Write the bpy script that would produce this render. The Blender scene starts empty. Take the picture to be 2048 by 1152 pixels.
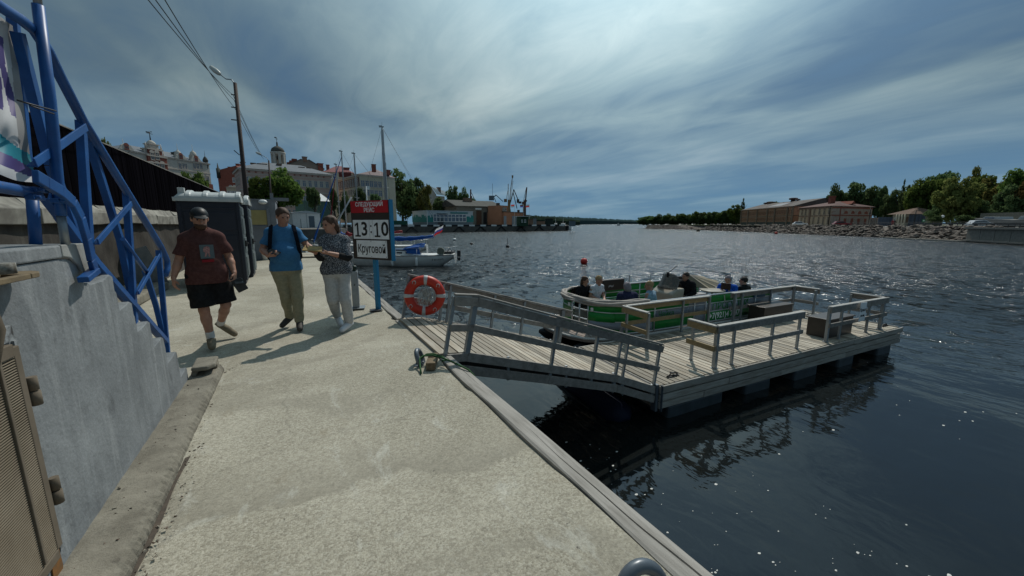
import bpy, bmesh, math, random
import numpy as np
from mathutils import Vector, Matrix, Euler

S = bpy.context.scene
COL = S.collection
R = math.radians
PI = math.pi
random.seed(7)

# ------------------------------------------------------------------ camera
# World axes: Y runs along the quay edge, X points out over the water, z = 0 is the quay paving.
CAM_H, FPX, YAW = 1.57, 765.0, R(29.5)
PITCH = math.atan(129 / FPX)
cam = bpy.data.cameras.new('camera')
cam.sensor_width = 36.0
cam.lens = 36.0 * FPX / 2048.0
cam.clip_start, cam.clip_end = 0.05, 20000
camo = bpy.data.objects.new('camera', cam)
COL.objects.link(camo)
camo.location = (0, 0, CAM_H)
camo.rotation_euler = (PI / 2 - PITCH, 0, -YAW)
S.camera = camo
_F = np.array([math.sin(YAW) * math.cos(PITCH), math.cos(YAW) * math.cos(PITCH), -math.sin(PITCH)])
_R = np.array([math.cos(YAW), -math.sin(YAW), 0.0])
_U = np.cross(_R, _F)


def P(px, py, d):
    """World point at depth d metres seen at photo pixel (px, py)."""
    v = (_F + _R * (px - 1024) / FPX - _U * (py - 576) / FPX) * d
    return Vector((v[0], v[1], v[2] + CAM_H))


def G(px, py, z=0.0):
    """World point on the level z seen at photo pixel (px, py)."""
    v = _F + _R * (px - 1024) / FPX - _U * (py - 576) / FPX
    t = (z - CAM_H) / v[2]
    return Vector((v[0] * t, v[1] * t, z))


# ------------------------------------------------------------------ sky and sun
SUN_AZ, SUN_EL = R(47.0), R(51.0)          # azimuth from +Y towards +X
SUN_DIR = Vector((math.sin(SUN_AZ) * math.cos(SUN_EL), math.cos(SUN_AZ) * math.cos(SUN_EL), math.sin(SUN_EL)))
W = bpy.data.worlds.new('World')
S.world = W
W.use_nodes = True
nt = W.node_tree
nt.nodes.clear()
N, Lk = nt.nodes.new, nt.links.new


def nmath(tree, op, a, b=None, c=None, clamp=False):
    n = tree.nodes.new('ShaderNodeMath')
    n.operation = op
    n.use_clamp = clamp
    for i, x in enumerate((a, b, c)):
        if x is None:
            continue
        if isinstance(x, (int, float)):
            n.inputs[i].default_value = x
        else:
            tree.links.new(x, n.inputs[i])
    return n.outputs[0]


def nmix(tree, fac, a, b, mode='MIX'):
    n = tree.nodes.new('ShaderNodeMix')
    n.data_type = 'RGBA'
    n.blend_type = mode
    for sock, x in ((n.inputs[0], fac), (n.inputs[6], a), (n.inputs[7], b)):
        if isinstance(x, (int, float)):
            sock.default_value = x
        elif isinstance(x, (tuple, list)):
            sock.default_value = (*x[:3], 1)
        else:
            tree.links.new(x, sock)
    return n.outputs[2]


def nramp(tree, fac, stops):
    n = tree.nodes.new('ShaderNodeValToRGB')
    e = n.color_ramp.elements
    while len(e) < len(stops):
        e.new(0.5)
    for i, (p, c) in enumerate(stops):
        e[i].position = p
        e[i].color = (*c, 1) if isinstance(c, (tuple, list)) else (c, c, c, 1)
    tree.links.new(fac, n.inputs[0])
    return n.outputs[0]


def nnoise(tree, vec, scale, detail=5, rough=0.55, dist=0.0):
    n = tree.nodes.new('ShaderNodeTexNoise')
    n.inputs['Scale'].default_value = scale
    n.inputs['Detail'].default_value = detail
    n.inputs['Roughness'].default_value = rough
    n.inputs['Distortion'].default_value = dist
    if vec is not None:
        tree.links.new(vec, n.inputs['Vector'])
    return n.outputs[0]


def nmap(tree, vec, scale=(1, 1, 1), rot=(0, 0, 0), loc=(0, 0, 0)):
    n = tree.nodes.new('ShaderNodeMapping')
    n.inputs['Scale'].default_value = scale
    n.inputs['Rotation'].default_value = rot
    n.inputs['Location'].default_value = loc
    tree.links.new(vec, n.inputs['Vector'])
    return n.outputs[0]


out = N('ShaderNodeOutputWorld')
bg = N('ShaderNodeBackground')
bg.inputs[1].default_value = 0.1
Lk(bg.outputs[0], out.inputs[0])
sky = N('ShaderNodeTexSky')
sky.sky_type = 'NISHITA'
sky.sun_disc = False
sky.sun_elevation = SUN_EL
sky.sun_rotation = SUN_AZ
sky.dust_density = 0.6
sky.air_density = 1.2
tcw = N('ShaderNodeTexCoord')
sep = N('ShaderNodeSeparateXYZ')
Lk(tcw.outputs['Generated'], sep.inputs[0])
zc = nmath(nt, 'MAXIMUM', sep.outputs[2], 0.0)
den = nmath(nt, 'ADD', zc, 0.10)
cx = nmath(nt, 'DIVIDE', sep.outputs[0], den)
cy = nmath(nt, 'DIVIDE', sep.outputs[1], den)
cmb = N('ShaderNodeCombineXYZ')
Lk(cx, cmb.inputs[0]); Lk(cy, cmb.inputs[1])
# streaks run towards azimuth ~40 degrees
st1 = nmap(nt, cmb.outputs[0], (0.85, 0.5, 1), (0, 0, R(42)), (5.1, 2.9, 0))
n1 = nnoise(nt, st1, 0.9, 3.5, 0.46, 0.8)
st2 = nmap(nt, cmb.outputs[0], (1.0, 0.8, 1), (0, 0, R(42)), (9.4, 4.2, 2.0))
n2 = nnoise(nt, st2, 0.55, 3, 0.5, 0.4)
st3 = nmap(nt, cmb.outputs[0], (3.0, 1.3, 1), (0, 0, R(50)), (1.4, 7.2, 5.0))
n3 = nnoise(nt, st3, 1.0, 6, 0.6, 1.2)
dens = nmath(nt, 'ADD', nmath(nt, 'MULTIPLY', n1, 0.52), nmath(nt, 'ADD', nmath(nt, 'MULTIPLY', n2, 0.33), nmath(nt, 'MULTIPLY', n3, 0.15)))
dotn = N('ShaderNodeVectorMath'); dotn.operation = 'DOT_PRODUCT'
Lk(tcw.outputs['Generated'], dotn.inputs[0]); dotn.inputs[1].default_value = SUN_DIR
glow = nmath(nt, 'POWER', nmath(nt, 'MAXIMUM', dotn.outputs['Value'], 0.0), 7.0)   # light scattered forward through the cloud
lum = nramp(nt, dens, [(0.38, (0.82, 1.38, 2.02)), (0.46, (1.32, 2.08, 2.68)), (0.535, (2.1, 2.95, 3.3)), (0.62, (3.2, 4.0, 4.15))])
gl = nmath(nt, 'ADD', nmath(nt, 'MULTIPLY', glow, 2.8), 0.67)
cloudc = nmix(nt, 1.0, lum, gl, 'MULTIPLY')
hz = nramp(nt, zc, [(0.0, 0.85), (0.09, 0.6), (0.26, 0.0)])
cov = nmath(nt, 'MULTIPLY', nmath(nt, 'SUBTRACT', 1.0, nmath(nt, 'MULTIPLY', hz, 0.8)), nramp(nt, dens, [(0.34, 0.72), (0.46, 1.0)]))
skyc = nmix(nt, 0.8, nmix(nt, 1.0, sky.outputs[0], (0.22, 0.36, 0.55), 'MULTIPLY'), (1.05, 2.35, 3.9))
Lk(nmix(nt, cov, skyc, cloudc), bg.inputs[0])

sun = bpy.data.lights.new('sun', 'SUN')
sun.energy = 2.25
sun.angle = R(0.53)
sun.color = (1.0, 0.95, 0.86)
suno = bpy.data.objects.new('sun', sun)
COL.objects.link(suno)
suno.rotation_euler = SUN_DIR.to_track_quat('Z', 'Y').to_euler()

S.view_settings.view_transform = 'Standard'
S.view_settings.look = 'None'
S.view_settings.exposure = 0.22
S.view_settings.gamma = 1.0
S.view_settings.use_curve_mapping = False
S.render.engine = 'CYCLES'
S.cycles.max_bounces = 6
S.cycles.use_denoising = True

# ------------------------------------------------------------------ helpers


class MB:
    """Collects geometry and links it as ONE mesh object."""

    def __init__(s):
        s.v, s.f, s.mi, s.sm = [], [], [], []
        s.M = None

    def add(s, vs, fs, mi=0, smooth=False):
        b = len(s.v)
        for p in vs:
            p = Vector(p)
            if s.M is not None:
                p = s.M @ p
            s.v.append(tuple(p))
        for f in fs:
            s.f.append([b + i for i in f]); s.mi.append(mi); s.sm.append(smooth)
        return s

    def box(s, c, d, rot=None, mi=0):
        x, y, z = d[0] / 2, d[1] / 2, d[2] / 2
        vs = [Vector(p) for p in ((-x, -y, -z), (x, -y, -z), (x, y, -z), (-x, y, -z), (-x, -y, z), (x, -y, z), (x, y, z), (-x, y, z))]
        if rot is not None:
            vs = [rot @ p for p in vs]
        return s.add([p + Vector(c) for p in vs], [(0, 3, 2, 1), (4, 5, 6, 7), (0, 1, 5, 4), (1, 2, 6, 5), (2, 3, 7, 6), (3, 0, 4, 7)], mi)

    def bar(s, a, b, w, h, up=(0, 0, 1), mi=0):
        a, b, up = Vector(a), Vector(b), Vector(up)
        d = (b - a).normalized()
        x = d.cross(up)
        if x.length < 1e-5:
            x = d.cross(Vector((0, 1, 0)))
        x.normalize()
        u = x.cross(d)
        vs = []
        for p in (a, b):
            vs += [p - x * w / 2 - u * h / 2, p + x * w / 2 - u * h / 2, p + x * w / 2 + u * h / 2, p - x * w / 2 + u * h / 2]
        return s.add(vs, [(0, 1, 2, 3), (7, 6, 5, 4), (0, 4, 5, 1), (1, 5, 6, 2), (2, 6, 7, 3), (3, 7, 4, 0)], mi)

    def tube(s, pts, r, n=8, closed=False, mi=0, smooth=True):
        pts = [Vector(p) for p in pts]
        m = len(pts)
        rs = list(r) if isinstance(r, (list, tuple)) else [r] * m
        vs, fs = [], []
        prev = None
        for i, p in enumerate(pts):
            if closed:
                t = pts[(i + 1) % m] - pts[i - 1]
            else:
                t = pts[min(i + 1, m - 1)] - pts[max(i - 1, 0)]
            t.normalize()
            if prev is None:
                x = t.cross(Vector((0, 0, 1)))
                if x.length < 1e-3:
                    x = t.cross(Vector((1, 0, 0)))
            else:
                x = prev - t * prev.dot(t)
                if x.length < 1e-6:
                    x = t.cross(Vector((0, 0, 1)))
            x.normalize(); prev = x
            y = t.cross(x)
            for k in range(n):
                a = 2 * PI * k / n
                vs.append(p + (x * math.cos(a) + y * math.sin(a)) * rs[i])
        for i in range(m if closed else m - 1):
            j = (i + 1) % m
            for k in range(n):
                l = (k + 1) % n
                fs.append((i * n + k, i * n + l, j * n + l, j * n + k))
        s.add(vs, fs, mi, smooth)
        if not closed:
            b = len(s.v) - len(vs)
            s.f.append([b + k for k in reversed(range(n))]); s.mi.append(mi); s.sm.append(False)
            s.f.append([b + (m - 1) * n + k for k in range(n)]); s.mi.append(mi); s.sm.append(False)
        return s

    def lathe(s, prof, n=16, c=(0, 0, 0), mi=0, rot=None, smooth=True):
        vs, fs = [], []
        for r, z in prof:
            for k in range(n):
                a = 2 * PI * k / n
                p = Vector((r * math.cos(a), r * math.sin(a), z))
                if rot is not None:
                    p = rot @ p
                vs.append(p + Vector(c))
        for i in range(len(prof) - 1):
            for k in range(n):
                l = (k + 1) % n
                fs.append((i * n + k, i * n + l, (i + 1) * n + l, (i + 1) * n + k))
        s.add(vs, fs, mi, smooth)
        b = len(s.v) - len(vs)
        for i, o in ((0, True), (len(prof) - 1, False)):
            if prof[i][0] > 1e-4:
                q = [b + i * n + k for k in range(n)]
                s.f.append(q[::-1] if o else q); s.mi.append(mi); s.sm.append(False)
        return s

    def prism(s, poly, a, b, axis='z', mi=0):
        """Polygon extruded from a to b along axis (poly in the other two axes, in order xy / xz / yz)."""
        def mk(p, t):
            return {'z': (p[0], p[1], t), 'y': (p[0], t, p[1]), 'x': (t, p[0], p[1])}[axis]
        n = len(poly)
        vs = [mk(p, a) for p in poly] + [mk(p, b) for p in poly]
        fs = [tuple(range(n))[::-1], tuple(range(n, 2 * n))] + [(i, (i + 1) % n, n + (i + 1) % n, n + i) for i in range(n)]
        return s.add(vs, fs, mi)

    def ball(s, c, r, n=10, m=6, mi=0):
        if isinstance(r, (int, float)):
            r = (r, r, r)
        vs, fs = [], []
        for i in range(m + 1):
            t = PI * i / m
            for k in range(n):
                a = 2 * PI * k / n
                vs.append((c[0] + r[0] * math.sin(t) * math.cos(a), c[1] + r[1] * math.sin(t) * math.sin(a), c[2] - r[2] * math.cos(t)))
        for i in range(m):
            for k in range(n):
                l = (k + 1) % n
                fs.append((i * n + k, i * n + l, (i + 1) * n + l, (i + 1) * n + k))
        return s.add(vs, fs, mi, True)

    def grid(s, fn, nu, nv, mi=0, smooth=True):
        vs = [fn(i / nu, j / nv) for i in range(nu + 1) for j in range(nv + 1)]
        w = nv + 1
        return s.add(vs, [(i * w + j, (i + 1) * w + j, (i + 1) * w + j + 1, i * w + j + 1) for i in range(nu) for j in range(nv)], mi, smooth)

    def mesh(s, name, mats):
        me = bpy.data.meshes.new(name)
        me.from_pydata(s.v, [], s.f)
        for m in (mats if isinstance(mats, (list, tuple)) else [mats]):
            me.materials.append(m)
        me.polygons.foreach_set('material_index', s.mi)
        me.polygons.foreach_set('use_smooth', s.sm)
        bm = bmesh.new(); bm.from_mesh(me)
        bmesh.ops.recalc_face_normals(bm, faces=bm.faces)
        bm.to_mesh(me); bm.free()
        me.update()
        return me

    def obj(s, name, mats, parent=None, bev=0, thick=0):
        return link(name, s.mesh(name, mats), parent, bev, thick)


def link(name, me, parent=None, bev=0, thick=0):
    o = bpy.data.objects.new(name, me)
    COL.objects.link(o)
    if parent is not None:
        o.parent = parent
    if thick:
        m = o.modifiers.new('solid', 'SOLIDIFY'); m.thickness = thick; m.offset = 0
    if bev:
        m = o.modifiers.new('bevel', 'BEVEL'); m.width = bev; m.segments = 2; m.limit_method = 'ANGLE'; m.angle_limit = R(40)
    return o


def tag(o, label=None, cat=None, group=None, kind=None):
    if label: o['label'] = label
    if cat: o['category'] = cat
    if group: o['group'] = group
    if kind: o['kind'] = kind
    return o


def thing(name, label, cat, loc=(0, 0, 0), rz=0.0, group=None, M=None):
    o = bpy.data.objects.new(name, None)
    COL.objects.link(o)
    o.empty_display_size = 0.2
    if M is not None:
        o.matrix_world = M
    else:
        o.location = loc; o.rotation_euler = (0, 0, rz)
    return tag(o, label, cat, group)


def copy_tree(o, parent=None):
    c = o.copy(); COL.objects.link(c)
    if parent is not None:
        c.parent = parent
    for ch in list(o.children):
        copy_tree(ch, c)
    return c


def text(name, body, size, m, parent, M, ext=0.002, bold=0.0, sx=1.0, align='CENTER', spacing=1.0, line=1.0):
    cu = bpy.data.curves.new(name, 'FONT')
    cu.body = body; cu.size = size; cu.align_x = align; cu.align_y = 'CENTER'
    cu.extrude = ext; cu.offset = bold; cu.space_character = spacing; cu.space_line = line
    cu.resolution_u = 3
    o = bpy.data.objects.new(name, cu)
    COL.objects.link(o)
    dg = bpy.context.evaluated_depsgraph_get()
    me = bpy.data.meshes.new_from_object(o.evaluated_get(dg))
    bpy.data.objects.remove(o)
    bpy.data.curves.remove(cu)
    me.transform(M @ Matrix.Diagonal((sx, 1, 1, 1)))
    me.materials.clear(); me.materials.append(m)
    return link(name, me, parent)


def frame(o, x, y):
    """Matrix with origin o, local X along x and local Y along y (text plane)."""
    x = Vector(x).normalized(); y = Vector(y).normalized(); z = x.cross(y).normalized()
    y = z.cross(x)
    return Matrix(((x[0], y[0], z[0], o[0]), (x[1], y[1], z[1], o[1]), (x[2], y[2], z[2], o[2]), (0, 0, 0, 1)))


# ------------------------------------------------------------------ materials
def mat(name, col, rough=0.7, metal=0.0, col2=None, scale=4.0, stretch=(1, 1, 1), contrast=(0.35, 0.65), bump=0.0, bscale=None, rand=0.0,
        detail=5, spec=0.4, trans=0.0, alpha=1.0, col3=None, scale3=1.0, c3=(0.55, 0.7), wave=None):
    m = bpy.data.materials.new(name)
    m.use_nodes = True
    t = m.node_tree
    b = t.nodes['Principled BSDF']
    b.inputs['Roughness'].default_value = rough
    b.inputs['Metallic'].default_value = metal
    b.inputs['Specular IOR Level'].default_value = spec
    b.inputs['Alpha'].default_value = alpha
    b.inputs['Transmission Weight'].default_value = trans
    tc = t.nodes.new('ShaderNodeTexCoord')
    oi = t.nodes.new('ShaderNodeObjectInfo')
    va = t.nodes.new('ShaderNodeVectorMath'); va.operation = 'ADD'
    sc = t.nodes.new('ShaderNodeVectorMath'); sc.operation = 'SCALE'
    t.links.new(tc.outputs['Object'], va.inputs[0])
    cmb_ = t.nodes.new('ShaderNodeCombineXYZ')
    for i in range(3):
        t.links.new(oi.outputs['Random'], cmb_.inputs[i])
    t.links.new(cmb_.outputs[0], sc.inputs[0]); sc.inputs['Scale'].default_value = 37.0 if rand else 0.0
    t.links.new(sc.outputs[0], va.inputs[1])
    v = nmap(t, va.outputs[0], stretch)
    c = None
    f1 = nnoise(t, v, scale, detail, 0.6)
    if col2 is not None:
        fac = nramp(t, f1, [(contrast[0], 0.0), (contrast[1], 1.0)])
        c = nmix(t, fac, col, col2)
    else:
        c = nmix(t, nramp(t, f1, [(0.3, 0.0), (0.7, 1.0)]), tuple(x * 0.86 for x in col), tuple(min(1, x * 1.1) for x in col))
    if col3 is not None:
        f3 = nramp(t, nnoise(t, v, scale3, 6, 0.65), [(c3[0], 0.0), (c3[1], 1.0)])
        c = nmix(t, f3, c, col3)
    if rand:
        h = t.nodes.new('ShaderNodeHueSaturation')
        val = nmath(t, 'ADD', nmath(t, 'MULTIPLY', oi.outputs['Random'], 2 * rand), 1.0 - rand)
        t.links.new(val, h.inputs['Value'])
        t.links.new(c, h.inputs['Color'])
        c = h.outputs[0]
    t.links.new(c, b.inputs['Base Color'])
    if bump:
        bn = t.nodes.new('ShaderNodeBump')
        bn.inputs['Strength'].default_value = min(1.0, bump * 10)
        bn.inputs['Distance'].default_value = bump * 0.1
        t.links.new(nnoise(t, v, bscale or scale * 6, 6, 0.65), bn.inputs['Height'])
        t.links.new(bn.outputs[0], b.inputs['Normal'])
    return m


M_ = {}
M_['galv'] = mat('galvanised_steel', (0.32, 0.35, 0.37), 0.45, 0.6, (0.24, 0.27, 0.29), 9, rand=0.1)
M_['rail_wood'] = mat('weathered_rail_wood', (0.19, 0.178, 0.162), 0.85, 0, (0.29, 0.273, 0.25), 14, (1, 1, 1), bump=0.03, rand=0.15, col3=(0.07, 0.06, 0.055), scale3=3, c3=(0.58, 0.75))
M_['rail_cap'] = mat('pale_rail_cap', (0.42, 0.42, 0.40), 0.75, 0, (0.30, 0.29, 0.27), 14, bump=0.03, rand=0.1)  # cap boards, paler than the rail boards below them
M_['rail_new'] = mat('yellow_rail_wood', (0.30, 0.23, 0.12), 0.8, 0, (0.22, 0.165, 0.09), 12, bump=0.03, rand=0.1)
M_['deck'] = mat('deck_plank_wood', (0.42, 0.385, 0.32), 0.8, 0, (0.31, 0.26, 0.195), 3.0, (6, 0.9, 6), bump=0.03, bscale=30, rand=0.38, col3=(0.16, 0.13, 0.10), scale3=1.3, c3=(0.62, 0.8))
M_['fascia'] = mat('fascia_board_wood', (0.34, 0.33, 0.30), 0.8, 0, (0.22, 0.20, 0.17), 3.0, (0.9, 6, 8), bump=0.03, bscale=25, rand=0.15, col3=(0.12, 0.10, 0.09), scale3=1.5, c3=(0.62, 0.78))
M_['edge_wood'] = mat('quay_edge_timber', (0.34, 0.32, 0.29), 0.9, 0, (0.22, 0.205, 0.182), 3.0, (9, 0.8, 6), bump=0.05, bscale=16, rand=0.12, col3=(0.11, 0.10, 0.09), scale3=2, c3=(0.6, 0.78))
M_['float'] = mat('float_plastic', (0.05, 0.065, 0.08), 0.5, 0, (0.03, 0.04, 0.045), 5)
M_['float_blue'] = mat('blue_float', (0.006, 0.010, 0.03), 0.6, spec=0.2)
M_['black_box'] = mat('dark_film_plywood', (0.042, 0.034, 0.028), 0.42, 0, (0.03, 0.024, 0.02), 6, spec=0.5)
M_['blue_paint'] = mat('blue_gloss_paint', (0.014, 0.10, 0.32), 0.42, 0, (0.010, 0.062, 0.21), 5, col3=(0.10, 0.075, 0.06), scale3=11, c3=(0.70, 0.76), bump=0.012, bscale=30)
M_['sign_blue'] = mat('sign_post_blue', (0.02, 0.21, 0.40), 0.5)
M_['rust'] = mat('rusty_steel', (0.165, 0.135, 0.10), 0.85, 0.1, (0.125, 0.10, 0.072), 6, col3=(0.17, 0.085, 0.03), scale3=5, c3=(0.64, 0.76), bump=0.03)
M_['grille'] = mat('grille_steel', (0.22, 0.185, 0.135), 0.8, 0.0, (0.165, 0.135, 0.095), 5, col3=(0.25, 0.12, 0.04), scale3=2.6, c3=(0.60, 0.74))
M_['white'] = mat('white_paint', (0.80, 0.80, 0.78), 0.5)
M_['white_card'] = mat('white_card', (0.84, 0.86, 0.88), 0.6)
M_['black'] = mat('black_paint', (0.012, 0.012, 0.013), 0.5)
M_['dark'] = mat('dark_grey', (0.035, 0.035, 0.038), 0.6)
M_['red'] = mat('red_sign', (0.48, 0.012, 0.022), 0.5)
M_['red_ring'] = mat('lifebuoy_red', (0.52, 0.028, 0.012), 0.45, 0, (0.45, 0.035, 0.015), 5)
M_['tape'] = mat('reflective_tape', (0.5, 0.5, 0.5), 0.4)
M_['rope_white'] = mat('white_rope', (0.55, 0.55, 0.53), 0.8, 0, (0.38, 0.38, 0.36), 40)
M_['rope_green'] = mat('green_rope', (0.02, 0.075, 0.02), 0.8, 0, (0.03, 0.11, 0.03), 40)
M_['ring_grey'] = mat('grey_painted_steel', (0.11, 0.135, 0.16), 0.35, 0.1, (0.085, 0.10, 0.12), 8, spec=0.6)
M_['sign_brown'] = mat('dark_board', (0.045, 0.033, 0.028), 0.7, 0, (0.035, 0.026, 0.023), 5)
M_['glass'] = mat('window_glass', (0.03, 0.04, 0.05), 0.08, 0, spec=0.9)
M_['glass_pale'] = mat('window_glass_pale', (0.12, 0.16, 0.22), 0.15, 0, spec=0.8)
M_['skin'] = mat('skin', (0.44, 0.24, 0.17), 0.55, 0, (0.38, 0.19, 0.13), 14)
M_['hair_dark'] = mat('dark_hair', (0.018, 0.013, 0.011), 0.7, bump=0.03, bscale=90)
M_['hair_brown'] = mat('brown_hair', (0.07, 0.035, 0.02), 0.7, bump=0.03, bscale=90)
M_['hair_blond'] = mat('fair_hair', (0.32, 0.22, 0.11), 0.7, bump=0.03, bscale=90)
M_['tyre'] = mat('tyre_rubber', (0.018, 0.018, 0.018), 0.8)


def quay_material():
    m = bpy.data.materials.new('quay_concrete'); m.use_nodes = True
    t = m.node_tree; b = t.nodes['Principled BSDF']
    tc = t.nodes.new('ShaderNodeTexCoord'); v = tc.outputs['Object']
    base = nmix(t, nramp(t, nnoise(t, v, 0.55, 6, 0.6, 0.4), [(0.40, 0.0), (0.60, 1.0)]), (0.285, 0.256, 0.196), (0.42, 0.385, 0.307))
    # smooth trowelled patches without the exposed stones
    patch = nramp(t, nnoise(t, nmap(t, v, (0.6, 1.0, 1), (0, 0, -0.2), (3.3, 1.2, 0)), 0.9, 6, 0.6, 1.2), [(0.53, 0.0), (0.62, 1.0)])
    # a trowelled repair band across the quay: crisp on its near side, feathered on the far side
    sx_ = t.nodes.new('ShaderNodeSeparateXYZ'); t.links.new(v, sx_.inputs[0])
    ln_ = nmath(t, 'SUBTRACT', nmath(t, 'ADD', sx_.outputs[1], nmath(t, 'MULTIPLY', sx_.outputs[0], 0.22)), 2.34)
    ln_ = nmath(t, 'ADD', ln_, nmath(t, 'MULTIPLY', nmath(t, 'SUBTRACT', nnoise(t, v, 1.6, 6, 0.6), 0.5), 0.75))
    band_ = nramp(t, nmath(t, 'ADD', nmath(t, 'MULTIPLY', ln_, 1.0), 0.2, clamp=True), [(0.17, 0.0), (0.22, 0.9), (0.42, 0.5), (0.75, 0.0)])
    patch = nmath(t, 'MAXIMUM', nmath(t, 'MULTIPLY', patch, 0.7), band_)
    base = nmix(t, nmath(t, 'MULTIPLY', patch, 0.85), base, (0.252, 0.232, 0.184))
    # pale cement streaks
    st = nramp(t, nnoise(t, nmap(t, v, (2.2, 0.9, 1), (0, 0, 0.6)), 1.3, 8, 0.7, 1.5), [(0.57, 0.0), (0.66, 1.0)])
    base = nmix(t, nmath(t, 'MULTIPLY', st, 0.55), base, (0.52, 0.51, 0.45))
    # exposed aggregate
    vo = t.nodes.new('ShaderNodeTexVoronoi'); vo.inputs['Scale'].default_value = 105.0
    t.links.new(v, vo.inputs['Vector'])
    hv = t.nodes.new('ShaderNodeSeparateColor'); t.links.new(vo.outputs['Color'], hv.inputs[0])
    stones = nramp(t, hv.outputs[0], [(0.0, (0.10, 0.09, 0.07)), (0.3, (0.27, 0.255, 0.20)), (0.6, (0.46, 0.44, 0.355)), (1.0, (0.66, 0.64, 0.54))])
    agg = nmath(t, 'MULTIPLY', nmath(t, 'SUBTRACT', 1.0, nmath(t, 'MULTIPLY', patch, 0.85)), 0.30)
    base = nmix(t, agg, base, stones)
    fine = nnoise(t, v, 38, 8, 0.75)
    base = nmix(t, 0.75, base, nramp(t, fine, [(0.28, 0.62), (0.5, 1.0), (0.72, 1.22)]), 'MULTIPLY')
    # brown grime spots
    g = nramp(t, nnoise(t, v, 2.6, 7, 0.7, 0.5), [(0.60, 0.0), (0.74, 1.0)])
    base = nmix(t, nmath(t, 'MULTIPLY', g, 0.65), base, (0.19, 0.145, 0.085))
    # dark specks
    sp = nramp(t, nnoise(t, v, 17, 3, 0.6), [(0.70, 0.0), (0.74, 1.0)])
    base = nmix(t, nmath(t, 'MULTIPLY', sp, 0.7), base, (0.05, 0.04, 0.035))
    # hairline cracks
    cr = t.nodes.new('ShaderNodeTexVoronoi'); cr.feature = 'DISTANCE_TO_EDGE'; cr.inputs['Scale'].default_value = 0.55
    dv = t.nodes.new('ShaderNodeVectorMath'); dv.operation = 'ADD'
    nz = t.nodes.new('ShaderNodeTexNoise'); nz.inputs['Scale'].default_value = 3.0; nz.inputs['Detail'].default_value = 6
    t.links.new(v, nz.inputs['Vector']); t.links.new(v, dv.inputs[0])
    sv = t.nodes.new('ShaderNodeVectorMath'); sv.operation = 'SCALE'; sv.inputs['Scale'].default_value = 0.5
    t.links.new(nz.outputs[1], sv.inputs[0]); t.links.new(sv.outputs[0], dv.inputs[1])
    t.links.new(dv.outputs[0], cr.inputs['Vector'])
    crk = nramp(t, cr.outputs['Distance'], [(0.0, 1.0), (0.006, 0.0)])
    base = nmix(t, nmath(t, 'MULTIPLY', crk, 0.28), base, (0.10, 0.09, 0.075))
    t.links.new(base, b.inputs['Base Color'])
    b.inputs['Roughness'].default_value = 0.85
    b.inputs['Specular IOR Level'].default_value = 0.3
    bn = t.nodes.new('ShaderNodeBump'); bn.inputs['Strength'].default_value = 0.6; bn.inputs['Distance'].default_value = 0.009
    hgt = nmath(t, 'ADD', nmath(t, 'MULTIPLY', nmath(t, 'MULTIPLY', vo.outputs['Distance'], agg), -1.2), nmath(t, 'ADD', fine, nmath(t, 'MULTIPLY', nnoise(t, v, 1.4, 5, 0.6), 2.5)))
    t.links.new(hgt, bn.inputs['Height']); t.links.new(bn.outputs[0], b.inputs['Normal'])
    return m


def plaster_material(name, c1, c2, c3):
    """Cement render: cloudy, with vertical runs and paler repairs."""
    m = bpy.data.materials.new(name); m.use_nodes = True
    t = m.node_tree; b = t.nodes['Principled BSDF']
    tc = t.nodes.new('ShaderNodeTexCoord'); v = tc.outputs['Object']
    base = nmix(t, nramp(t, nnoise(t, v, 2.2, 7, 0.62, 0.6), [(0.32, 0.0), (0.68, 1.0)]), c1, c2)
    run = nramp(t, nnoise(t, nmap(t, v, (7, 7, 0.7)), 1.6, 5, 0.6, 0.3), [(0.54, 0.0), (0.72, 1.0)])
    base = nmix(t, nmath(t, 'MULTIPLY', run, 0.6), base, c3)
    run2 = nramp(t, nnoise(t, nmap(t, v, (9, 9, 0.5), (0, 0, 0), (3, 1, 2)), 1.3, 5, 0.6, 0.3), [(0.55, 0.0), (0.75, 1.0)])
    base = nmix(t, nmath(t, 'MULTIPLY', run2, 0.5), base, tuple(x * 0.6 for x in c1))
    blot = nramp(t, nnoise(t, nmap(t, v, (1, 1, 0.6)), 7.0, 4, 0.6), [(0.60, 0.0), (0.72, 1.0)])
    base = nmix(t, nmath(t, 'MULTIPLY', blot, 0.6), base, tuple(x * 0.55 for x in c1))
    base = nmix(t, 0.6, base, nramp(t, nnoise(t, v, 60, 6, 0.7), [(0.3, 0.75), (0.7, 1.15)]), 'MULTIPLY')
    t.links.new(base, b.inputs['Base Color'])
    b.inputs['Roughness'].default_value = 0.85
    b.inputs['Specular IOR Level'].default_value = 0.25
    bn = t.nodes.new('ShaderNodeBump'); bn.inputs['Strength'].default_value = 0.7; bn.inputs['Distance'].default_value = 0.012
    hgt = nmath(t, 'ADD', nmath(t, 'MULTIPLY', nnoise(t, v, 3.5, 6, 0.6), 2.0), nmath(t, 'MULTIPLY', nnoise(t, v, 45, 5, 0.6), 0.35))
    t.links.new(hgt, bn.inputs['Height']); t.links.new(bn.outputs[0], b.inputs['Normal'])
    return m


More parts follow.
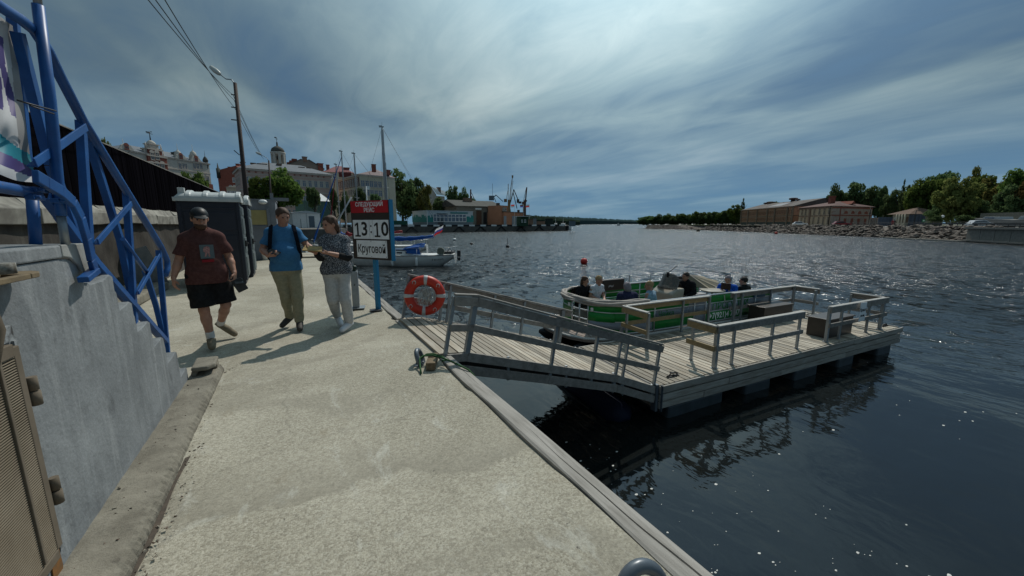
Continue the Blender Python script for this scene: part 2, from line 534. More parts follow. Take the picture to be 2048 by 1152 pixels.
def water_material():
    m = bpy.data.materials.new('harbour_water'); m.use_nodes = True
    t = m.node_tree; b = t.nodes['Principled BSDF']
    b.inputs['Base Color'].default_value = (0.009, 0.011, 0.011, 1)
    b.inputs['Roughness'].default_value = 0.05
    b.inputs['IOR'].default_value = 1.48
    g = t.nodes.new('ShaderNodeNewGeometry'); v = g.outputs['Position']
    # the lee of the pontoon is calmer than the open water
    sp = t.nodes.new('ShaderNodeSeparateXYZ'); t.links.new(v, sp.inputs[0])
    dx = nmath(t, 'MULTIPLY', nmath(t, 'SUBTRACT', sp.outputs[0], 5.0), 0.9)
    dy = nmath(t, 'MULTIPLY', nmath(t, 'SUBTRACT', sp.outputs[1], 1.0), 1.0)
    rr = nmath(t, 'SQRT', nmath(t, 'ADD', nmath(t, 'MULTIPLY', dx, dx), nmath(t, 'MULTIPLY', dy, dy)))
    open_ = nramp(t, nmath(t, 'DIVIDE', rr, 30.0, clamp=True), [(0.10, 0.13), (0.33, 0.34), (0.75, 1.0)])
    # small steep facets: smooth, they throw the sun back as sparkle
    far_ = nramp(t, nmath(t, 'DIVIDE', rr, 30.0, clamp=True), [(0.20, 0.0), (0.48, 1.0)])
    fac = nmath(t, 'MULTIPLY', nramp(t, nnoise(t, nmap(t, v, (1.0, 0.6, 1), (0, 0, R(-30))), 1.9, 4, 0.7, 0.3), [(0.56, 0.0), (0.66, 1.0)]), nmath(t, 'MULTIPLY', open_, far_))
    ro = nramp(t, nmath(t, 'DIVIDE', rr, 60.0, clamp=True), [(0.06, 0.04), (0.22, 0.15), (0.7, 0.25)])
    t.links.new(nmath(t, 'MULTIPLY', ro, nmath(t, 'SUBTRACT', 1.0, nmath(t, 'MULTIPLY', fac, 0.85))), b.inputs['Roughness'])
    w1 = nnoise(t, nmap(t, v, (1.0, 0.62, 1), (0, 0, R(-28))), 1.15, 3, 0.5, 0.4)
    w2 = nnoise(t, nmap(t, v, (1.0, 0.55, 1), (0, 0, R(-20))), 3.6, 3, 0.55, 0.5)
    w3 = nnoise(t, nmap(t, v, (1.0, 0.7, 1), (0, 0, R(-35))), 11.0, 2, 0.5, 0.2)
    w0 = nnoise(t, nmap(t, v, (1.0, 0.55, 1), (0, 0, R(-32))), 0.42, 3, 0.5, 0.6)
    h = nmath(t, 'ADD', nmath(t, 'ADD', nmath(t, 'MULTIPLY', w0, nmath(t, 'MULTIPLY', open_, 0.85)), nmath(t, 'MULTIPLY', w1, 0.62)), nmath(t, 'ADD', nmath(t, 'MULTIPLY', w2, nmath(t, 'ADD', 0.14, nmath(t, 'MULTIPLY', far_, 0.22))), nmath(t, 'MULTIPLY', w3, nmath(t, 'MULTIPLY', open_, 0.13))))
    h = nmath(t, 'MULTIPLY', nmath(t, 'MULTIPLY', h, open_), nmath(t, 'ADD', 0.5, nmath(t, 'MULTIPLY', fac, 1.4)))
    bn = t.nodes.new('ShaderNodeBump'); bn.inputs['Strength'].default_value = 1.0; bn.inputs['Distance'].default_value = 0.72
    t.links.new(h, bn.inputs['Height']); t.links.new(bn.outputs[0], b.inputs['Normal'])
    return m


M_['quay'] = quay_material()
M_['water'] = water_material()
M_['plaster'] = plaster_material('cement_render', (0.165, 0.178, 0.186), (0.265, 0.283, 0.292), (0.35, 0.366, 0.37))
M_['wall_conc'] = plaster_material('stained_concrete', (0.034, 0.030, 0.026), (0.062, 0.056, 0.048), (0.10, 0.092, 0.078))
M_['coping'] = mat('coping_concrete', (0.30, 0.29, 0.25), 0.85, 0, (0.16, 0.15, 0.13), 3.5, bump=0.04, rand=0.15)
M_['curb'] = mat('old_concrete', (0.25, 0.23, 0.185), 0.95, 0, (0.16, 0.145, 0.115), 5, bump=0.10, bscale=26, col3=(0.09, 0.08, 0.065), scale3=9, c3=(0.6, 0.72))
# ================================================================== THE SETTING
WZ = -1.68                                   # water level


def struct(o):
    return tag(o, kind='structure')


# ---- water: one sheet with real waves near the quay, denser where they show
def graded(a, b, c, step, grow):
    xs = [c]
    x = c
    while x < b:
        x += max(step, grow * (x - c)); xs.append(min(x, b))
    x = c
    lo = []
    while x > a:
        x -= max(step, grow * (c - x)); lo.append(max(x, a))
    return np.array(lo[::-1] + xs)


gx = graded(-60, 5200, 5.0, 0.10, 0.022)
gy = graded(-60, 5200, 3.0, 0.10, 0.022)
XX, YY = np.meshgrid(gx, gy, indexing='ij')
rng = np.random.default_rng(3)
ZZ = np.zeros_like(XX)
cell = np.maximum(np.gradient(gx)[:, None], np.gradient(gy)[None, :])
calm = np.clip((np.hypot(XX - 4.5, YY - 1.0) - 2.0) / 14.0, 0.12, 1.0)
for i in range(46):
    lam = 0.5 * (7.0 ** (i / 45.0))
    a = R(-62) + rng.normal() * 0.55
    k = 2 * PI / lam
    amp = 0.0042 * lam ** 1.0
    ok = np.clip((lam / np.maximum(cell, 1e-6) - 3.0) / 3.0, 0, 1)
    ZZ += ok * amp * np.sin(k * (XX * math.cos(a) + YY * math.sin(a)) + rng.uniform(0, 6.28))
ZZ = WZ + ZZ * calm * 0.8
nx, ny = XX.shape
vv = np.stack([XX.ravel(), YY.ravel(), ZZ.ravel()], 1)
idx = np.arange(nx * ny).reshape(nx, ny)
fq = np.stack([idx[:-1, :-1].ravel(), idx[1:, :-1].ravel(), idx[1:, 1:].ravel(), idx[:-1, 1:].ravel()], 1)


def np_mesh(name, v, f, m, smooth=True):
    me = bpy.data.meshes.new(name)
    me.vertices.add(len(v)); me.vertices.foreach_set('co', np.ascontiguousarray(v, dtype=np.float32).ravel())
    n = f.shape[1]
    me.loops.add(f.size); me.loops.foreach_set('vertex_index', np.ascontiguousarray(f, dtype=np.int32).ravel())
    me.polygons.add(len(f)); me.polygons.foreach_set('loop_start', np.arange(0, f.size, n, dtype=np.int32))
    me.polygons.foreach_set('use_smooth', np.full(len(f), smooth))
    for x in (m if isinstance(m, (list, tuple)) else [m]):
        me.materials.append(x)
    me.update(calc_edges=True)
    return me


struct(link('water', np_mesh('water', vv, fq, M_['water'])))

# ---- quay slab (rough concrete), its wall, and the higher street behind the retaining wall
def quay_top():
    xs = np.concatenate([np.linspace(-3.6, -0.8, 15), np.linspace(-0.8, 1.372, 40)[1:]])
    ys = np.concatenate([np.linspace(-3, 8, 150), np.linspace(8, 24, 60)[1:]])
    X, Y = np.meshgrid(xs, ys, indexing='ij')
    r = np.random.default_rng(5)
    Z = np.zeros_like(X)
    for i in range(24):
        lam = r.uniform(0.5, 4.0); a = r.uniform(0, 6.28)
        Z += 0.0011 * lam * np.sin(2 * PI / lam * (X * math.cos(a) + Y * math.sin(a)) + r.uniform(0, 6.28))
    Z -= 0.006
    # worn edge against the timber
    e = np.clip((X - 1.25) / 0.12, 0, 1)
    Z -= e * (0.010 + 0.02 * np.maximum(0, np.sin(Y * 3.1 + np.sin(Y * 7.7)) * np.sin(Y * 1.3)))
    v = np.stack([X.ravel(), Y.ravel(), Z.ravel()], 1)
    i_ = np.arange(X.size).reshape(X.shape)
    f = np.stack([i_[:-1, :-1].ravel(), i_[1:, :-1].ravel(), i_[1:, 1:].ravel(), i_[:-1, 1:].ravel()], 1)
    return np_mesh('quay', v, f, M_['quay'])


quay = struct(link('quay_pavement', quay_top()))
b = MB()
b.box((-1.1, 10.5, -1.82), (5.12, 27.0, 3.56))
struct(b.obj('quay_wall', M_['wall_conc']))
M_['street'] = mat('street_asphalt', (0.07, 0.07, 0.072), 0.9)
M_['grass'] = mat('grass', (0.055, 0.085, 0.022), 0.9, 0, (0.085, 0.11, 0.035), 0.6)
b = MB()
b.add([(-3.9, -10, 1.93), (-3.9, 145, 1.93), (-6, 190, 2.2), (-40, 420, 9), (-500, 420, 14), (-500, -10, 3)], [(0, 1, 2, 3, 4, 5)])
b.add([(-3.9, -10, 1.93), (-3.9, 145, 1.93), (-3.9, 145, -3), (-3.9, -10, -3)], [(0, 1, 2, 3)])
struct(b.obj('street', M_['street']))

# ---- timber edge of the quay: separate baulks
for y0, y1 in ((-2.2, 4.19), (6.32, 9.9), (9.92, 14.2), (14.22, 19.0), (19.02, 24.0)):
    b = MB()
    n = max(6, int((y1 - y0) / 0.12))
    x0, x1 = 1.378, 1.535
    rr_ = random.Random(int(y0 * 10))
    cr = 1.445 + rr_.uniform(-0.01, 0.02)
    sec = []
    for i in range(n + 1):
        y = y0 + (y1 - y0) * i / n
        c = cr + 0.012 * math.sin(y * 2.1 + 1) + 0.004 * math.sin(y * 9)
        w = 0.003 + 0.003 * math.sin(y * 1.7)
        t = 0.004 + 0.003 * math.sin(y * 3.3)
        sec.append([(x0 + 0.006 * math.sin(y * 5), y, -0.005), (x0 + 0.012, y, t), (c - w, y, t), (c, y, t - 0.03), (c + w, y, t), (x1 - 0.012, y, t - 0.002), (x1, y, t - 0.014), (x1, y, -0.2), (x0, y, -0.2)])
    m = len(sec[0])
    vs = [p for s_ in sec for p in s_]
    fs = [(i * m + k, i * m + (k + 1) % m, (i + 1) * m + (k + 1) % m, (i + 1) * m + k) for i in range(n) for k in range(m)]
    fs += [tuple(range(m)), tuple(n * m + k for k in range(m))]
    b.add(vs, fs)
    o = b.obj('edge_timber', M_['edge_wood'])
    lb = {-2.2: 'long grey cracked edge timber running past the lower mooring ring up to the gangway',
          6.32: 'grey edge timber starting on the far side of the gangway', 9.92: 'grey edge timber beside the blue sign post, second past the gangway',
          14.22: 'grey edge timber behind the woman, third past the gangway', 19.02: 'last grey edge timber at the far corner of the quay'}[y0]
    tag(o, lb, 'timber', 'timbers along the quay edge')

# ---- retaining wall with its coping stones and the black board fence
rw = thing('retaining_wall', 'stained concrete retaining wall with broken coping below the black fence', 'wall', (-3.6, 0, 0))
b = MB()


def rwf(u, v):
    y = -2 + 26 * u
    z = -0.05 + 1.62 * v
    x = 0.02 * math.sin(y * 1.9) * math.sin(z * 3 + y) + 0.015 * math.sin(y * 5.3 + z * 6)
    return (x + (0.30 * (1 - v) ** 6), y, z)


b.grid(rwf, 120, 16)
b.box((-0.25, 11, 0.8), (0.4, 26, 1.55))
b.obj('wall_face', M_['wall_conc'], rw)
yy = 1.5
k = 0
while yy < 24:
    ln = random.uniform(1.1, 1.6)
    b = MB()
    h = random.uniform(0.0, 0.025)
    j = [random.uniform(-0.025, 0.02) for _ in range(12)]
    pr = [(0.115 + j[0], 1.56 + j[1]), (0.125, 1.80 + j[2]), (0.08 + j[3], 1.835), (-0.03, 1.87 + j[4]), (-0.10, 1.965 + h), (-0.32, 1.97 + h), (-0.32, 1.56)]
    pr2 = [(p[0] + random.uniform(-0.02, 0.02), p[1] + random.uniform(-0.015, 0.015)) for p in pr]
    n = len(pr)
    ys = [yy, yy + ln * 0.33, yy + ln * 0.66, yy + ln - 0.025]
    vs = []
    for q, y in enumerate(ys):
        for i in range(n):
            t = q / 3
            vs.append((pr[i][0] * (1 - t) + pr2[i][0] * t + random.uniform(-0.012, 0.012), y, pr[i][1] * (1 - t) + pr2[i][1] * t + random.uniform(-0.012, 0.012)))
    fs = [(q * n + i, q * n + (i + 1) % n, (q + 1) * n + (i + 1) % n, (q + 1) * n + i) for q in range(3) for i in range(n)] + [tuple(range(n)), tuple(3 * n + i for i in range(n))]
    b.add(vs, fs)
    b.obj('coping_stone', M_['coping'], rw, bev=0.012)
    yy += ln
M_['fence'] = mat('black_stained_board', (0.0035, 0.0033, 0.0045), 1.0, 0, (0.006, 0.0055, 0.007), 2, (8, 8, 0.6), rand=0.25, spec=0.0)
fn = thing('board_fence', 'tall black board fence on top of the concrete retaining wall', 'fence', (-3.78, 0, 0))
bm_ = MB()
bm_.box((0, 0, 0.745), (0.03, 0.192, 1.49))
board = bm_.mesh('board', M_['fence'])
y = 2.6
i = 0
while y < 50:
    gap = 0.035 if i in (19, 24, 30) else 0.004
    o = link('board', board, fn)
    o.location = (random.uniform(-0.012, 0.012), y, 1.95 + random.uniform(-0.012, 0.012))
    o.rotation_euler = (0, 0, random.uniform(-0.02, 0.02))
    y += 0.195 + gap
    i += 1
b = MB()
b.box((-0.06, 26, 2.3), (0.05, 48, 0.1)); b.box((-0.06, 26, 3.1), (0.05, 48, 0.1))
b.obj('fence_rail', M_['fence'], fn)
b = MB(); b.box((0, 26.3, 3.455), (0.06, 47.6, 0.025)); b.obj('fence_cap', M_['rail_wood'], fn)

# ---- footing strip at the foot of the stair wall, chipped along its edge
b = MB()


def footf(u, v):
    y = -2.2 + 7.13 * u
    r = 0.006 * math.sin(y * 3.3) + 0.004 * math.sin(y * 19 + 1) + 0.003 * math.sin(y * 41) + 0.003 * math.sin(y * 97)
    tbl = [(-1.005, 0.088), (-0.93, 0.092), (-0.85, 0.090), (-0.798 + r * .6, 0.086 + r * 0.2), (-0.785 + r * .8, 0.066), (-0.772 + r * 0.5, 0.03), (-0.768, -0.03)]
    t = tbl[int(round(v * 6))]
    return (t[0] + 0.002 * math.sin(y * 90 + v * 20), y, t[1] + 0.002 * math.sin(y * 33 + v * 9))


b.grid(footf, 300, 6, smooth=False)
b.add([(-1.0, 4.93, -0.03), (-0.762, 4.93, -0.03), (-0.80, 4.93, 0.08), (-1.0, 4.93, 0.088)], [(0, 1, 2, 3)])
struct(b.obj('kerb', M_['curb']))
b = MB()
blk = [(-0.975, 4.60), (-0.845, 4.59), (-0.79, 4.66), (-0.80, 4.92), (-0.99, 4.95)]
b.prism(blk, 0.142, 0.188); b.box((-0.965, 4.78, 0.113), (0.04, 0.30, 0.05)); b.box((-0.82, 4.86, 0.113), (0.04, 0.12, 0.05)); b.box((-0.89, 4.92, 0.113), (0.12, 0.04, 0.05))
tag(b.obj('concrete_block', M_['curb'], bev=0.015), 'brown concrete slab over a small dark hollow at the foot of the stairs', 'slab')
b = MB(); b.grid(lambda u, v: (-0.766 + (0.022 + 0.006 * math.sin(u * 60)) * v, -2.2 + 7.1 * u, 0.0015), 160, 1)  # flat dark strip drawn as the slot beside the kerb
struct(b.obj('gutter', mat('gutter_dark', (0.05, 0.042, 0.034), 0.95, 0, (0.11, 0.085, 0.065), 12)))
# loose gravel and dirt along the kerb
b = MB()
rg = random.Random(4)
for i in range(420):
    y = rg.uniform(1.2, 5.0)
    x = -0.755 + abs(rg.gauss(0, 0.045)) if i < 330 else rg.uniform(-0.98, -0.83)
    z = 0.0 if i < 330 else 0.088
    s_ = rg.choice((0.004, 0.005, 0.006, 0.008, 0.012))
    vs = [(x + rg.uniform(-1, 1) * s_, y + rg.uniform(-1, 1) * s_, z + rg.uniform(-0.3, 1.0) * s_) for _ in range(6)]
    b.add(vs, [(0, 1, 2), (0, 2, 3), (0, 3, 4), (1, 2, 5), (2, 3, 5), (3, 4, 5), (0, 1, 4), (1, 4, 5)])
tag(b.obj('gravel', mat('brown_gravel', (0.10, 0.065, 0.045), 0.9, 0, (0.30, 0.27, 0.22), 30, contrast=(0.45, 0.55))), kind='stuff')

# ---- concrete stairs with rendered side wall
st = thing('concrete_staircase', 'grey rendered concrete staircase with stepped side wall', 'staircase')
steps = [(2.94, 3.28, 1.25), (3.28, 3.515, 1.04), (3.515, 3.80, 0.84), (3.80, 4.05, 0.65), (4.05, 4.36, 0.435), (4.36, 4.60, 0.205)]
prof = [(-2.0, -0.05), (-2.0, 1.40), (2.70, 1.40), (2.86, 1.385), (2.90, 1.25)]
rj = random.Random(2)
for y0, y1, z in steps:
    prof += [(y0 + rj.uniform(-.004, .012), z + (0.10 if y0 > 3 else 0.0)), (y0 + rj.uniform(0, .02), z - 0.012), (y0 + (y1 - y0) * 0.55, z + rj.uniform(-.012, .004)), (y1 - 0.05, z + 0.012), (y1 - 0.008, z - 0.006), (y1 + rj.uniform(-.012, .012), z - 0.09)]
prof += [(4.60, -0.05)]
b = MB()
b.prism(prof, -1.16, -1.0, axis='x')
b.obj('side_wall', M_['plaster'], st, bev=0.012)
b = MB(); b.box((-1.75, 0.45, 0.7), (1.18, 4.9, 1.50)); b.obj('stair_core', M_['wall_conc'], st)
b = MB(); b.box((-1.72, 0.46, 1.435), (1.46, 4.94, 0.062)); b.obj('landing_slab', M_['plaster'], st, bev=0.008)
for y0, y1, z in steps:
    b = MB()
    b.box((-1.75, (y0 + y1) / 2 + 0.004, z - 0.03 - 0.11), (1.18, y1 - y0 - 0.004, 0.22))
    b.obj('step', M_['curb'], st, bev=0.01)
# thick ragged paint skin left at the end of the landing
b = MB()
b.prism([(2.70, 1.468), (2.93, 1.466), (2.935, 1.40), (2.955, 1.395), (2.968, 1.28), (2.93, 1.255), (2.905, 1.26), (2.85, 1.35), (2.77, 1.40), (2.70, 1.41)], -1.0, -0.986, axis='x')
b.obj('render_patch', mat('pale_patch', (0.35, 0.36, 0.345), 0.8, 0, (0.25, 0.25, 0.235), 8, bump=0.03), st, bev=0.005)
# rusty bracket plate with a slot, bolted to the wall below the landing
b = MB()
b.box((-0.988, 1.75, 1.370), (0.024, 0.98, 0.02)); b.box((-0.905, 1.70, 1.370), (0.028, 0.96, 0.02))
b.prism([(-1.0, 2.24), (-0.976, 2.20), (-0.945, 2.185), (-0.919, 2.18), (-0.893, 2.19), (-0.892, 2.235), (-0.91, 2.285), (-0.945, 2.325), (-0.97, 2.33), (-1.0, 2.30)], 1.36, 1.38)
b.box((-0.947, 1.6, 1.362), (0.06, 0.7, 0.006))
b.obj('bracket_plate', mat('bracket_rust', (0.20, 0.15, 0.085), 0.85, 0, (0.12, 0.09, 0.055), 14, bump=0.03), st, bev=0.003)
b = MB()
b.tube([(-0.947, 2.16, 1.385), (-0.947, 2.16, 1.425)], 0.03, 12); b.tube([(-0.965, 2.10, 1.385), (-0.965, 2.10, 1.45)], 0.026, 10)
b.obj('bracket_socket', mat('flaking_paint', (0.36, 0.36, 0.33), 0.7, 0, (0.10, 0.09, 0.07), 30), st)
b = MB(); b.tube([(-0.94, 1.98, 1.36), (-0.945, 2.03, 1.20), (-0.975, 1.99, 1.02)], 0.028, 8); b.obj('bracket_stay', M_['rust'], st)
# hatch leaf of expanded metal on two hinges
b = MB()
HX = -0.982
for c, d in (((HX, 2.19, 0.655), (0.016, 0.038, 0.89)), ((HX, 1.0, 1.09), (0.022, 2.34, 0.05)), ((HX, 1.0, 0.195), (0.022, 2.34, 0.04)), ((HX + 0.009, 2.075, 0.655), (0.010, 0.016, 0.86)), ((HX + 0.012, 1.60, 0.655), (0.018, 0.02, 0.86))):
    b.box(c, d)
ht = b.obj('hatch', M_['rust'], st, bev=0.003)
b = MB()
nr = 84
zz = 0.21
for k in range(nr):
    z0 = 0.215 + k * (0.85 / nr)
    b.add([(HX - 0.006, 0.2, z0), (HX - 0.006, 2.17, z0), (HX + 0.007, 2.17, z0 + 0.0055), (HX + 0.007, 0.2, z0 + 0.0055), (HX + 0.006, 2.17, z0 + 0.009), (HX + 0.006, 0.2, z0 + 0.009), (HX - 0.007, 2.17, z0 + 0.0075), (HX - 0.007, 0.2, z0 + 0.0075)], [(0, 1, 2, 3), (3, 2, 4, 5), (5, 4, 6, 7)])
tag(b.obj('grille', M_['grille'], ht), kind='stuff')
b = MB(); b.box((HX - 0.012, 1.2, 0.64), (0.006, 1.98, 0.88)); b.obj('backing', M_['dark'], ht)
for z in (0.90, 0.45):
    b = MB(); b.tube([(-0.972, 2.235, z - 0.062), (-0.972, 2.235, z - 0.004)], 0.018, 10); b.tube([(-0.972, 2.235, z + 0.002), (-0.972, 2.235, z + 0.058)], 0.016, 10)
    b.box((-0.988, 2.215, z), (0.014, 0.05, 0.10))
    b.obj('hinge', M_['rust'], ht)
b = MB(); b.box((-0.996, 2.235, 0.64), (0.010, 0.02, 0.95)); b.box((-0.994, 1.2, 1.15), (0.016, 2.04, 0.06)); b.obj('hatch_surround', mat('chipped_edge', (0.27, 0.29, 0.30), 0.85, 0, (0.05, 0.05, 0.05), 11, contrast=(0.5, 0.6)), ht)
b = MB(); b.prism([(2.14, 0.02), (2.17, 0.06), (2.205, 0.05), (2.225, 0.10), (2.215, 0.32), (2.19, 0.34), (2.16, 0.2)], -0.9985, -0.994, axis='x')
b.obj('rust_stain', mat('rust_stain', (0.24, 0.10, 0.02), 0.9, 0, (0.13, 0.08, 0.04), 20), ht)
# ---- blue tubular railing of the stairs (its plane leans slightly outward)
def rp(px, py, off=0.0):
    v = _F + _R * (px - 1024) / FPX - _U * (py - 576) / FPX
    a0 = -1.10 + off
    t = (a0 + 0.05 * CAM_H) / (v[0] - 0.05 * v[2])
    return Vector((v[0] * t, v[1] * t, CAM_H + v[2] * t))


rl = thing('stair_railing', 'blue painted steel truss railing of the concrete stairs', 'railing')
BP = M_['blue_paint']
Xv = Vector((1, 0, 0))


def member(name, pts, w=0.045, h=0.03, off=0.0, m=BP):
    b = MB()
    for p, q in zip(pts[:-1], pts[1:]):
        A, B = rp(*p, off), rp(*q, off)
        b.bar(A, B, w, 0.008, up=Xv)                 # flange
        d = (B - A).normalized(); side = d.cross(Xv).normalized()
        b.bar(A + side * (w / 2 - 0.004) - Xv * 0.014, B + side * (w / 2 - 0.004) - Xv * 0.014, 0.007, 0.036, up=Xv)   # the angle's other leg
    return b.obj(name, m, rl, bev=0.002)


def rtube(name, pts, r, off=0.0, m=BP, n=12):
    b = MB()
    P_ = [rp(*p, off) for p in pts]
    b.tube(P_, r, n)
    return b.obj(name, m, rl)


rtube('handrail', [(-260, -170), (-80, -45), (0, 13), (40, 38), (70, 62), (95, 100), (120, 152), (165, 240), (240, 362), (300, 458), (322, 494), (334, 520), (335, 537), (331, 550)], 0.023)
rtube('corner_post', [(76, 10), (100, 200), (117, 380), (122, 432)], 0.0215, 0.03)
rtube('flag_pole', [(62, -120), (78, 30)], 0.015, 0.03, mat('bare_pole', (0.30, 0.28, 0.25), 0.6))
rtube('post_foot', [(122, 430), (131, 489)], 0.017, 0.03, M_['galv'])
member('post', [(34, 34), (62, 335)], 0.03, off=-0.09)
member('post', [(168, 243), (188, 548)], 0.045)
member('post', [(258, 386), (274, 648)], 0.045)
member('post', [(321, 500), (339, 706)], 0.035)
rtube('post', [(64, 392), (72, 489)], 0.021, -0.03)
member('brace', [(44, 66), (110, 330), (186, 540)], 0.045, 0.02, -0.02)
member('brace', [(180, 268), (246, 480), (272, 610)], 0.042, 0.02, -0.02)
member('brace', [(294, 540), (316, 610), (335, 690)], 0.03, 0.02, -0.02)
member('cross_brace', [(70, 326), (173, 254)], 0.04, 0.02, 0.02)
member('cross_brace', [(196, 484), (263, 407)], 0.036, 0.02, 0.02)
member('cross_brace', [(277, 586), (320, 510)], 0.03, 0.02, 0.02)
rtube('brace_rod', [(245, 478), (294, 545)], 0.014)
member('lower_chord', [(98, 392), (200, 528), (336, 682)], 0.042, 0.03, 0.01)
member('lower_chord', [(124, 432), (205, 545), (325, 676)], 0.03, 0.03, -0.05)
rtube('lower_rail', [(-220, 352), (-60, 366), (0, 374), (40, 381), (72, 388)], 0.024, 0.03)
b = MB()
sp_ = [(70, 352), (92, 365), (122, 383), (146, 405), (162, 436), (174, 478), (183, 520), (190, 545)]
for p, q in zip(sp_[:-1], sp_[1:]):
    b.bar(rp(*p, 0.08), rp(*q, 0.08), 0.055, 0.022, up=Xv)
b.bar(rp(190, 541, 0.08), rp(166, 560, 0.08), 0.03, 0.045, up=Xv)
b.obj('curved_bracket', BP, rl, bev=0.004)
for q in ((70, 395), (118, 402), (76, 380)):
    b = MB(); c_ = rp(*q, 0.05); b.box(c_, (0.03, 0.09, 0.022)); b.tube([c_ + Vector((0.0, -.03, 0)), c_ + Vector((0.03, -.03, 0))], 0.009, 6)
    b.obj('clamp', BP, rl, bev=0.003)
b = MB(); b.tube([rp(33, 200, .03), rp(60, 208, .06), rp(112, 222, .06)], 0.0035, 6); b.tube([rp(60, 211, .06), rp(108, 228, .06)], 0.003, 6)
b.obj('tie_cord', M_['black'], rl)

# ---- printed banner tied inside the railing
mw = mat('banner_white', (0.50, 0.51, 0.52), 0.7, 0, (0.44, 0.45, 0.46), 4)
mg = mat('banner_hem', (0.27, 0.27, 0.27), 0.8)
mt = mat('banner_teal', (0.01, 0.22, 0.29), 0.6)
mp = mat('banner_purple', (0.055, 0.04, 0.17), 0.6)
PLX = -1.035


def bp(px, py, off=0.0):
    v = _F + _R * (px - 1024) / FPX - _U * (py - 576) / FPX
    t = (PLX + off) / v[0]
    return Vector((v[0] * t, v[1] * t, CAM_H + v[2] * t))


def inside(p, poly):
    c = False
    n = len(poly)
    for i in range(n):
        (x1, y1), (x2, y2) = poly[i], poly[i - 1]
        if (y1 > p[1]) != (y2 > p[1]) and p[0] < (x2 - x1) * (p[1] - y1) / (y2 - y1) + x1:
            c = not c
    return c


l1 = [(-40, 40), (0, 72), (6, 77), (11, 133), (20, 165), (31, 200), (33, 236), (22, 229), (16, 205), (11, 186), (0, 134), (-40, 70)]
l2 = [(-40, 110), (0, 150), (3, 158), (7, 222), (-3, 214), (-40, 196)]
l3 = [(-130, -60), (-90, -30), (-70, 100), (-62, 190), (-80, 180), (-110, 20)]


def right_edge(py):
    return np.interp(py, [20, 110, 190, 250, 310, 372], [21, 33, 45, 52, 60, 75])


b = MB()
NU, NV = 120, 110
vs, uv = [], []
for i in range(NU + 1):
    for j in range(NV + 1):
        u, v = (i / NU) ** 0.8, j / NV
        px0 = -190 + (60 + 190) * u
        top, bot = 25 + 0.7 * (px0 - 22), 372 + 0.27 * (px0 - 74) + 3 * math.sin(px0 * 0.07)
        py = top + (bot - top) * v
        px = -190 + (float(right_edge(py)) + 190) * u
        p = bp(px, py, 0.010 * math.sin(px * 0.09 + py * 0.02) + 0.007 * math.sin(py * 0.06 - px * 0.03))
        vs.append(p); uv.append((px, py))
b.v = [tuple(p) for p in vs]
for i in range(NU):
    for j in range(NV):
        q = (i * (NV + 1) + j, (i + 1) * (NV + 1) + j, (i + 1) * (NV + 1) + j + 1, i * (NV + 1) + j + 1)
        px = sum(uv[k_][0] for k_ in q) / 4; py = sum(uv[k_][1] for k_ in q) / 4
        t = px / 70
        sg = 5 * math.sin(t * 3.0)
        y1, y2, y3 = 267 + 45 * t + sg, 304 + 41 * t - sg, 330 + 27 * t
        hem = px > float(right_edge(py)) - np.interp(py, [20, 120, 200, 310], [10, 12, 17, 20])
        m_ = 0
        if py > y3: m_ = 0
        elif py > y2: m_ = 3
        elif py > y1: m_ = 2
        elif hem: m_ = 1
        elif inside((px, py), l1) or inside((px, py), l2) or inside((px, py), l3): m_ = 3
        b.f.append(list(q)); b.mi.append(m_); b.sm.append(True)
tag(b.obj('banner', [mw, mg, mt, mp]), 'white banner with purple lettering and teal wave tied to the blue railing', 'banner')

# ---- mooring rings
def mooring_ring(x, y, rz, label, s_=1.0):
    t = thing('mooring_ring', label, 'mooring ring', (x, y, 0), rz, 'steel mooring rings on the quay')
    b = MB()
    pts = []
    for i in range(28):
        a = 2 * PI * i / 28
        pts.append((0.088 * s_ * math.cos(a), 0.03 * math.sin(a), 0.075 * s_ + 0.088 * s_ * math.sin(a)))
    b.tube(pts, 0.026 * s_, 12, closed=True)
    b.obj('ring', M_['ring_grey'], t)
    b = MB(); b.box((0.0, 0, 0.004), (0.16, 0.10, 0.012)); b.tube([(-0.0, -0.045, 0.02), (0, 0.045, 0.02)], 0.014, 8)
    b.obj('base_plate', M_['ring_grey'], t, bev=0.003)
    return t


mooring_ring(1.125, 4.10, R(62), 'grey steel mooring ring beside the wood block with a green rope')
mooring_ring(1.115, 0.895, R(-12), 'grey steel mooring ring lying at the lower edge near the quay timber', 1.12)
# wooden chock and the green rope over the edge
b = MB()
rot = Matrix.Rotation(R(-24), 3, 'Z')
b.box((1.235, 4.00, 0.048), (0.10, 0.34, 0.085), rot)
tag(b.obj('wood_block', mat('chock_wood', (0.20, 0.15, 0.09), 0.85, 0, (0.12, 0.085, 0.05), 6, (6, 1, 6), bump=0.04), bev=0.006), 'short brown wood block lying between ring and edge timber', 'block')
b = MB()
b.tube([(1.05, 3.80, 0.012), (1.07, 3.90, 0.03), (1.10, 4.02, 0.10), (1.16, 4.06, 0.108), (1.25, 4.02, 0.108), (1.35, 3.98, 0.075), (1.44, 3.86, 0.04), (1.52, 3.64, 0.018), (1.552, 3.56, -0.03), (1.556, 3.5, -0.5), (1.558, 3.45, -1.6)], 0.0105, 7)
b.tube([(1.14, 4.12, 0.06), (1.20, 4.08, 0.112), (1.27, 4.05, 0.113), (1.36, 3.99, 0.08), (1.38, 3.95, 0.05), (1.33, 3.93, 0.06)], 0.0105, 7)
tag(b.obj('mooring_rope', M_['rope_green']), 'green rope tied at the mooring ring and hanging over the quay edge', 'rope')

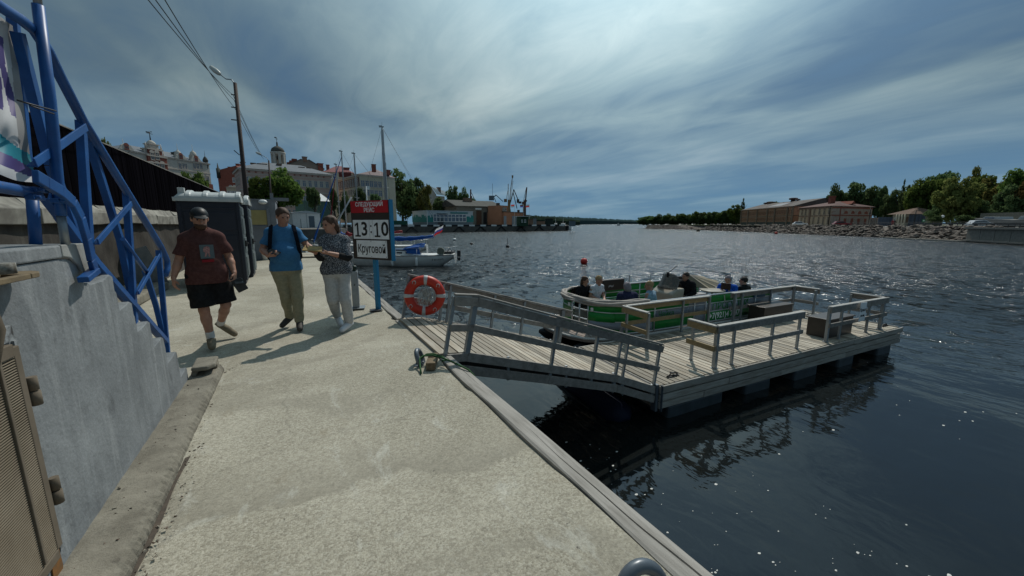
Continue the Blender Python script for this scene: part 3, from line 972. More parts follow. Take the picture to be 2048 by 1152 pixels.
# ---- timetable board
tb = thing('timetable_sign', 'dark timetable board on blue post showing next trip at 13:10', 'sign', (1.21, 7.22, 0))
xd = Vector((0.552, -0.834, 0)); nd = Vector((-0.834, -0.552, 0)); zd = Vector((0, 0, 1))
MS = frame((0, 0, 0), xd, zd)                       # local x along the board, y up, z towards the reader


def sbox(name, x, y, w, h, z, d, m, parent=tb, bev=0):
    b = MB(); b.M = MS
    b.box((x, y, z), (w, h, d))
    return b.obj(name, m, parent, bev=bev)


SB = [(-0.46, 0.925), (0.44, 0.925)]
sbox('post', 0.0, 0.98, 0.085, 1.96, -0.055, 0.06, M_['sign_blue'], bev=0.004)
bd = sbox('board', 0.0, 1.45, 0.94, 1.04, 0.0, 0.035, M_['sign_brown'], bev=0.003)
sbox('edge_strip', 0.482, 1.45, 0.022, 1.05, -0.012, 0.075, M_['sign_blue'])
sbox('header_plate', -0.005, 1.86, 0.90, 0.205, 0.021, 0.006, M_['red'])


def stext(name, body, size, x, y, m, bold=0.0, sx=1.0, line=1.0, z=0.0255):
    return text(name, body, size, m, tb, MS @ Matrix.Translation((x, y, z)), 0.0015, bold, sx, line=line)


stext('lettering', 'СЛЕДУЮЩИЙ', 0.098, 0.0, 1.900, M_['white_card'], 0.0012, 0.98)
stext('lettering', 'РЕЙС', 0.098, 0.0, 1.800, M_['white_card'], 0.0012, 0.98)
sbox('digit_card', -0.225, 1.465, 0.40, 0.335, 0.021, 0.006, M_['white_card'])
sbox('colon_card', 0.022, 1.465, 0.075, 0.335, 0.021, 0.006, M_['white_card'])
sbox('digit_card', 0.165, 1.465, 0.195, 0.335, 0.021, 0.006, M_['white_card'])
sbox('digit_card', 0.352, 1.465, 0.17, 0.335, 0.0215, 0.007, M_['white_card'])
for ch, x in (('1', -0.325), ('3', -0.14), ('1', 0.165), ('0', 0.35)):
    stext('digit', ch, 0.335, x, 1.462, M_['black'], 0.006, 1.05, z=0.0265) if ch != '1' else None
for x in (-0.315, 0.165):
    b = MB(); b.M = MS; b.prism([(x - 0.062, 1.335), (x + 0.072, 1.335), (x + 0.072, 1.362), (x + 0.024, 1.362), (x + 0.024, 1.585), (x - 0.006, 1.585), (x - 0.062, 1.548), (x - 0.062, 1.518), (x - 0.012, 1.545), (x - 0.012, 1.362), (x - 0.062, 1.362)], 0.0252, 0.028); b.obj('digit', M_['black'], tb)
for y in (1.42, 1.525):
    b = MB(); b.M = MS; b.lathe([(0.017, 0), (0.017, 0.003)], 12, (0.022, y, 0.0245)); b.obj('colon_dot', M_['black'], tb)
sbox('route_plate', 0.005, 1.12, 0.74, 0.305, 0.021, 0.006, M_['white_card'])
stext('lettering', 'Круговой', 0.205, 0.005, 1.115, M_['black'], 0.002, 0.73)
b = MB(); b.M = MS
for x in (-0.345, 0.0, 0.355):
    for y in (0.985, 1.255):
        b.lathe([(0.008, 0.023), (0.006, 0.027)], 8, (x, y, 0))
b.obj('screws', M_['dark'], tb)
b = MB(); b.box((0, 0, 0.004), (0.2, 0.2, 0.01)); b.obj('base_plate', M_['dark'], tb)

# ---- galvanised lamp post (service pillar)
pl = thing('steel_pillar', 'short square galvanised service pillar with dark cap beside the sign post', 'pillar', (0.92, 7.58, 0), R(-12))
b = MB(); b.box((0, 0, 0.36), (0.12, 0.12, 0.68)); b.obj('shaft', M_['galv'], pl, bev=0.006)
b = MB(); b.box((0, 0, 0.01), (0.30, 0.26, 0.014)); b.obj('base_plate', M_['galv'], pl)
b = MB(); b.lathe([(0.045, 0.70), (0.045, 0.745), (0.055, 0.75), (0.055, 0.79), (0.02, 0.805)], 14); b.obj('cap', mat('dark_green_cap', (0.01, 0.03, 0.022), 0.4), pl)
b = MB(); b.ball((0, -0.062, 0.45), 0.013); b.obj('lock', M_['dark'], pl)


# ---- portable toilets
mtw = mat('toilet_plastic', (0.012, 0.016, 0.028), 0.5, 0, (0.018, 0.022, 0.036), 3)
mtr = mat('toilet_roof', (0.55, 0.57, 0.56), 0.45, 0, (0.46, 0.49, 0.48), 5)
mtd = mat('toilet_door', (0.10, 0.125, 0.13), 0.5, 0, (0.08, 0.10, 0.105), 3)


def toilet(x, y, rz, label):
    t = thing('portable_toilet', label, 'portable toilet', (x, y, 0), rz, 'portable toilets by the fence')
    w, d, h = 1.24, 1.16, 2.10
    b = MB()
    b.box((0, 0, 0.07), (w - 0.06, d - 0.06, 0.14)); b.box((0, 0, h / 2 + 0.08), (w - 0.05, d - 0.05, h - 0.1))
    b.obj('cabin', mtw, t, bev=0.02)
    for s_ in (-1, 1):
        b = MB()
        b.box((-0.26, s_ * (d / 2 - 0.02), 0.75), (0.46, 0.025, 1.05)); b.box((0.28, s_ * (d / 2 - 0.02), 0.75), (0.46, 0.025, 1.05))
        b.box((0, s_ * (d / 2 - 0.02), 1.62), (1.02, 0.025, 0.46)); b.box((0, s_ * (d / 2 - 0.018), 1.95), (1.1, 0.02, 0.04))
        b.box((-w / 2 + 0.04, s_ * (d / 2 - 0.03), 1.1), (0.08, 0.06, 2.0)); b.box((w / 2 - 0.04, s_ * (d / 2 - 0.03), 1.1), (0.08, 0.06, 2.0))
        b.obj('side_panel', mtw, t, bev=0.012)
    dr = MB(); dr.box((w / 2 - 0.01, 0, 1.08), (0.05, d - 0.22, 1.86)); do = dr.obj('door', mtd, t, bev=0.015)
    b = MB()
    for z, hh in ((0.45, 0.5), (1.0, 0.4), (1.5, 0.42), (1.88, 0.2)):
        b.box((w / 2 + 0.02, 0.02, z), (0.02, d - 0.42, hh))
    b.obj('door_panel', mtd, do, bev=0.01)
    b = MB(); b.box((w / 2 + 0.045, -0.34, 1.05), (0.04, 0.05, 0.16)); b.tube([(w / 2 + 0.05, -0.34, 1.05), (w / 2 + 0.11, -0.34, 1.05)], 0.018, 8); b.obj('handle', M_['dark'], do, bev=0.005)
    b = MB()

    def arch(y_, x_=0.0):
        return h + 0.055 + 0.245 * math.sqrt(max(0, 1 - (y_ / (d / 2 + 0.05)) ** 2))
    ny = 14
    xs = np.linspace(-w / 2 - 0.03, w / 2 + 0.05, 57)

    def rf(u, v):
        x_ = -w / 2 - 0.03 + (w + 0.08) * u
        a = PI * v
        y_ = -(d / 2 + 0.05) * math.cos(a)
        ph = ((u * 4.0 + 0.35) % 1.0)
        rib = 0.035 * (1 if ph < 0.28 else 0)
        endf = min(1.0, u / 0.10 + 0.25)
        return (x_, y_, h + 0.06 + (0.20 + rib) * math.sin(a) ** 0.72 * endf)
    b.grid(rf, 56, 16, smooth=False)
    for s_ in (-1, 1):
        b.box((0.01, s_ * (d / 2 + 0.03), h + 0.04), (w + 0.09, 0.06, 0.075))
    b.box((-w / 2 - 0.02, 0, h + 0.05), (0.05, d + 0.08, 0.09))
    b.prism([(-(d / 2 + 0.03) * math.cos(PI * k / 14), h + 0.02 + 0.19 * math.sin(PI * k / 14) ** 0.8) for k in range(15)], w / 2 + 0.0, w / 2 + 0.03, axis='x')
    b.obj('roof', mtr, t)
    b = MB(); b.box((-w / 2 + 0.12, -d / 2 + 0.12, h + 0.24), (0.13, 0.13, 0.16)); b.obj('vent', mtr, t, bev=0.01)
    return t


toilet(-1.79, 12.66, R(2), 'dark blue portable toilet with pale ribbed roof, nearer of the two')
toilet(-1.74, 14.15, R(1), 'dark blue portable toilet mostly hidden behind the nearer one')

# sheet of board leaning by the toilets
b = MB(); b.bar((-3.05, 12.4, 0.02), (-3.38, 12.4, 0.95), 0.55, 0.02, up=(0, 1, 0)); tag(b.obj('leaning_sheet', M_['galv']), 'grey sheet leaning on the retaining wall beside the toilet', 'sheet')
b = MB()
b.box((-3.1, 9.6, 0.09), (0.8, 5.0, 0.18), Matrix.Rotation(R(1), 3, 'Z'))
tag(b.obj('concrete_slab', M_['curb'], bev=0.03), 'low pale concrete slab along the retaining wall behind the stairs', 'slab')

# ---- grey kiosk
kk = thing('grey_kiosk', 'small grey painted kiosk with a yellow board on its wall', 'kiosk', (-1.75, 21.4, 0))
mkg = mat('kiosk_grey', (0.20, 0.215, 0.24), 0.7, 0, (0.16, 0.175, 0.195), 3)
b = MB(); b.box((0, 0, 1.28), (2.3, 2.8, 2.56)); b.obj('cabin', mkg, kk, bev=0.01)
b = MB(); b.box((0.0, 0, 2.58), (2.36, 2.86, 0.05)); b.obj('roof', mkg, kk)
b = MB(); b.box((0.50, -1.42, 1.83), (0.60, 0.03, 0.62)); b.obj('notice_board', mat('yellow_board', (0.38, 0.32, 0.14), 0.8, 0, (0.33, 0.275, 0.12), 6), kk)
b = MB(); b.box((0.86, -1.44, 1.80), (0.10, 0.10, 0.84)); b.box((0.5, -1.42, 1.42), (0.72, 0.05, 0.06)); b.obj('board_frame', mkg, kk)
b = MB(); b.box((1.05, -1.3, 2.70), (0.12, 0.12, 0.36)); b.box((1.38, -1.25, 2.62), (0.62, 0.12, 0.14)); b.obj('corner_bracket', mkg, kk)
b = MB(); b.ball((0.72, -1.55, 2.48), (0.17, 0.13, 0.10), 12, 8); b.tube([(0.72, -1.40, 2.55), (0.72, -1.55, 2.55)], 0.03, 8); b.obj('floodlight', M_['white'], kk)
b = MB(); b.lathe([(0.10, 0), (0.13, 0.30), (0.14, 0.31), (0.12, 0.31)], 14, (-1.15, 19.7, 0)); tag(b.obj('bucket', M_['white']), 'white bucket standing by the foot of the grey kiosk', 'bucket')
# plank walkway at the far end of the quay
pw = thing('plank_walkway', 'pale plank walkway at the far end of the quay by the boats', 'walkway', (0.45, 20.9, 0))
mpk = MB(); mpk.box((0, 0, 0.05), (1.5, 0.19, 0.045)); pkm = mpk.mesh('plank', M_['deck'])
for i in range(9):
    o = link('plank', pkm, pw); o.location = (random.uniform(-.02, .02), -0.8 + i * 0.205, random.uniform(0, .006))
b = MB(); b.box((0, 0.05, 0.014), (1.3, 1.8, 0.026)); b.obj('bearer', M_['rail_wood'], pw)
# ================================================================== PONTOON, GANGWAY AND TOUR BOAT
PO = Vector((4.96, 3.92, 0)); PA = R(-4.0)
DZ = -1.03                                     # pontoon deck level
pon = thing('floating_pontoon', 'floating timber pontoon with grey plank deck, wooden railings and dark floats', 'pontoon', (PO.x, PO.y, DZ), PA)
PW, PL = 2.2, 8.33
b = MB(); b.box((0, 0, -0.02), (0.098, PW - 0.03, 0.04))
dp = b.mesh('plank', M_['deck'])
npl = int(PL / 0.121)
for i in range(npl):
    o = link('plank', dp, pon)
    o.location = (0.075 + i * 0.121, PW / 2 + random.uniform(-.006, .006), random.uniform(-.003, .003))
    o.rotation_euler = (0, random.uniform(-.012, .012), random.uniform(-.003, .003))
# fascia boards: three tiers with joints
rf_ = random.Random(9)
for tier, (z0, z1, xe) in enumerate(((-0.005, -0.125, PL + 0.03), (-0.150, -0.265, PL - 0.06), (-0.280, -0.39, PL - 0.02))):
    cuts = [0.0] + {0: [2.9, 6.0], 1: [1.7, 4.9], 2: [1.05, 3.3, 5.7]}[tier] + [xe]
    for a_, c_ in zip(cuts[:-1], cuts[1:]):
        b = MB(); b.box(((a_ + c_) / 2, -0.018 + rf_.uniform(-.004, .004), (z0 + z1) / 2), (c_ - a_ - 0.006, 0.036, z0 - z1))
        b.obj('fascia_board', M_['fascia'], pon, bev=0.004)
    for x in (-0.02, PL + 0.03 - (0.0 if tier != 1 else 0.08)):
        b = MB(); b.box((x, PW / 2 + 0.03, (z0 + z1) / 2), (0.036, PW - 0.06, z0 - z1)); b.obj('fascia_board', M_['fascia'], pon, bev=0.004)
    b = MB(); b.box((PL / 2, PW + 0.018, (z0 + z1) / 2), (PL, 0.036, z0 - z1)); b.obj('fascia_board', M_['fascia'], pon, bev=0.004)
b = MB()
for y in (0.06, 0.75, 1.45, 2.14):
    b.box((PL / 2, y, -0.24), (PL - 0.2, 0.06, 0.38))
for x in np.arange(0.4, PL, 1.15):
    b.box((x, 0.012, -0.21), (0.05, 0.024, 0.42))
b.obj('joists', M_['dark'], pon)
b = MB(); b.box((0.02, -0.045, -0.20), (0.012, 0.05, 0.44)); b.box((-0.04, 0.04, -0.20), (0.05, 0.10, 0.46)); b.obj('corner_plate', M_['ring_grey'], pon)
for x0, x1 in ((0.30, 1.70), (2.33, 3.13), (3.95, 4.80), (5.62, 6.32), (7.42, 8.14)):
    b = MB(); b.box(((x0 + x1) / 2, PW / 2, -0.66), (x1 - x0, PW - 0.10, 0.46))
    b.obj('float', M_['float'], pon, bev=0.05)
b = MB(); b.tube([(-0.42, 0.30, -0.70), (-0.42, 0.42, -0.64), (-0.36, 1.4, -0.60), (-0.3, 2.2, -0.60)], [0.12, 0.26, 0.27, 0.27], 16); b.obj('float', M_['float_blue'], pon)
b = MB()
for xo, yo in ((0.53, 0.20), (8.08, 0.22)):
    b.tube([(xo - 0.10, yo, 0.0), (xo - 0.06, yo, 0.06), (xo + 0.06, yo, 0.06), (xo + 0.10, yo, 0.0)], 0.012, 6)
    b.tube([(xo - 0.16, yo - 0.02, 0.03), (xo - 0.05, yo + 0.03, 0.02), (xo + 0.04, yo - 0.04, 0.02), (xo + 0.17, yo + 0.04, 0.015), (xo + 0.12, yo + 0.08, 0.015), (xo - 0.02, yo + 0.05, 0.06)], 0.010, 6)
    b.box((xo, yo, 0.006), (0.26, 0.05, 0.012))
b.obj('deck_cleats', M_['black'], pon)
for (xo, yo) in ((7.9, 1.75),):
    b = MB()
    for q in range(5):
        b.tube([(xo + 0.1 * math.cos(a_) + random.uniform(-.04, .04) - 0.08 * q, yo + 0.07 * math.sin(a_), 0.02 + 0.02 * q * (q % 2)) for a_ in np.linspace(0, 2 * PI, 14)], 0.010, 5)
    tag(b.obj('rope_coil', M_['rope_white'], None), 'loose pale rope coil lying on the far corner of the pontoon deck', 'rope').matrix_world = pon.matrix_basis
RH = 0.80


def rail(posts, thick, ret_first=None):
    """posts: list of (x,y); first/last may turn a corner. One railing part with posts and boards as sub-parts."""
    pass


def make_rail(runs, posts, cap_m, side, name='railing'):
    """runs: [(a,b,material)] board runs in deck coordinates; posts: [(x,y,width)]."""
    b = MB()
    for a_, c_, m_, s_ in runs:
        A = Vector((a_[0], a_[1], RH)); B = Vector((c_[0], c_[1], RH))
        b.bar(A + Vector((s_[0] * .02, s_[1] * .02, 0)), B + Vector((s_[0] * .02, s_[1] * .02, 0)), 0.095, 0.028)
    top = b.obj(name, M_['rail_cap'], pon, bev=0.004)
    for a_, c_, m_, s_ in runs:
        for z, h in ((RH - 0.075, 0.115), (0.385, 0.09)):
            b = MB()
            off = Vector((s_[0] * 0.05, s_[1] * 0.05, 0))
            b.bar(Vector((a_[0], a_[1], z)) + off, Vector((c_[0], c_[1], z)) + off, 0.032, h)
            b.obj('rail_board', M_[m_], top, bev=0.004)
    for x, y, w in posts:
        b = MB(); b.box((x, y, (RH - 0.018) / 2 - 0.01), (w, w, RH - 0.018)); b.box((x, y, 0.008), (w * 1.5, w * 1.5, 0.012))
        b.obj('post', M_['galv'], top, bev=0.003)
    return top


fw, bk = (0, -1), (0, 1)
make_rail([((1.44, 0.14), (4.10, 0.14), 'rail_wood', fw), ((1.46, 0.10), (1.46, 0.70), 'rail_new', (-1, 0))],
          [(1.50, 0.14, 0.068), (1.50, 0.64, 0.045), (1.97, 0.14, 0.045), (3.14, 0.14, 0.045), (4.05, 0.14, 0.045)], 'rail_cap', fw)
make_rail([((5.10, 0.14), (7.68, 0.14), 'rail_wood', fw), ((7.62, 0.10), (7.62, 0.85), 'rail_wood', (1, 0))],
          [(5.16, 0.14, 0.06), (5.68, 0.14, 0.045), (6.9, 0.14, 0.045), (7.58, 0.14, 0.068), (7.58, 0.80, 0.045)], 'rail_cap', fw)
make_rail([((1.12, 2.12), (3.90, 2.12), 'rail_new', bk), ((1.14, 1.42), (1.14, 2.16), 'rail_new', (-1, 0))],
          [(1.18, 1.47, 0.055), (1.18, 2.10, 0.045), (2.92, 2.10, 0.045), (3.85, 2.10, 0.05)], 'rail_cap', bk)
make_rail([((4.75, 2.12), (7.52, 2.12), 'rail_wood', bk), ((7.50, 2.16), (7.50, 1.50), 'rail_wood', (1, 0))],
          [(4.82, 2.10, 0.055), (5.12, 2.10, 0.045), (6.35, 2.10, 0.045), (7.45, 2.10, 0.062), (7.45, 1.55, 0.05)], 'rail_cap', bk)


def on_pontoon(x, y, z=0.0):
    v = Matrix.Rotation(PA, 3, 'Z') @ Vector((x, y, 0))
    return Vector((PO.x + v.x, PO.y + v.y, DZ + z))


def plyboxes(x, y, w, d, h, label):
    t = thing('storage_box', label, 'box', on_pontoon(x, y, 0.002), PA, 'dark boxes on the pontoon deck')
    b = MB(); b.box((0, 0, (h - 0.03) / 2), (w, d, h - 0.03)); b.obj('case', M_['black_box'], t, bev=0.004)
    b = MB(); b.box((0, 0, h - 0.014), (w + 0.05, d + 0.05, 0.026)); b.obj('lid', mat('film_lid', (0.07, 0.06, 0.052), 0.38, 0, (0.055, 0.047, 0.04), 7, spec=0.6), t, bev=0.003)
    return t


plyboxes(6.03, 1.88, 1.22, 0.42, 0.45, 'dark plywood storage box beside the green boat')
plyboxes(5.98, 0.47, 1.08, 0.42, 0.45, 'dark plywood storage box behind the railing with the white notice')
nb = thing('notice', 'white printed notice hung on the pontoon railing', 'notice', on_pontoon(6.30, 0.018), PA)
b = MB(); b.box((0, 0, 0.60), (0.27, 0.008, 0.44)); b.obj('sheet', M_['white_card'], nb)
MN = frame((0, -0.0055, 0.64), (1, 0, 0), (0, 0, 1))
text('lettering', 'Приют', 0.095, M_['black'], nb, MN, 0.001, 0.0015, 0.95)
text('lettering', '102 0406', 0.062, M_['dark'], nb, MN @ Matrix.Translation((0, -0.135, 0)), 0.001, 0.0022, 0.75)

# ------------------------------------------------------------------ gangway
gw = thing('gangway', 'sloping timber gangway with wooden rails between quay and pontoon', 'gangway')
prof = [(1.40, 0.035), (1.73, 0.010), (4.10, -0.70), (4.93, -1.055)]
NA, NB_ = Vector((1.53, 4.23, 0)), Vector((4.93, 3.975, 0))
FA, FB = Vector((1.53, 6.25, 0)), Vector((5.06, 6.08, 0))


def gpt(x, side, z=0.0):
    """side 0 = near edge, 1 = far edge; x = distance from the quay axis."""
    t = (x - 1.53) / (4.93 - 1.53)
    n_ = NA.lerp(NB_, t); f_ = FA.lerp(FB, t)
    p = n_.lerp(f_, side)
    for (x0, z0), (x1, z1) in zip(prof[:-1], prof[1:]):
        if x <= x1 or (x1, z1) == prof[-1]:
            zz = z0 + (z1 - z0) * (x - x0) / (x1 - x0)
            break
    return Vector((p.x, p.y, zz + z))


x = 1.40
while x < 4.90:
    x1 = x + 0.100
    b = MB()
    vs = []
    for z in (-0.038, 0.0):
        for xx_, s_ in ((x, 0.0), (x1, 0.0), (x1, 1.0), (x, 1.0)):
            vs.append(gpt(xx_, s_, z))
    b.add(vs, [(0, 3, 2, 1), (4, 5, 6, 7), (0, 1, 5, 4), (1, 2, 6, 5), (2, 3, 7, 6), (3, 0, 4, 7)])
    b.obj('plank', M_['deck'], gw)
    x += 0.121
for side, so in ((0, -0.025), (1, 0.025)):
    for z in (-0.055, -0.215):
        segs = [(1.66, 2.9), (2.903, 4.10), (4.103, 4.90)] if z < -0.1 else [(1.74, 3.4), (3.403, 4.10), (4.103, 4.93)]
        for a_, c_ in segs:
            A, B = gpt(a_, side, z), gpt(c_, side, z)
            A.y += so; B.y += so
            b = MB(); b.bar(A, B, 0.034, 0.115); b.obj('side_board', M_['rail_wood'], gw, bev=0.004)
    b = MB()
    for a_ in (2.3, 3.2, 4.05, 4.25, 4.85):
        A = gpt(a_, side, -0.30); B = gpt(a_, side, 0.02); b.bar(A, B, 0.03, 0.03)
    b.obj('side_studs', M_['galv'], gw)
b = MB(); A, B = gpt(1.44, 0, -0.06), gpt(1.74, 0, -0.06); b.bar(A + Vector((0, -0.02, 0)), B + Vector((0, -0.02, 0)), 0.034, 0.10); b.obj('side_board', M_['rail_wood'], gw, bev=0.004)
b = MB()
for s_ in (0.12, 0.5, 0.88):
    for a_, c_ in ((1.7, 4.1), (4.1, 4.9)):
        b.bar(gpt(a_, s_, -0.14), gpt(c_, s_, -0.14), 0.08, 0.2)
b.obj('bearers', M_['dark'], gw)
b = MB(); b.bar(gpt(4.915, 0.0, -0.012), gpt(4.915, 1.0, -0.012), 0.035, 0.03); b.obj('end_angle', M_['dark'], gw)
lean = Vector((0.20, 0, 1)).normalized()
GH = 0.70


def grail(side, posts, cap_pts, start):
    b = MB()
    for A, B in zip(cap_pts[:-1], cap_pts[1:]):
        b.bar(A, B, 0.085, 0.026)
    top = b.obj('railing', M_['rail_wood'], gw, bev=0.004)
    so = -0.035 if side == 0 else 0.035
    for dz, h in ((-0.075, 0.108), (-0.40, 0.085)):
        for A, B in zip(cap_pts[:-1], cap_pts[1:]):
            k_ = Vector((lean.x * dz, so, lean.z * dz))
            b = MB(); b.bar(A + k_, B + k_, 0.032, h); b.obj('rail_board', M_['rail_wood'], top, bev=0.004)
    for x_, w in posts:
        A = gpt(x_, side, -0.26 if x_ > 1.9 else -0.02)
        # top where the cap passes
        best = gpt(x_, side, 0) + lean * GH
        for C, D in zip(cap_pts[:-1], cap_pts[1:]):
            if C.x <= best.x <= D.x:
                best.z = C.z + (D.z - C.z) * (best.x - C.x) / (D.x - C.x) - 0.018
        b = MB(); b.bar(A, best, w, w, up=(0, 1, 0)); b.obj('post', M_['galv'], top, bev=0.002)
    return top


c0 = gpt(1.47, 0) + lean * (GH + 0.02); c1 = gpt(1.76, 0) + lean * (GH + 0.015); c2 = gpt(4.90, 0) + lean * GH
grail(0, [(1.47, 0.042), (1.74, 0.065), (2.92, 0.042), (3.62, 0.042), (4.06, 0.040), (4.20, 0.036), (4.86, 0.042)], [c0, c1, c2], 0)
c0 = gpt(1.44, 1) + lean * (GH + 0.03); c2 = gpt(4.62, 1) + lean * (GH + 0.02)
grail(1, [(1.46, 0.042), (2.02, 0.042), (2.14, 0.040), (2.95, 0.042), (3.55, 0.042), (4.40, 0.075)], [c0, c2], 0)

b = MB(); b.box((1.44, 5.26, -0.07), (0.19, 2.06, 0.13)); tag(b.obj('edge_timber', M_['edge_wood'], bev=0.006), 'grey edge timber lying under the top of the gangway', 'timber', 'timbers along the quay edge')
# ------------------------------------------------------------------ lifebuoy on the far rail
lb = thing('lifebuoy', 'red lifebuoy with grey bands and coiled white rope hung on the gangway rail', 'lifebuoy', (1.80, 6.10, 0.40))
to_cam = Vector((-0.10, -0.99, 0.10)).normalized()
MLB = frame((0, 0, 0), Vector((0.90, -0.34, -0.22)), Vector((0.20, 0.0, 1))) @ Matrix.Scale(0.95, 4)
b = MB(); b.M = MLB
b.tube([(0.268 * math.cos(2 * PI * i / 40), 0.268 * math.sin(2 * PI * i / 40), 0) for i in range(40)], 0.083, 16, closed=True)
o = b.obj('ring', M_['red_ring'], lb); 
for a0 in (10, 97, 190, 277):
    b = MB(); b.M = MLB
    b.tube([(0.268 * math.cos(R(a0 - 5 + k)), 0.268 * math.sin(R(a0 - 5 + k)), 0) for k in range(0, 13, 3)], 0.0855, 16)
    b.obj('band', M_['tape'], lb)
b = MB(); b.M = MLB
rgn = random.Random(11)
for k in range(34):
    a_ = rgn.uniform(-0.9, 0.9)
    x0 = 0.02 + rgn.uniform(-0.11, 0.11); w_ = rgn.uniform(0.02, 0.08)
    zt = 0.13 + rgn.uniform(-0.03, 0.03); zb = -0.15 + rgn.uniform(-0.03, 0.07)
    z_ = rgn.uniform(0.0, 0.09)
    pts = []
    for q in range(13):
        t = q / 12
        an = PI * t - PI / 2
        yy_ = zt + (zb - zt) * t
        pts.append((x0 + w_ * math.sin(PI * t) * (1 if k % 2 else -1) + 0.05 * t * a_, yy_, z_ + 0.02 * math.sin(5 * t + k)))
    b.tube(pts, 0.0055, 5)
b.tube([(-0.03, 0.19, 0.03), (0.0, 0.15, 0.08), (0.04, 0.10, 0.11)], 0.007, 5)
b.obj('coiled_rope', M_['rope_white'], lb)
b = MB(); b.M = MLB
for a0 in (50, 138, 228, 318):
    cx_, cy_ = 0.29 * math.cos(R(a0)), 0.29 * math.sin(R(a0))
    for s_ in (-1, 1):
        b.tube([(cx_ + s_ * 0.02, cy_ - 0.03, 0.08), (cx_ + s_ * 0.028, cy_ + 0.01, 0.088), (cx_, cy_ + 0.03, 0.085)], 0.006, 5)
b.tube([(0.10, -0.33, 0.05), (0.12, -0.5, 0.03), (0.09, -0.62, 0.03), (0.16, -0.68, 0.05)], 0.005, 5)
b.obj('grab_line', M_['rope_white'], lb)

# ------------------------------------------------------------------ tour boat (pontoon boat)
M_['green'] = mat('green_panel', (0.008, 0.23, 0.038), 0.4, 0, (0.007, 0.19, 0.032), 2)
M_['hull_grey'] = mat('grey_panel', (0.22, 0.26, 0.31), 0.4, 0, (0.19, 0.23, 0.28), 2)
M_['alu'] = mat('aluminium', (0.55, 0.57, 0.58), 0.35, 0.7)
M_['canvas'] = mat('beige_canvas', (0.40, 0.365, 0.33), 0.85, 0, (0.32, 0.29, 0.26), 9)
M_['boat_deck'] = mat('brown_boat_carpet', (0.30, 0.24, 0.205), 0.9)
M_['seat'] = mat('brown_vinyl', (0.028, 0.02, 0.017), 0.4)
M_['seat_pale'] = mat('grey_vinyl', (0.28, 0.27, 0.27), 0.5)
M_['console'] = mat('beige_gelcoat', (0.36, 0.33, 0.27), 0.35)
bt = thing('tour_boat', 'green pontoon tour boat moored along the far side of the pontoon', 'boat', (PO.x, PO.y, DZ), PA)
BZ = 0.03                                       # boat floor above the pontoon deck
# plan outline of the fence (counter-clockwise from near stern to far stern round the bow)
plan = [(6.75, 2.34), (5.5, 2.33), (4.0, 2.33), (2.6, 2.33), (1.9, 2.34), (1.45, 2.40), (1.12, 2.55), (0.90, 2.78), (0.78, 3.05), (0.72, 3.40), (0.72, 3.70), (0.80, 4.05), (0.98, 4.35), (1.30, 4.58), (1.8, 4.70), (3.0, 4.72), (5.0, 4.72), (6.75, 4.72)]
deckp = [(7.0, 2.27), (4.0, 2.26), (2.0, 2.27), (1.2, 2.29), (0.75, 2.38), (0.45, 2.60), (0.25, 2.95), (0.15, 3.40), (0.14, 3.75), (0.22, 4.15), (0.42, 4.5), (0.8, 4.74), (1.3, 4.79), (4.0, 4.8), (7.0, 4.8)]
b = MB(); b.prism(deckp, BZ - 0.10, BZ); b.obj('deck', M_['boat_deck'], bt)
b = MB(); b.tube([(p[0], p[1], BZ - 0.02) for p in deckp], 0.032, 8); b.obj('rub_rail', M_['rope_white'], bt)
for y in (2.75, 4.3):
    b = MB(); b.tube([(0.22, y, -0.22), (0.5, y, -0.30), (1.1, y, -0.40), (6.9, y, -0.40)], [0.05, 0.2, 0.31, 0.31], 16); b.obj('float', mat('float_black', (0.02, 0.02, 0.022), 0.4), bt)
b = MB(); b.box((3.7, 3.5, -0.16), (5.8, 2.3, 0.12)); b.obj('underframe', M_['dark'], bt)


def plan_at(s_):
    L_ = [0]
    for p, q in zip(plan[:-1], plan[1:]):
        L_.append(L_[-1] + math.hypot(q[0] - p[0], q[1] - p[1]))
    d = s_ * L_[-1]
    for i in range(len(plan) - 1):
        if d <= L_[i + 1] + 1e-9:
            t = (d - L_[i]) / (L_[i + 1] - L_[i])
            return Vector((plan[i][0] + t * (plan[i + 1][0] - plan[i][0]), plan[i][1] + t * (plan[i + 1][1] - plan[i][1]), 0))
    return Vector((*plan[-1], 0))


LT = sum(math.hypot(q[0] - p[0], q[1] - p[1]) for p, q in zip(plan[:-1], plan[1:]))


def s_at_x(x):      # along the straight near side
    return (6.75 - x) / LT


FT = 0.74
LV = [0.04, 0.30, 0.52, FT]


def strip(name, s0, s1, z0, z1, m, off=0.0, n=18, z0b=None):
    b = MB()

    def f(u, v):
        s_ = s0 + (s1 - s0) * u
        p = plan_at(s_); q = plan_at(min(1, s_ + 0.004)); r_ = plan_at(max(0, s_ - 0.004))
        t = (q - r_).normalized(); nrm = Vector((-t.y, t.x, 0))
        zz0 = z0 if z0b is None else z0 + (z0b - z0) * u
        return p + nrm * off + Vector((0, 0, BZ + zz0 + (z1 - zz0) * v))
    b.grid(f, n, 1, smooth=True)
    return b.obj(name, m, bt, thick=0.012)


NOR = 1  # outward offset sign chosen so that positive is inboard on this outline
G_, H_ = M_['green'], M_['hull_grey']
# (x range on the near side) green / grey panels, tier by tier
def panel(x0, x1, cols):
    for k, m in enumerate(cols):
        strip('panel', s_at_x(x0), s_at_x(x1), LV[k] + 0.012, LV[k + 1] - 0.012, m, n=2)


panel(6.70, 6.05, (G_, H_, G_)); panel(6.03, 4.02, (G_, H_, G_)); panel(3.58, 3.40, (G_, H_, H_)); panel(3.39, 2.25, (G_, H_, G_)); panel(4.0, 3.60, (H_, H_, H_))
sb = s_at_x(2.22); se = s_at_x(6.75 - 6.75) 
SB_ = sb; SG0 = 0.0
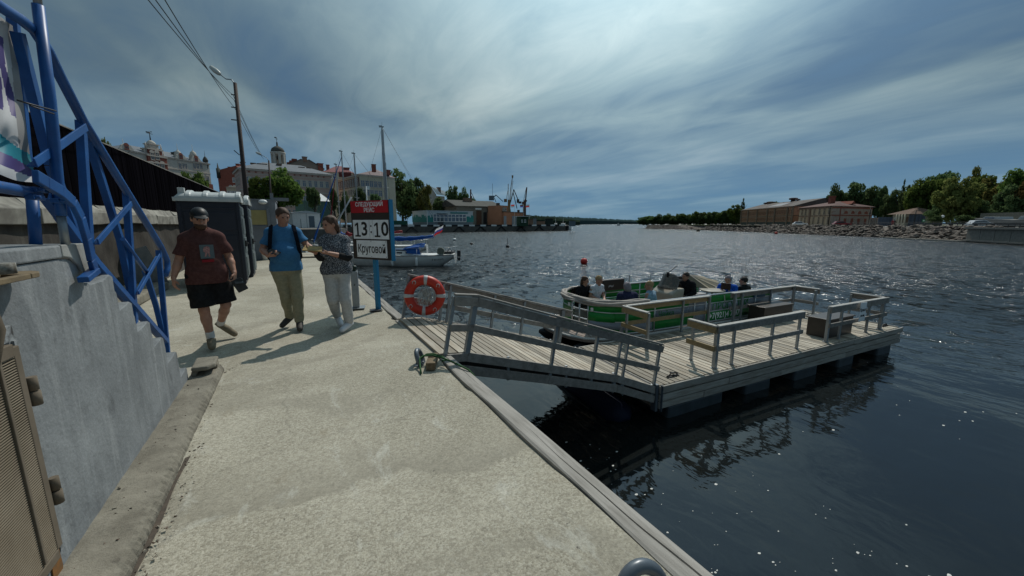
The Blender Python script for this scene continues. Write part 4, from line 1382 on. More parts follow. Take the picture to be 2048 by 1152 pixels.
# bow sweep: solid green/grey round the bow with the gate opening
def s_near(pt):
    best = min(range(2001), key=lambda i: (plan_at(i / 2000) - Vector((*pt, 0))).length)
    return best / 2000


sA = s_near((0.80, 3.0)); sB = s_near((0.71, 3.55)); sC = s_near((1.0, 4.37))
for k, m in enumerate((G_, G_, G_)):
    strip('panel', sb, sA, LV[k] + 0.012 if k != 1 else LV[k] + 0.012, LV[k + 1] - 0.012, m)
strip('panel', sb + (sA - sb) * 0.62, sA, LV[1] + 0.0, LV[2] - 0.012, G_, 0.014, 8)
strip('panel', sb + (sA - sb) * 0.02, sA, LV[0] + 0.012, LV[1] - 0.012, H_, 0.013, 14, z0b=LV[0] + 0.14)
strip('panel', sB, sC, 0.05, 0.34, G_); strip('panel', sB, sC, 0.36, FT - 0.02, G_)
strip('panel', sC, 1.0, 0.05, 0.36, G_); strip('panel', sC, 1.0, 0.38, FT - 0.02, G_)
b = MB()
for z, r_ in ((0.03, 0.020), (LV[1], 0.016), (LV[2], 0.016), (FT, 0.022)):
    b.tube([plan_at(i / 90) + Vector((0, 0, BZ + z)) for i in range(91)], r_, 8)
b.obj('fence_rails', M_['alu'], bt)
b = MB()
for x in (6.72, 6.04, 5.2, 4.01, 3.59, 2.24):
    p = plan_at(s_at_x(x)); b.tube([p + Vector((0, -0.012, BZ)), p + Vector((0, -0.012, BZ + FT))], 0.020, 8)
for s_ in (sA, sB, (sA + sB) / 2, sC, 0.9, 0.8, 0.7, 1.0):
    p = plan_at(s_); b.tube([p + Vector((0, 0, BZ)), p + Vector((0, 0, BZ + FT))], 0.022, 8)
b.obj('fence_posts', M_['alu'], bt)
for s_, dx_ in ((sA, 0.03), (sB, 0.0)):
    p = plan_at(s_ - 0.008 if s_ == sA else s_ + 0.008)
    b = MB(); b.box(p + Vector((-0.03, -0.02, BZ + 0.57)), (0.07, 0.02, 0.09), Matrix.Rotation(R(-60), 3, 'Z')); b.obj('nav_light', M_['white'], bt, bev=0.01)
b = MB(); b.bar((4.75, 2.318, BZ + 0.50), (4.70, 2.318, BZ + 0.70), 0.012, 0.03); b.obj('panel_mark', M_['alu'], bt)
b = MB(); b.box((6.2, 2.315, BZ + 0.60), (0.50, 0.014, 0.16)); b.obj('blue_plate', mat('blue_plate', (0.04, 0.10, 0.16), 0.5), bt)
MT = frame((4.26, 2.318, BZ + 0.41), (1, 0, 0), (0, 0, 1))
mgt = mat('green_letter', (0.02, 0.17, 0.045), 0.5)
text('lettering', 'ПРОГУЛКИ', 0.27, mgt, bt, MT, 0.001, 0.004, 1.0, 'LEFT')
text('lettering', '+7(921)4 7-47', 0.215, M_['white_card'], bt, frame((4.17, 2.318, BZ + 0.165), (1, 0, 0), (0, 0, 1)), 0.001, 0.004, 0.98, 'LEFT')
text('lettering', 'Чайка', 0.20, mgt, bt, frame((2.36, 2.318, BZ + 0.40), (1, 0, 0), (0, 0, 1)), 0.001, 0.002, 0.9, 'LEFT')
# rolled canvas cover lying along the bow rail
b = MB()
c_pts = [plan_at(sb + 0.012 + (sC + 0.035 - sb) * i / 40) for i in range(41)]


def roll(dz, dn, r0, seed):
    rr_ = random.Random(seed)
    pts, rs = [], []
    for i, p in enumerate(c_pts):
        t = i / 40
        cen = Vector((2.2, 3.5, 0)); nrm = (p - cen); nrm.z = 0; nrm.normalize()
        pts.append(p + nrm * (dn + 0.02 * math.sin(t * 17 + seed)) + Vector((0, 0, BZ + FT + dz + 0.012 * math.sin(t * 23 + seed * 2))))
        rs.append(r0 * (0.8 + 0.35 * abs(math.sin(t * 9 + seed))) * (1.0 if 0 < i < 40 else 0.5))
    b.tube(pts, rs, 9)


roll(0.035, 0.0, 0.042, 1); roll(0.0, 0.045, 0.036, 2); roll(0.05, -0.05, 0.032, 3); roll(-0.045, 0.05, 0.026, 4)
b.obj('rolled_cover', M_['canvas'], bt)
# inside: benches, console, table, folded sun canopy
for x0, x1, y0, y1 in ((1.2, 2.9, 4.12, 4.62), (1.3, 3.2, 2.42, 2.88), (4.6, 6.5, 2.42, 2.85), (5.0, 6.5, 4.15, 4.62)):
    b = MB(); b.box(((x0 + x1) / 2, (y0 + y1) / 2, BZ + 0.11), (x1 - x0, y1 - y0, 0.22)); sbx = b.obj('bench', M_['seat_pale'], bt, bev=0.02)
    b = MB(); b.box(((x0 + x1) / 2, (y0 + y1) / 2, BZ + 0.26), (x1 - x0 - .02, y1 - y0 - .02, 0.08)); b.obj('cushion', M_['seat_pale'], sbx, bev=0.03)
b = MB(); b.box((2.85, 4.60, BZ + 0.78), (0.85, 0.14, 0.34)); bb = b.obj('backrest', M_['seat'], bt, bev=0.04)
text('emblem', '~', 0.3, M_['seat_pale'], bb, frame((2.75, 4.526, BZ + 0.76), (1, 0, 0), (0, 0, 1)), 0.002, 0.012)
b = MB(); b.box((1.75, 4.60, BZ + 0.72), (0.8, 0.12, 0.22)); b.box((5.8, 4.62, BZ + 0.74), (1.3, 0.12, 0.26)); b.obj('backrest', M_['seat'], bt, bev=0.04)
b = MB()
b.prism([(3.70, BZ), (3.66, BZ + 0.66), (3.86, BZ + 0.80), (4.14, BZ + 0.80), (4.06, BZ)], 3.1, 3.85, axis='y')
cs = b.obj('console', M_['console'], bt, bev=0.04)
mg_ = mat('tinted_perspex', (0.10, 0.09, 0.075), 0.12, 0, spec=0.7, trans=0.0, alpha=0.8)
b = MB()
b.grid(lambda u, v: (3.70 + 0.18 * v + 0.14 * (2 * u - 1) ** 2, 3.12 + 0.71 * u + 0.05 * v * (1 - 2 * u), BZ + 0.76 + 0.44 * v * (1 - 0.45 * (2 * u - 1) ** 4)), 14, 8)
b.obj('windscreen', mg_, cs, thick=0.008)
b = MB(); b.box((3.84, 3.45, BZ + 1.16), (0.05, 0.05, 0.14)); b.tube([(3.84, 3.45, BZ + 1.2), (4.0, 3.3, BZ + 1.42)], 0.010, 6); b.obj('antenna', M_['black'], cs)
b = MB(); b.lathe([(0.16, -.012), (0.18, 0), (0.16, .012)], 16, (4.22, 3.45, BZ + 0.84), rot=Matrix.Rotation(R(60), 3, 'Y')); b.obj('wheel', M_['black'], cs)
b = MB(); b.box((4.75, 3.35, BZ + 0.21), (0.36, 0.5, 0.42)); b.obj('helm_seat', M_['seat_pale'], bt, bev=0.03)
b = MB(); b.lathe([(0.30, 0.0), (0.33, 0.015), (0.33, 0.035), (0.30, 0.045)], 24, (4.95, 2.86, BZ + 0.70)); tbm = b.obj('table', M_['console'], bt)
b = MB(); b.tube([(4.95, 2.86, BZ), (4.95, 2.86, BZ + 0.70)], 0.03, 10); b.obj('table_leg', M_['alu'], tbm)
# folded sun canopy: fabric gores on a bent frame
cn = MB()
top = Vector((4.88, 3.6, BZ + 1.08)); edge = [Vector((5.0, 3.05, BZ + 0.74)), Vector((5.3, 3.02, BZ + 0.76)), Vector((5.65, 3.1, BZ + 0.80)), Vector((5.9, 3.45, BZ + 0.86)), Vector((5.9, 3.9, BZ + 0.92)), Vector((5.2, 4.05, BZ + 0.98))]
for p, q in zip(edge[:-1], edge[1:]):
    mid = (p + q) / 2 - Vector((0, 0, 0.05))
    cn.add([top, p, mid, q], [(0, 1, 2), (0, 2, 3)])
cn.add([top, top + Vector((-0.12, 0, -0.32)), edge[0]], [(0, 1, 2)])
cv = cn.obj('folded_canopy', mat('canopy_fabric', (0.33, 0.285, 0.20), 0.85, 0, (0.27, 0.23, 0.16), 8), bt, thick=0.015)
b = MB()
for p in edge:
    b.tube([top, p], 0.012, 6)
b.tube([edge[0], edge[0] + Vector((-0.1, 0, -0.7))], 0.014, 6)
b.obj('canopy_ribs', M_['canvas'], cv)
b = MB(); b.tube([(4.3, 4.55, BZ + FT), (4.3, 4.55, BZ + 0.98), (4.9, 4.55, BZ + 0.98), (4.9, 4.55, BZ + FT)], 0.016, 8); b.tube([(3.2, 4.70, BZ + FT), (3.2, 4.70, BZ + 1.0), (3.6, 4.70, BZ + 1.0), (3.6, 4.70, BZ + 0.7)], 0.014, 8); b.obj('grab_rails', M_['alu'], bt)
b = MB()
for k in range(4):
    b.tube([(4.6 + 0.03 * k + 0.04 * math.cos(a_), 4.3, BZ + 0.92 + 0.13 * math.sin(a_)) for a_ in np.linspace(0, 2 * PI, 13)], 0.010, 5)
b.obj('hanging_rope', M_['dark'], bt)
b = MB(); b.box((7.15, 3.5, -0.05), (0.30, 0.34, 0.75)); b.box((7.15, 3.5, 0.42), (0.36, 0.42, 0.36)); b.obj('outboard_motor', M_['dark'], bt, bev=0.06)
# mooring lines on the bow deck
b = MB()
b.tube([(0.45, 3.9, BZ + 0.03), (0.6, 3.5, BZ + 0.02), (0.75, 3.6, BZ + 0.02), (0.7, 3.3, BZ + 0.03), (0.55, 3.45, BZ + 0.02), (0.65, 3.75, BZ + 0.04)], 0.012, 6)
b.tube([(0.95, 2.34, BZ + 0.03), (1.0, 2.15, 0.03), (0.7, 2.12, 0.03), (0.5, 2.2, 0.02)], 0.012, 6)
b.tube([(0.52, 3.2, BZ + 0.02), (0.7, 2.9, BZ + 0.03), (0.62, 2.6, BZ + 0.02)], 0.012, 6)
tag(b.obj('bow_line', M_['rope_white']), 'white mooring line loosely coiled on the brown bow deck of the boat', 'rope').matrix_world = bt.matrix_basis


def on_boat(x, y, z=0.0):
    return on_pontoon(x, y, BZ + z)
# ================================================================== PEOPLE
def v3(p):
    return np.array(p, float)


class Field:
    """Signed distance field on a grid; rounded limbs and ellipsoids melt into one continuous body."""

    def __init__(s, lo, hi, h):
        s.lo, s.h = v3(lo), h
        s.n = np.ceil((v3(hi) - s.lo) / h).astype(int) + 1
        s.D = np.full(s.n, 1.0, np.float32)

    def _win(s, a, c, pad):
        i0 = np.maximum(np.floor((a - pad - s.lo) / s.h).astype(int), 0)
        i1 = np.minimum(np.ceil((c + pad - s.lo) / s.h).astype(int) + 1, s.n)
        if (i1 <= i0).any():
            return None
        ax = [s.lo[k] + s.h * np.arange(i0[k], i1[k]) for k in range(3)]
        return tuple(slice(i0[k], i1[k]) for k in range(3)), np.meshgrid(*ax, indexing='ij')

    def _put(s, sl, d, k):
        o = s.D[sl]
        if k <= 0:
            s.D[sl] = np.minimum(o, d); return
        hh = np.clip(0.5 + 0.5 * (o - d) / k, 0, 1)
        s.D[sl] = o * (1 - hh) + d * hh - k * hh * (1 - hh)

    def cap(s, p, q, r1, r2, k=0.03, flat=None):
        p, q = v3(p), v3(q)
        m = max(r1, r2) + k + 2 * s.h
        w = s._win(np.minimum(p, q), np.maximum(p, q), m)
        if w is None: return
        sl, (X, Y, Z) = w
        d = q - p; L2 = max(d @ d, 1e-9)
        t = np.clip(((X - p[0]) * d[0] + (Y - p[1]) * d[1] + (Z - p[2]) * d[2]) / L2, 0, 1)
        dist = np.sqrt((X - p[0] - t * d[0]) ** 2 + (Y - p[1] - t * d[1]) ** 2 + (Z - p[2] - t * d[2]) ** 2) - (r1 + (r2 - r1) * t)
        s._put(sl, dist.astype(np.float32), k)

    def ell(s, c, r, k=0.03, rot=None):
        c, r = v3(c), v3(r)
        m = max(r) + k + 2 * s.h
        w = s._win(c, c, m)
        if w is None: return
        sl, (X, Y, Z) = w
        P_ = np.stack([X - c[0], Y - c[1], Z - c[2]], -1)
        if rot is not None:
            P_ = P_ @ np.array(rot)
        k0 = np.sqrt(((P_ / r) ** 2).sum(-1)); k1 = np.sqrt(((P_ / (r * r)) ** 2).sum(-1))
        d = np.where(k1 > 1e-6, k0 * (k0 - 1) / np.maximum(k1, 1e-6), -min(r))
        s._put(sl, d.astype(np.float32), k)

    def cut(s, p, nrm):
        """Remove what lies on the nrm side of the plane through p."""
        X, Y, Z = s.axes()
        n_ = v3(nrm) / np.linalg.norm(nrm)
        s.D = np.maximum(s.D, ((X - p[0]) * n_[0] + (Y - p[1]) * n_[1] + (Z - p[2]) * n_[2]).astype(np.float32))

    def axes(s):
        ax = [s.lo[k] + s.h * np.arange(s.n[k]) for k in range(3)]
        return np.meshgrid(*ax, indexing='ij')

    def wrinkle(s, amp, seed, f=1.0):
        r = np.random.default_rng(seed)
        X, Y, Z = s.axes()
        n_ = np.zeros(s.n, np.float32)
        for i in range(7):
            kx = r.normal(size=3) * np.array([16, 16, 22]) * f
            n_ += np.sin(X * kx[0] + Y * kx[1] + Z * kx[2] + r.uniform(0, 6.28) + 1.5 * np.sin(Z * 9 * f + X * 7 + i)).astype(np.float32)
        s.D = s.D + amp * n_ / 2.6

    def mesh(s, name, m):
        D = s.D
        ins = D < 0
        nx, ny, nz = D.shape
        c8 = [(i, j, k) for i in (0, 1) for j in (0, 1) for k in (0, 1)]
        cnt = np.zeros((nx - 1, ny - 1, nz - 1), np.int8)
        for i, j, k in c8:
            cnt += ins[i:nx - 1 + i, j:ny - 1 + j, k:nz - 1 + k]
        act = (cnt > 0) & (cnt < 8)
        ci = np.argwhere(act)
        vid = np.full(act.shape, -1, np.int32); vid[act] = np.arange(len(ci))
        acc = np.zeros((len(ci), 3)); num = np.zeros(len(ci))
        for a in c8:
            for ax in range(3):
                if a[ax]: continue
                e = list(a); e[ax] = 1
                da = D[ci[:, 0] + a[0], ci[:, 1] + a[1], ci[:, 2] + a[2]]; db = D[ci[:, 0] + e[0], ci[:, 1] + e[1], ci[:, 2] + e[2]]
                mk = (da < 0) != (db < 0)
                t = da[mk] / (da[mk] - db[mk])
                pt = np.tile(np.array(a, float), (mk.sum(), 1)); pt[:, ax] = t
                acc[mk] += pt; num[mk] += 1
        pos = (ci + acc / num[:, None]) * s.h + s.lo
        faces = []
        for ax in range(3):
            u, w = [(1, 2), (2, 0), (0, 1)][ax]
            sh = [slice(None)] * 3
            A = ins[tuple(slice(0, -1) if k == ax else slice(1, -1) for k in range(3))]
            B = ins[tuple(slice(1, None) if k == ax else slice(1, -1) for k in range(3))]
            for flag, flip in ((A & ~B, False), (~A & B, True)):
                e = np.argwhere(flag)
                if not len(e): continue
                base = e.copy()
                for k in range(3):
                    if k != ax: base[:, k] += 1
                def g(du, dw):
                    q = base.copy(); q[:, u] -= du; q[:, w] -= dw
                    return vid[q[:, 0], q[:, 1], q[:, 2]]
                quad = np.stack([g(0, 0), g(1, 0), g(1, 1), g(0, 1)], 1)
                faces.append(quad[:, ::-1] if flip else quad)
        f = np.concatenate(faces)
        f = f[(f >= 0).all(1)]
        return np_mesh(name, pos, f, m)


def lerp(a, c, t):
    return v3(a) * (1 - t) + v3(c) * t


def hand(F, wr, d, nrm, side, curl=0.35, s_=1.0):
    """Palm, four unequal bent fingers and a side thumb. d: direction of the hand, nrm: palm normal (towards the palm side)."""
    d = v3(d) / np.linalg.norm(d); nrm = v3(nrm); nrm = nrm - d * (nrm @ d); nrm /= np.linalg.norm(nrm)
    sv = np.cross(d, nrm) * side
    wr = v3(wr)
    kn = wr + d * 0.085 * s_
    for o in (-0.028, -0.009, 0.010, 0.028):
        F.cap(wr + sv * o * 0.6 * s_, kn + sv * o * s_, 0.017 * s_, 0.0125 * s_, 0.012)
    for o, L in ((-0.030, 0.066), (-0.010, 0.078), (0.010, 0.083), (0.030, 0.074)):
        a = kn + sv * o * s_
        d1 = d * math.cos(curl) + nrm * math.sin(curl); d2 = d * math.cos(curl * 2.2) + nrm * math.sin(curl * 2.2)
        m_ = a + d1 * L * 0.5 * s_; e = m_ + d2 * L * 0.5 * s_
        F.cap(a, m_, 0.0105 * s_, 0.0095 * s_, 0.003); F.cap(m_, e, 0.0095 * s_, 0.0078 * s_, 0.003)
    t0 = wr + d * 0.025 * s_ + sv * 0.026 * s_; t1 = t0 + (d * 0.55 + sv * 0.62 + nrm * 0.35) * 0.045 * s_; t2 = t1 + (d * 0.8 + sv * 0.12 + nrm * 0.4) * 0.034 * s_
    F.cap(t0, t1, 0.0145 * s_, 0.0115 * s_, 0.008); F.cap(t1, t2, 0.0112 * s_, 0.009 * s_, 0.003)


def head(F, c, fd, s_=1.0, up=(0, 0, 1)):
    """Skull, jaw, nose, brow, ears; fd: direction the face looks."""
    fd = v3(fd) / np.linalg.norm(fd); up = v3(up); up = up - fd * (up @ fd); up /= np.linalg.norm(up)
    sd = np.cross(fd, up)
    c = v3(c)
    rot = np.stack([sd, fd, up], 1)
    F.ell(c + up * 0.022 * s_ - fd * 0.012 * s_, np.array((0.076, 0.096, 0.094)) * s_, 0.02, rot)
    F.ell(c - up * 0.045 * s_ + fd * 0.022 * s_, np.array((0.056, 0.066, 0.068)) * s_, 0.03, rot)
    F.cap(c + up * 0.018 * s_ + fd * 0.088 * s_, c - up * 0.022 * s_ + fd * 0.108 * s_, 0.008 * s_, 0.014 * s_, 0.012)
    F.cap(c + up * 0.030 * s_ + fd * 0.076 * s_ + sd * 0.035 * s_, c + up * 0.030 * s_ + fd * 0.076 * s_ - sd * 0.035 * s_, 0.012 * s_, 0.012 * s_, 0.012)
    F.cap(c - up * 0.058 * s_ + fd * 0.080 * s_ + sd * 0.018 * s_, c - up * 0.058 * s_ + fd * 0.080 * s_ - sd * 0.018 * s_, 0.009 * s_, 0.009 * s_, 0.006)
    F.ell(c - up * 0.098 * s_ + fd * 0.060 * s_, np.array((0.025, 0.02, 0.018)) * s_, 0.02, rot)
    for q in (-1, 1):
        F.ell(c + sd * q * 0.078 * s_ - fd * 0.008 * s_ - up * 0.004 * s_, np.array((0.012, 0.020, 0.032)) * s_, 0.008, rot)
    return fd, sd, up, c


def person(label, loc, rz, J, skin=None, hair=None, top=None, bottom=None, shoe=None, h=0.008, belly=0.0, sleeve=0.62, short=None,
           longsleeve=False, hairlen=0.0, group=None, socks=None, seed=0, cap_hat=None, beard=None, sw=1.0, hem=None, trouser_r=1.0, top_r=0.0, holds=None):
    skin = skin or M_['skin']
    pts = np.array([v3(p) for k, p in J.items() if k not in ('face', 'hdL', 'hdR', 'pnL', 'pnR', 'curlL', 'curlR')])
    lo = pts.min(0) - 0.26; hi = pts.max(0) + 0.24
    F = Field(lo, hi, h)
    hc = v3(J['head'])
    fd, sd, up, _ = head(F, hc, J['face'])
    nk = v3(J['neck'])
    F.cap(nk, hc - up * 0.05 - fd * 0.02, 0.062, 0.055, 0.03)
    sh = {s: v3(J['sh' + s]) for s in 'LR'}; hp = {s: v3(J['hip' + s]) for s in 'LR'}
    ctr = (sh['L'] + sh['R']) / 2; hpc = (hp['L'] + hp['R']) / 2
    spine = ctr - hpc
    sx = (sh['R'] - sh['L']) / np.linalg.norm(sh['R'] - sh['L'])
    spn = spine / np.linalg.norm(spine)
    fwd = np.cross(spn, sx)
    if fwd @ fd < 0: fwd = -fwd
    rt = np.stack([sx, fwd, spn], 1)
    hw = np.linalg.norm(sh['R'] - sh['L']) / 2

    def torso(G_, gr):
        G_.ell(ctr - spn * 0.12, (hw * 0.93 + gr, 0.112 + gr, 0.19 + gr), 0.05, rt)
        G_.ell(lerp(ctr, hpc, 0.62) + fwd * (0.01 + belly * 0.5), (0.145 * sw + gr + belly * 0.35, 0.105 + gr + belly, 0.19), 0.06, rt)
        G_.ell(hpc + spn * 0.03, (0.165 * sw + gr, 0.118 + gr, 0.13), 0.05, rt)
        G_.cap(nk - spn * 0.015, sh['L'] - spn * 0.008, 0.050 + gr, 0.046 + gr, 0.05)
        G_.cap(nk - spn * 0.015, sh['R'] - spn * 0.008, 0.050 + gr, 0.046 + gr, 0.05)
    torso(F, -0.012)
    for s in 'LR':
        el, wr = v3(J['el' + s]), v3(J['wr' + s])
        F.cap(sh[s], el, 0.052, 0.041, 0.03); F.cap(el, lerp(el, wr, 0.35), 0.041, 0.042, 0.02); F.cap(lerp(el, wr, 0.3), wr, 0.042, 0.027, 0.02)
        hd = J.get('hd' + s, wr - el); pn = J.get('pn' + s, -fwd * 0.2 + sx * (1 if s == 'L' else -1))
        hand(F, wr, hd, pn, 1 if s == 'L' else -1, J.get('curl' + s, 0.4))
        kn, an, to = v3(J['kn' + s]), v3(J['an' + s]), v3(J['to' + s])
        F.cap(hp[s], kn, 0.083, 0.056, 0.04); F.cap(kn, lerp(kn, an, 0.35), 0.055, 0.056, 0.02); F.cap(lerp(kn, an, 0.3), an, 0.056, 0.038, 0.02)
        F.cap(an, to, 0.036, 0.026, 0.02)
    body = link('person', F.mesh('person', skin))
    body.location = loc; body.rotation_euler = (0, 0, rz)
    tag(body, label, 'person', group)
    # upper garment
    T = Field(lo, hi, h)
    torso(T, 0.012 + top_r)
    for s in 'LR':
        el, wr = v3(J['el' + s]), v3(J['wr' + s])
        if longsleeve:
            T.cap(sh[s], el, 0.070 + top_r, 0.056 + top_r * .6, 0.03); T.cap(el, lerp(el, wr, 0.93), 0.056 + top_r * .6, 0.042, 0.02)
        else:
            e2 = lerp(sh[s], el, sleeve)
            SL = Field(lo, hi, h)
            dd = (el - sh[s]) / np.linalg.norm(el - sh[s])
            SL.cap(sh[s] - sx * (0.03 if s == 'R' else -0.03), e2 + dd * 0.05, 0.062 + top_r, 0.068 + top_r * 1.3, 0.0)
            SL.cut(tuple(e2), tuple(dd))
            T._put((slice(None),) * 3, SL.D, 0.03)
    hz_ = hem if hem is not None else hpc[2] - 0.06
    base = hpc.copy(); 
    for s in (-1, 1):
        T.cap(hpc + sx * s * 0.07 + spn * 0.05 + fwd * belly * .4, np.array([hpc[0] + sx[0] * s * 0.08, hpc[1] + sx[1] * s * .08, hz_ - 0.05]), 0.125 * sw + top_r, 0.118 * sw + top_r, 0.04) if hem is not None else None
    T.wrinkle(0.0045, seed)
    T.cut((0, 0, hz_), (0, 0, -1) if abs(spn[2]) > 0.8 else tuple(-spn))
    nd = nk + fwd * 0.03 + spn * 0.035
    w = T._win(nd, nd, 0.11)
    T.D[w[0]] = np.maximum(T.D[w[0]], (0.062 - np.sqrt((w[1][0] - nd[0]) ** 2 + (w[1][1] - nd[1]) ** 2 + (w[1][2] - nd[2]) ** 2)).astype(np.float32))
    tn = 'jacket' if longsleeve else 'shirt'
    shirt = link(tn, T.mesh(tn, top), body)
    # trousers or shorts
    B = Field(lo, hi, h)
    B.ell(hpc + spn * 0.02, (0.178 * sw, 0.130 + belly * .3, 0.12), 0.04, rt)
    for s in 'LR':
        kn, an = v3(J['kn' + s]), v3(J['an' + s])
        if short is not None:
            e = lerp(hp[s], kn, short)
            B.cap(hp[s], e, 0.118, 0.128, 0.035)
        else:
            B.cap(hp[s], kn, 0.103 * trouser_r, 0.078 * trouser_r, 0.035); B.cap(kn, lerp(kn, an, 0.9), 0.078 * trouser_r, 0.062 * trouser_r, 0.02)
    B.wrinkle(0.006, seed + 5, 0.8)
    if short is not None:
        for s in 'LR':
            kn = v3(J['kn' + s]); dd = (kn - hp[s]) / np.linalg.norm(kn - hp[s]); e = lerp(hp[s], kn, short)
            w = B._win(e, e, 0.2)
            B.D[w[0]] = np.maximum(B.D[w[0]], ((w[1][0] - e[0]) * dd[0] + (w[1][1] - e[1]) * dd[1] + (w[1][2] - e[2]) * dd[2]).astype(np.float32))
    nm = 'shorts' if short is not None else 'trousers'
    link(nm, B.mesh(nm, bottom), body)
    # shoes
    for s in 'LR':
        an, to = v3(J['an' + s]), v3(J['to' + s])
        A = Field(np.minimum(an, to) - 0.14, np.maximum(an, to) + 0.14, min(h, 0.008))
        dn = to - an; dn[2] = 0; L_ = np.linalg.norm(to - an); dn /= max(np.linalg.norm(dn), 1e-6)
        ax = (to - an) / L_
        heel = an - ax * 0.035 + np.array([0, 0, -0.03])
        A.cap(heel, to, 0.044, 0.036, 0.02); A.cap(an + np.array([0, 0, -0.01]), lerp(an, to, 0.55), 0.048, 0.040, 0.02); A.cap(lerp(an, to, .5), to + ax * 0.02, 0.044, 0.036, 0.02)
        sn = np.cross(ax, np.cross((0, 0, 1.0), ax)); sn /= np.linalg.norm(sn)
        soleo = np.array(to) - sn * 0.034
        A.cut(tuple(soleo), tuple(-sn))
        link('shoe', A.mesh('shoe', shoe), body)
        if socks is not None:
            kn = v3(J['kn' + s])
            K = Field(np.minimum(an, kn) - 0.1, np.maximum(an, kn) + 0.1, h)
            K.cap(an, lerp(an, kn, 0.22), 0.046, 0.049, 0.01)
            link('sock', K.mesh('sock', socks), body)
    # hair
    H_ = Field(hc - 0.3, hc + 0.25, min(h, 0.008))
    rot = np.stack([sd, fd, up], 1)
    H_.ell(hc + up * 0.032 - fd * 0.022, (0.085, 0.102, 0.096), 0.02, rot)
    if hairlen:
        H_.ell(hc - up * hairlen * 0.45 - fd * 0.055, (0.088, 0.062, 0.08 + hairlen * 0.5), 0.03, rot)
    H_.wrinkle(0.004, seed + 9, 3.0)
    H_.cut(tuple(hc + fd * 0.045 + up * 0.03), tuple(fd * 0.85 - up * 0.55))
    if not hairlen:
        H_.cut(tuple(hc - up * 0.02), tuple(-up + fd * 0.35))
    if hair is not None:
        link('hair', H_.mesh('hair', hair), body)
    if beard is not None:
        Bd = Field(hc - 0.2, hc + 0.2, 0.008)
        Bd.ell(hc - up * 0.068 + fd * 0.032, (0.062, 0.066, 0.062), 0.02, rot)
        Bd.cut(tuple(hc - up * 0.045), tuple(up))
        link('beard', Bd.mesh('beard', beard), body)
    if cap_hat is not None:
        Cc = Field(hc - 0.3, hc + 0.3, 0.008)
        Cc.ell(hc + up * 0.045 - fd * 0.012, (0.090, 0.106, 0.094), 0.02, rot)
        Cc.cut(tuple(hc + up * 0.042), tuple(-up))
        Cc.ell(hc + up * 0.050 + fd * 0.115, (0.072, 0.075, 0.010), 0.012, rot)
        link('cap', Cc.mesh('cap', cap_hat), body)
    # eyes
    b = MB()
    for q in (-1, 1):
        e = hc + sd * q * 0.031 + fd * 0.0795 + up * 0.012
        b.ball(tuple(e), 0.0105, 8, 6)
    b.obj('eyes', M_['dark'], body)
    body['rt'] = [float(x) for x in rt.ravel()]
    return body, dict(ctr=ctr, sx=sx, fwd=fwd, spn=spn, hpc=hpc, hw=hw, sh=sh)


def cloth(name, a, c, scale=30, rough=0.9, contrast=(0.4, 0.6)):
    return mat(name, a, rough, 0, c, scale, contrast=contrast, spec=0.15, bump=0.01, bscale=14)


# --- the man in the brown T-shirt, stepping forward (local: faces -Y)
JA = dict(head=(0.0, -0.05, 1.625), face=(0.12, -1, -0.28), neck=(0, 0.0, 1.475), shL=(-0.165, 0, 1.40), shR=(0.165, 0, 1.405),
          elL=(-0.25, 0.02, 1.125), wrL=(-0.315, -0.05, 0.93), elR=(0.245, 0.05, 1.14), wrR=(0.275, -0.07, 0.95),
          hdL=(-0.03, -0.08, -1), hdR=(0.0, -0.25, -1), pnL=(1, 0.3, 0), pnR=(-1, 0.3, 0), curlL=0.4, curlR=0.9,
          hipL=(-0.10, 0, 0.92), hipR=(0.10, 0.02, 0.92), knL=(-0.075, -0.03, 0.50), anL=(-0.045, 0.03, 0.105), toL=(-0.045, -0.13, 0.045),
          knR=(0.15, 0.02, 0.53), anR=(0.07, 0.40, 0.20), toR=(0.20, 0.36, 0.06))
manA, iA = person('man in a brown printed T-shirt and black shorts walking past the portable toilets', (-0.985, 6.02, 0.0), R(9), JA,
                  hair=M_['hair_dark'], top=cloth('brown_tshirt', (0.080, 0.034, 0.031), (0.105, 0.047, 0.042)), bottom=cloth('black_shorts', (0.012, 0.012, 0.013), (0.019, 0.019, 0.020)),
                  shoe=mat('tan_suede', (0.23, 0.19, 0.13), 0.85, 0, (0.17, 0.14, 0.095), 30), short=0.90, seed=1, belly=0.02, sleeve=0.74, hem=0.835, sw=1.07, top_r=0.012,
                  socks=mat('white_sock', (0.62, 0.62, 0.62), 0.9), beard=M_['hair_brown'], cap_hat=M_['black'], group='people walking on the quay')
b = MB()
fw_ = iA['fwd']
MP = frame((0.03, -0.178, 1.235), (1, 0.0, 0), (0, 0.05, 1))
b.M = MP
b.box((0, 0, 0), (0.135, 0.165, 0.006))
pr = b.obj('print_panel', mat('print_grey', (0.10, 0.13, 0.14), 0.8), manA)
b = MB(); b.M = MP @ Matrix.Translation((0.0, 0.0, 0.0035))
mpk2 = mat('print_pink', (0.50, 0.28, 0.25), 0.8, 0, (0.25, 0.10, 0.10), 60)
b.prism([(-0.025, 0.05), (0.0, 0.065), (0.025, 0.055), (0.03, 0.02), (0.022, -0.02), (0.028, -0.06), (0.012, -0.06), (0.004, -0.01), (-0.012, -0.06), (-0.028, -0.06), (-0.018, -0.01), (-0.034, 0.0), (-0.036, 0.03)], 0, 0.002)
b.obj('print_figure', mpk2, pr)
b = MB(); b.M = MP; b.box((0.0, -0.112, 0), (0.115, 0.03, 0.006)); b.obj('print_strip', mat('print_red', (0.25, 0.008, 0.014), 0.8), pr)
b = MB(); b.box((0, 0, -0.04), (0.10, 0.15, 0.02), Matrix.Rotation(R(20), 3, 'X')); b.box((0.01, 0.0, -0.09), (0.12, 0.03, 0.17), Matrix.Rotation(R(-24), 3, 'Y'))
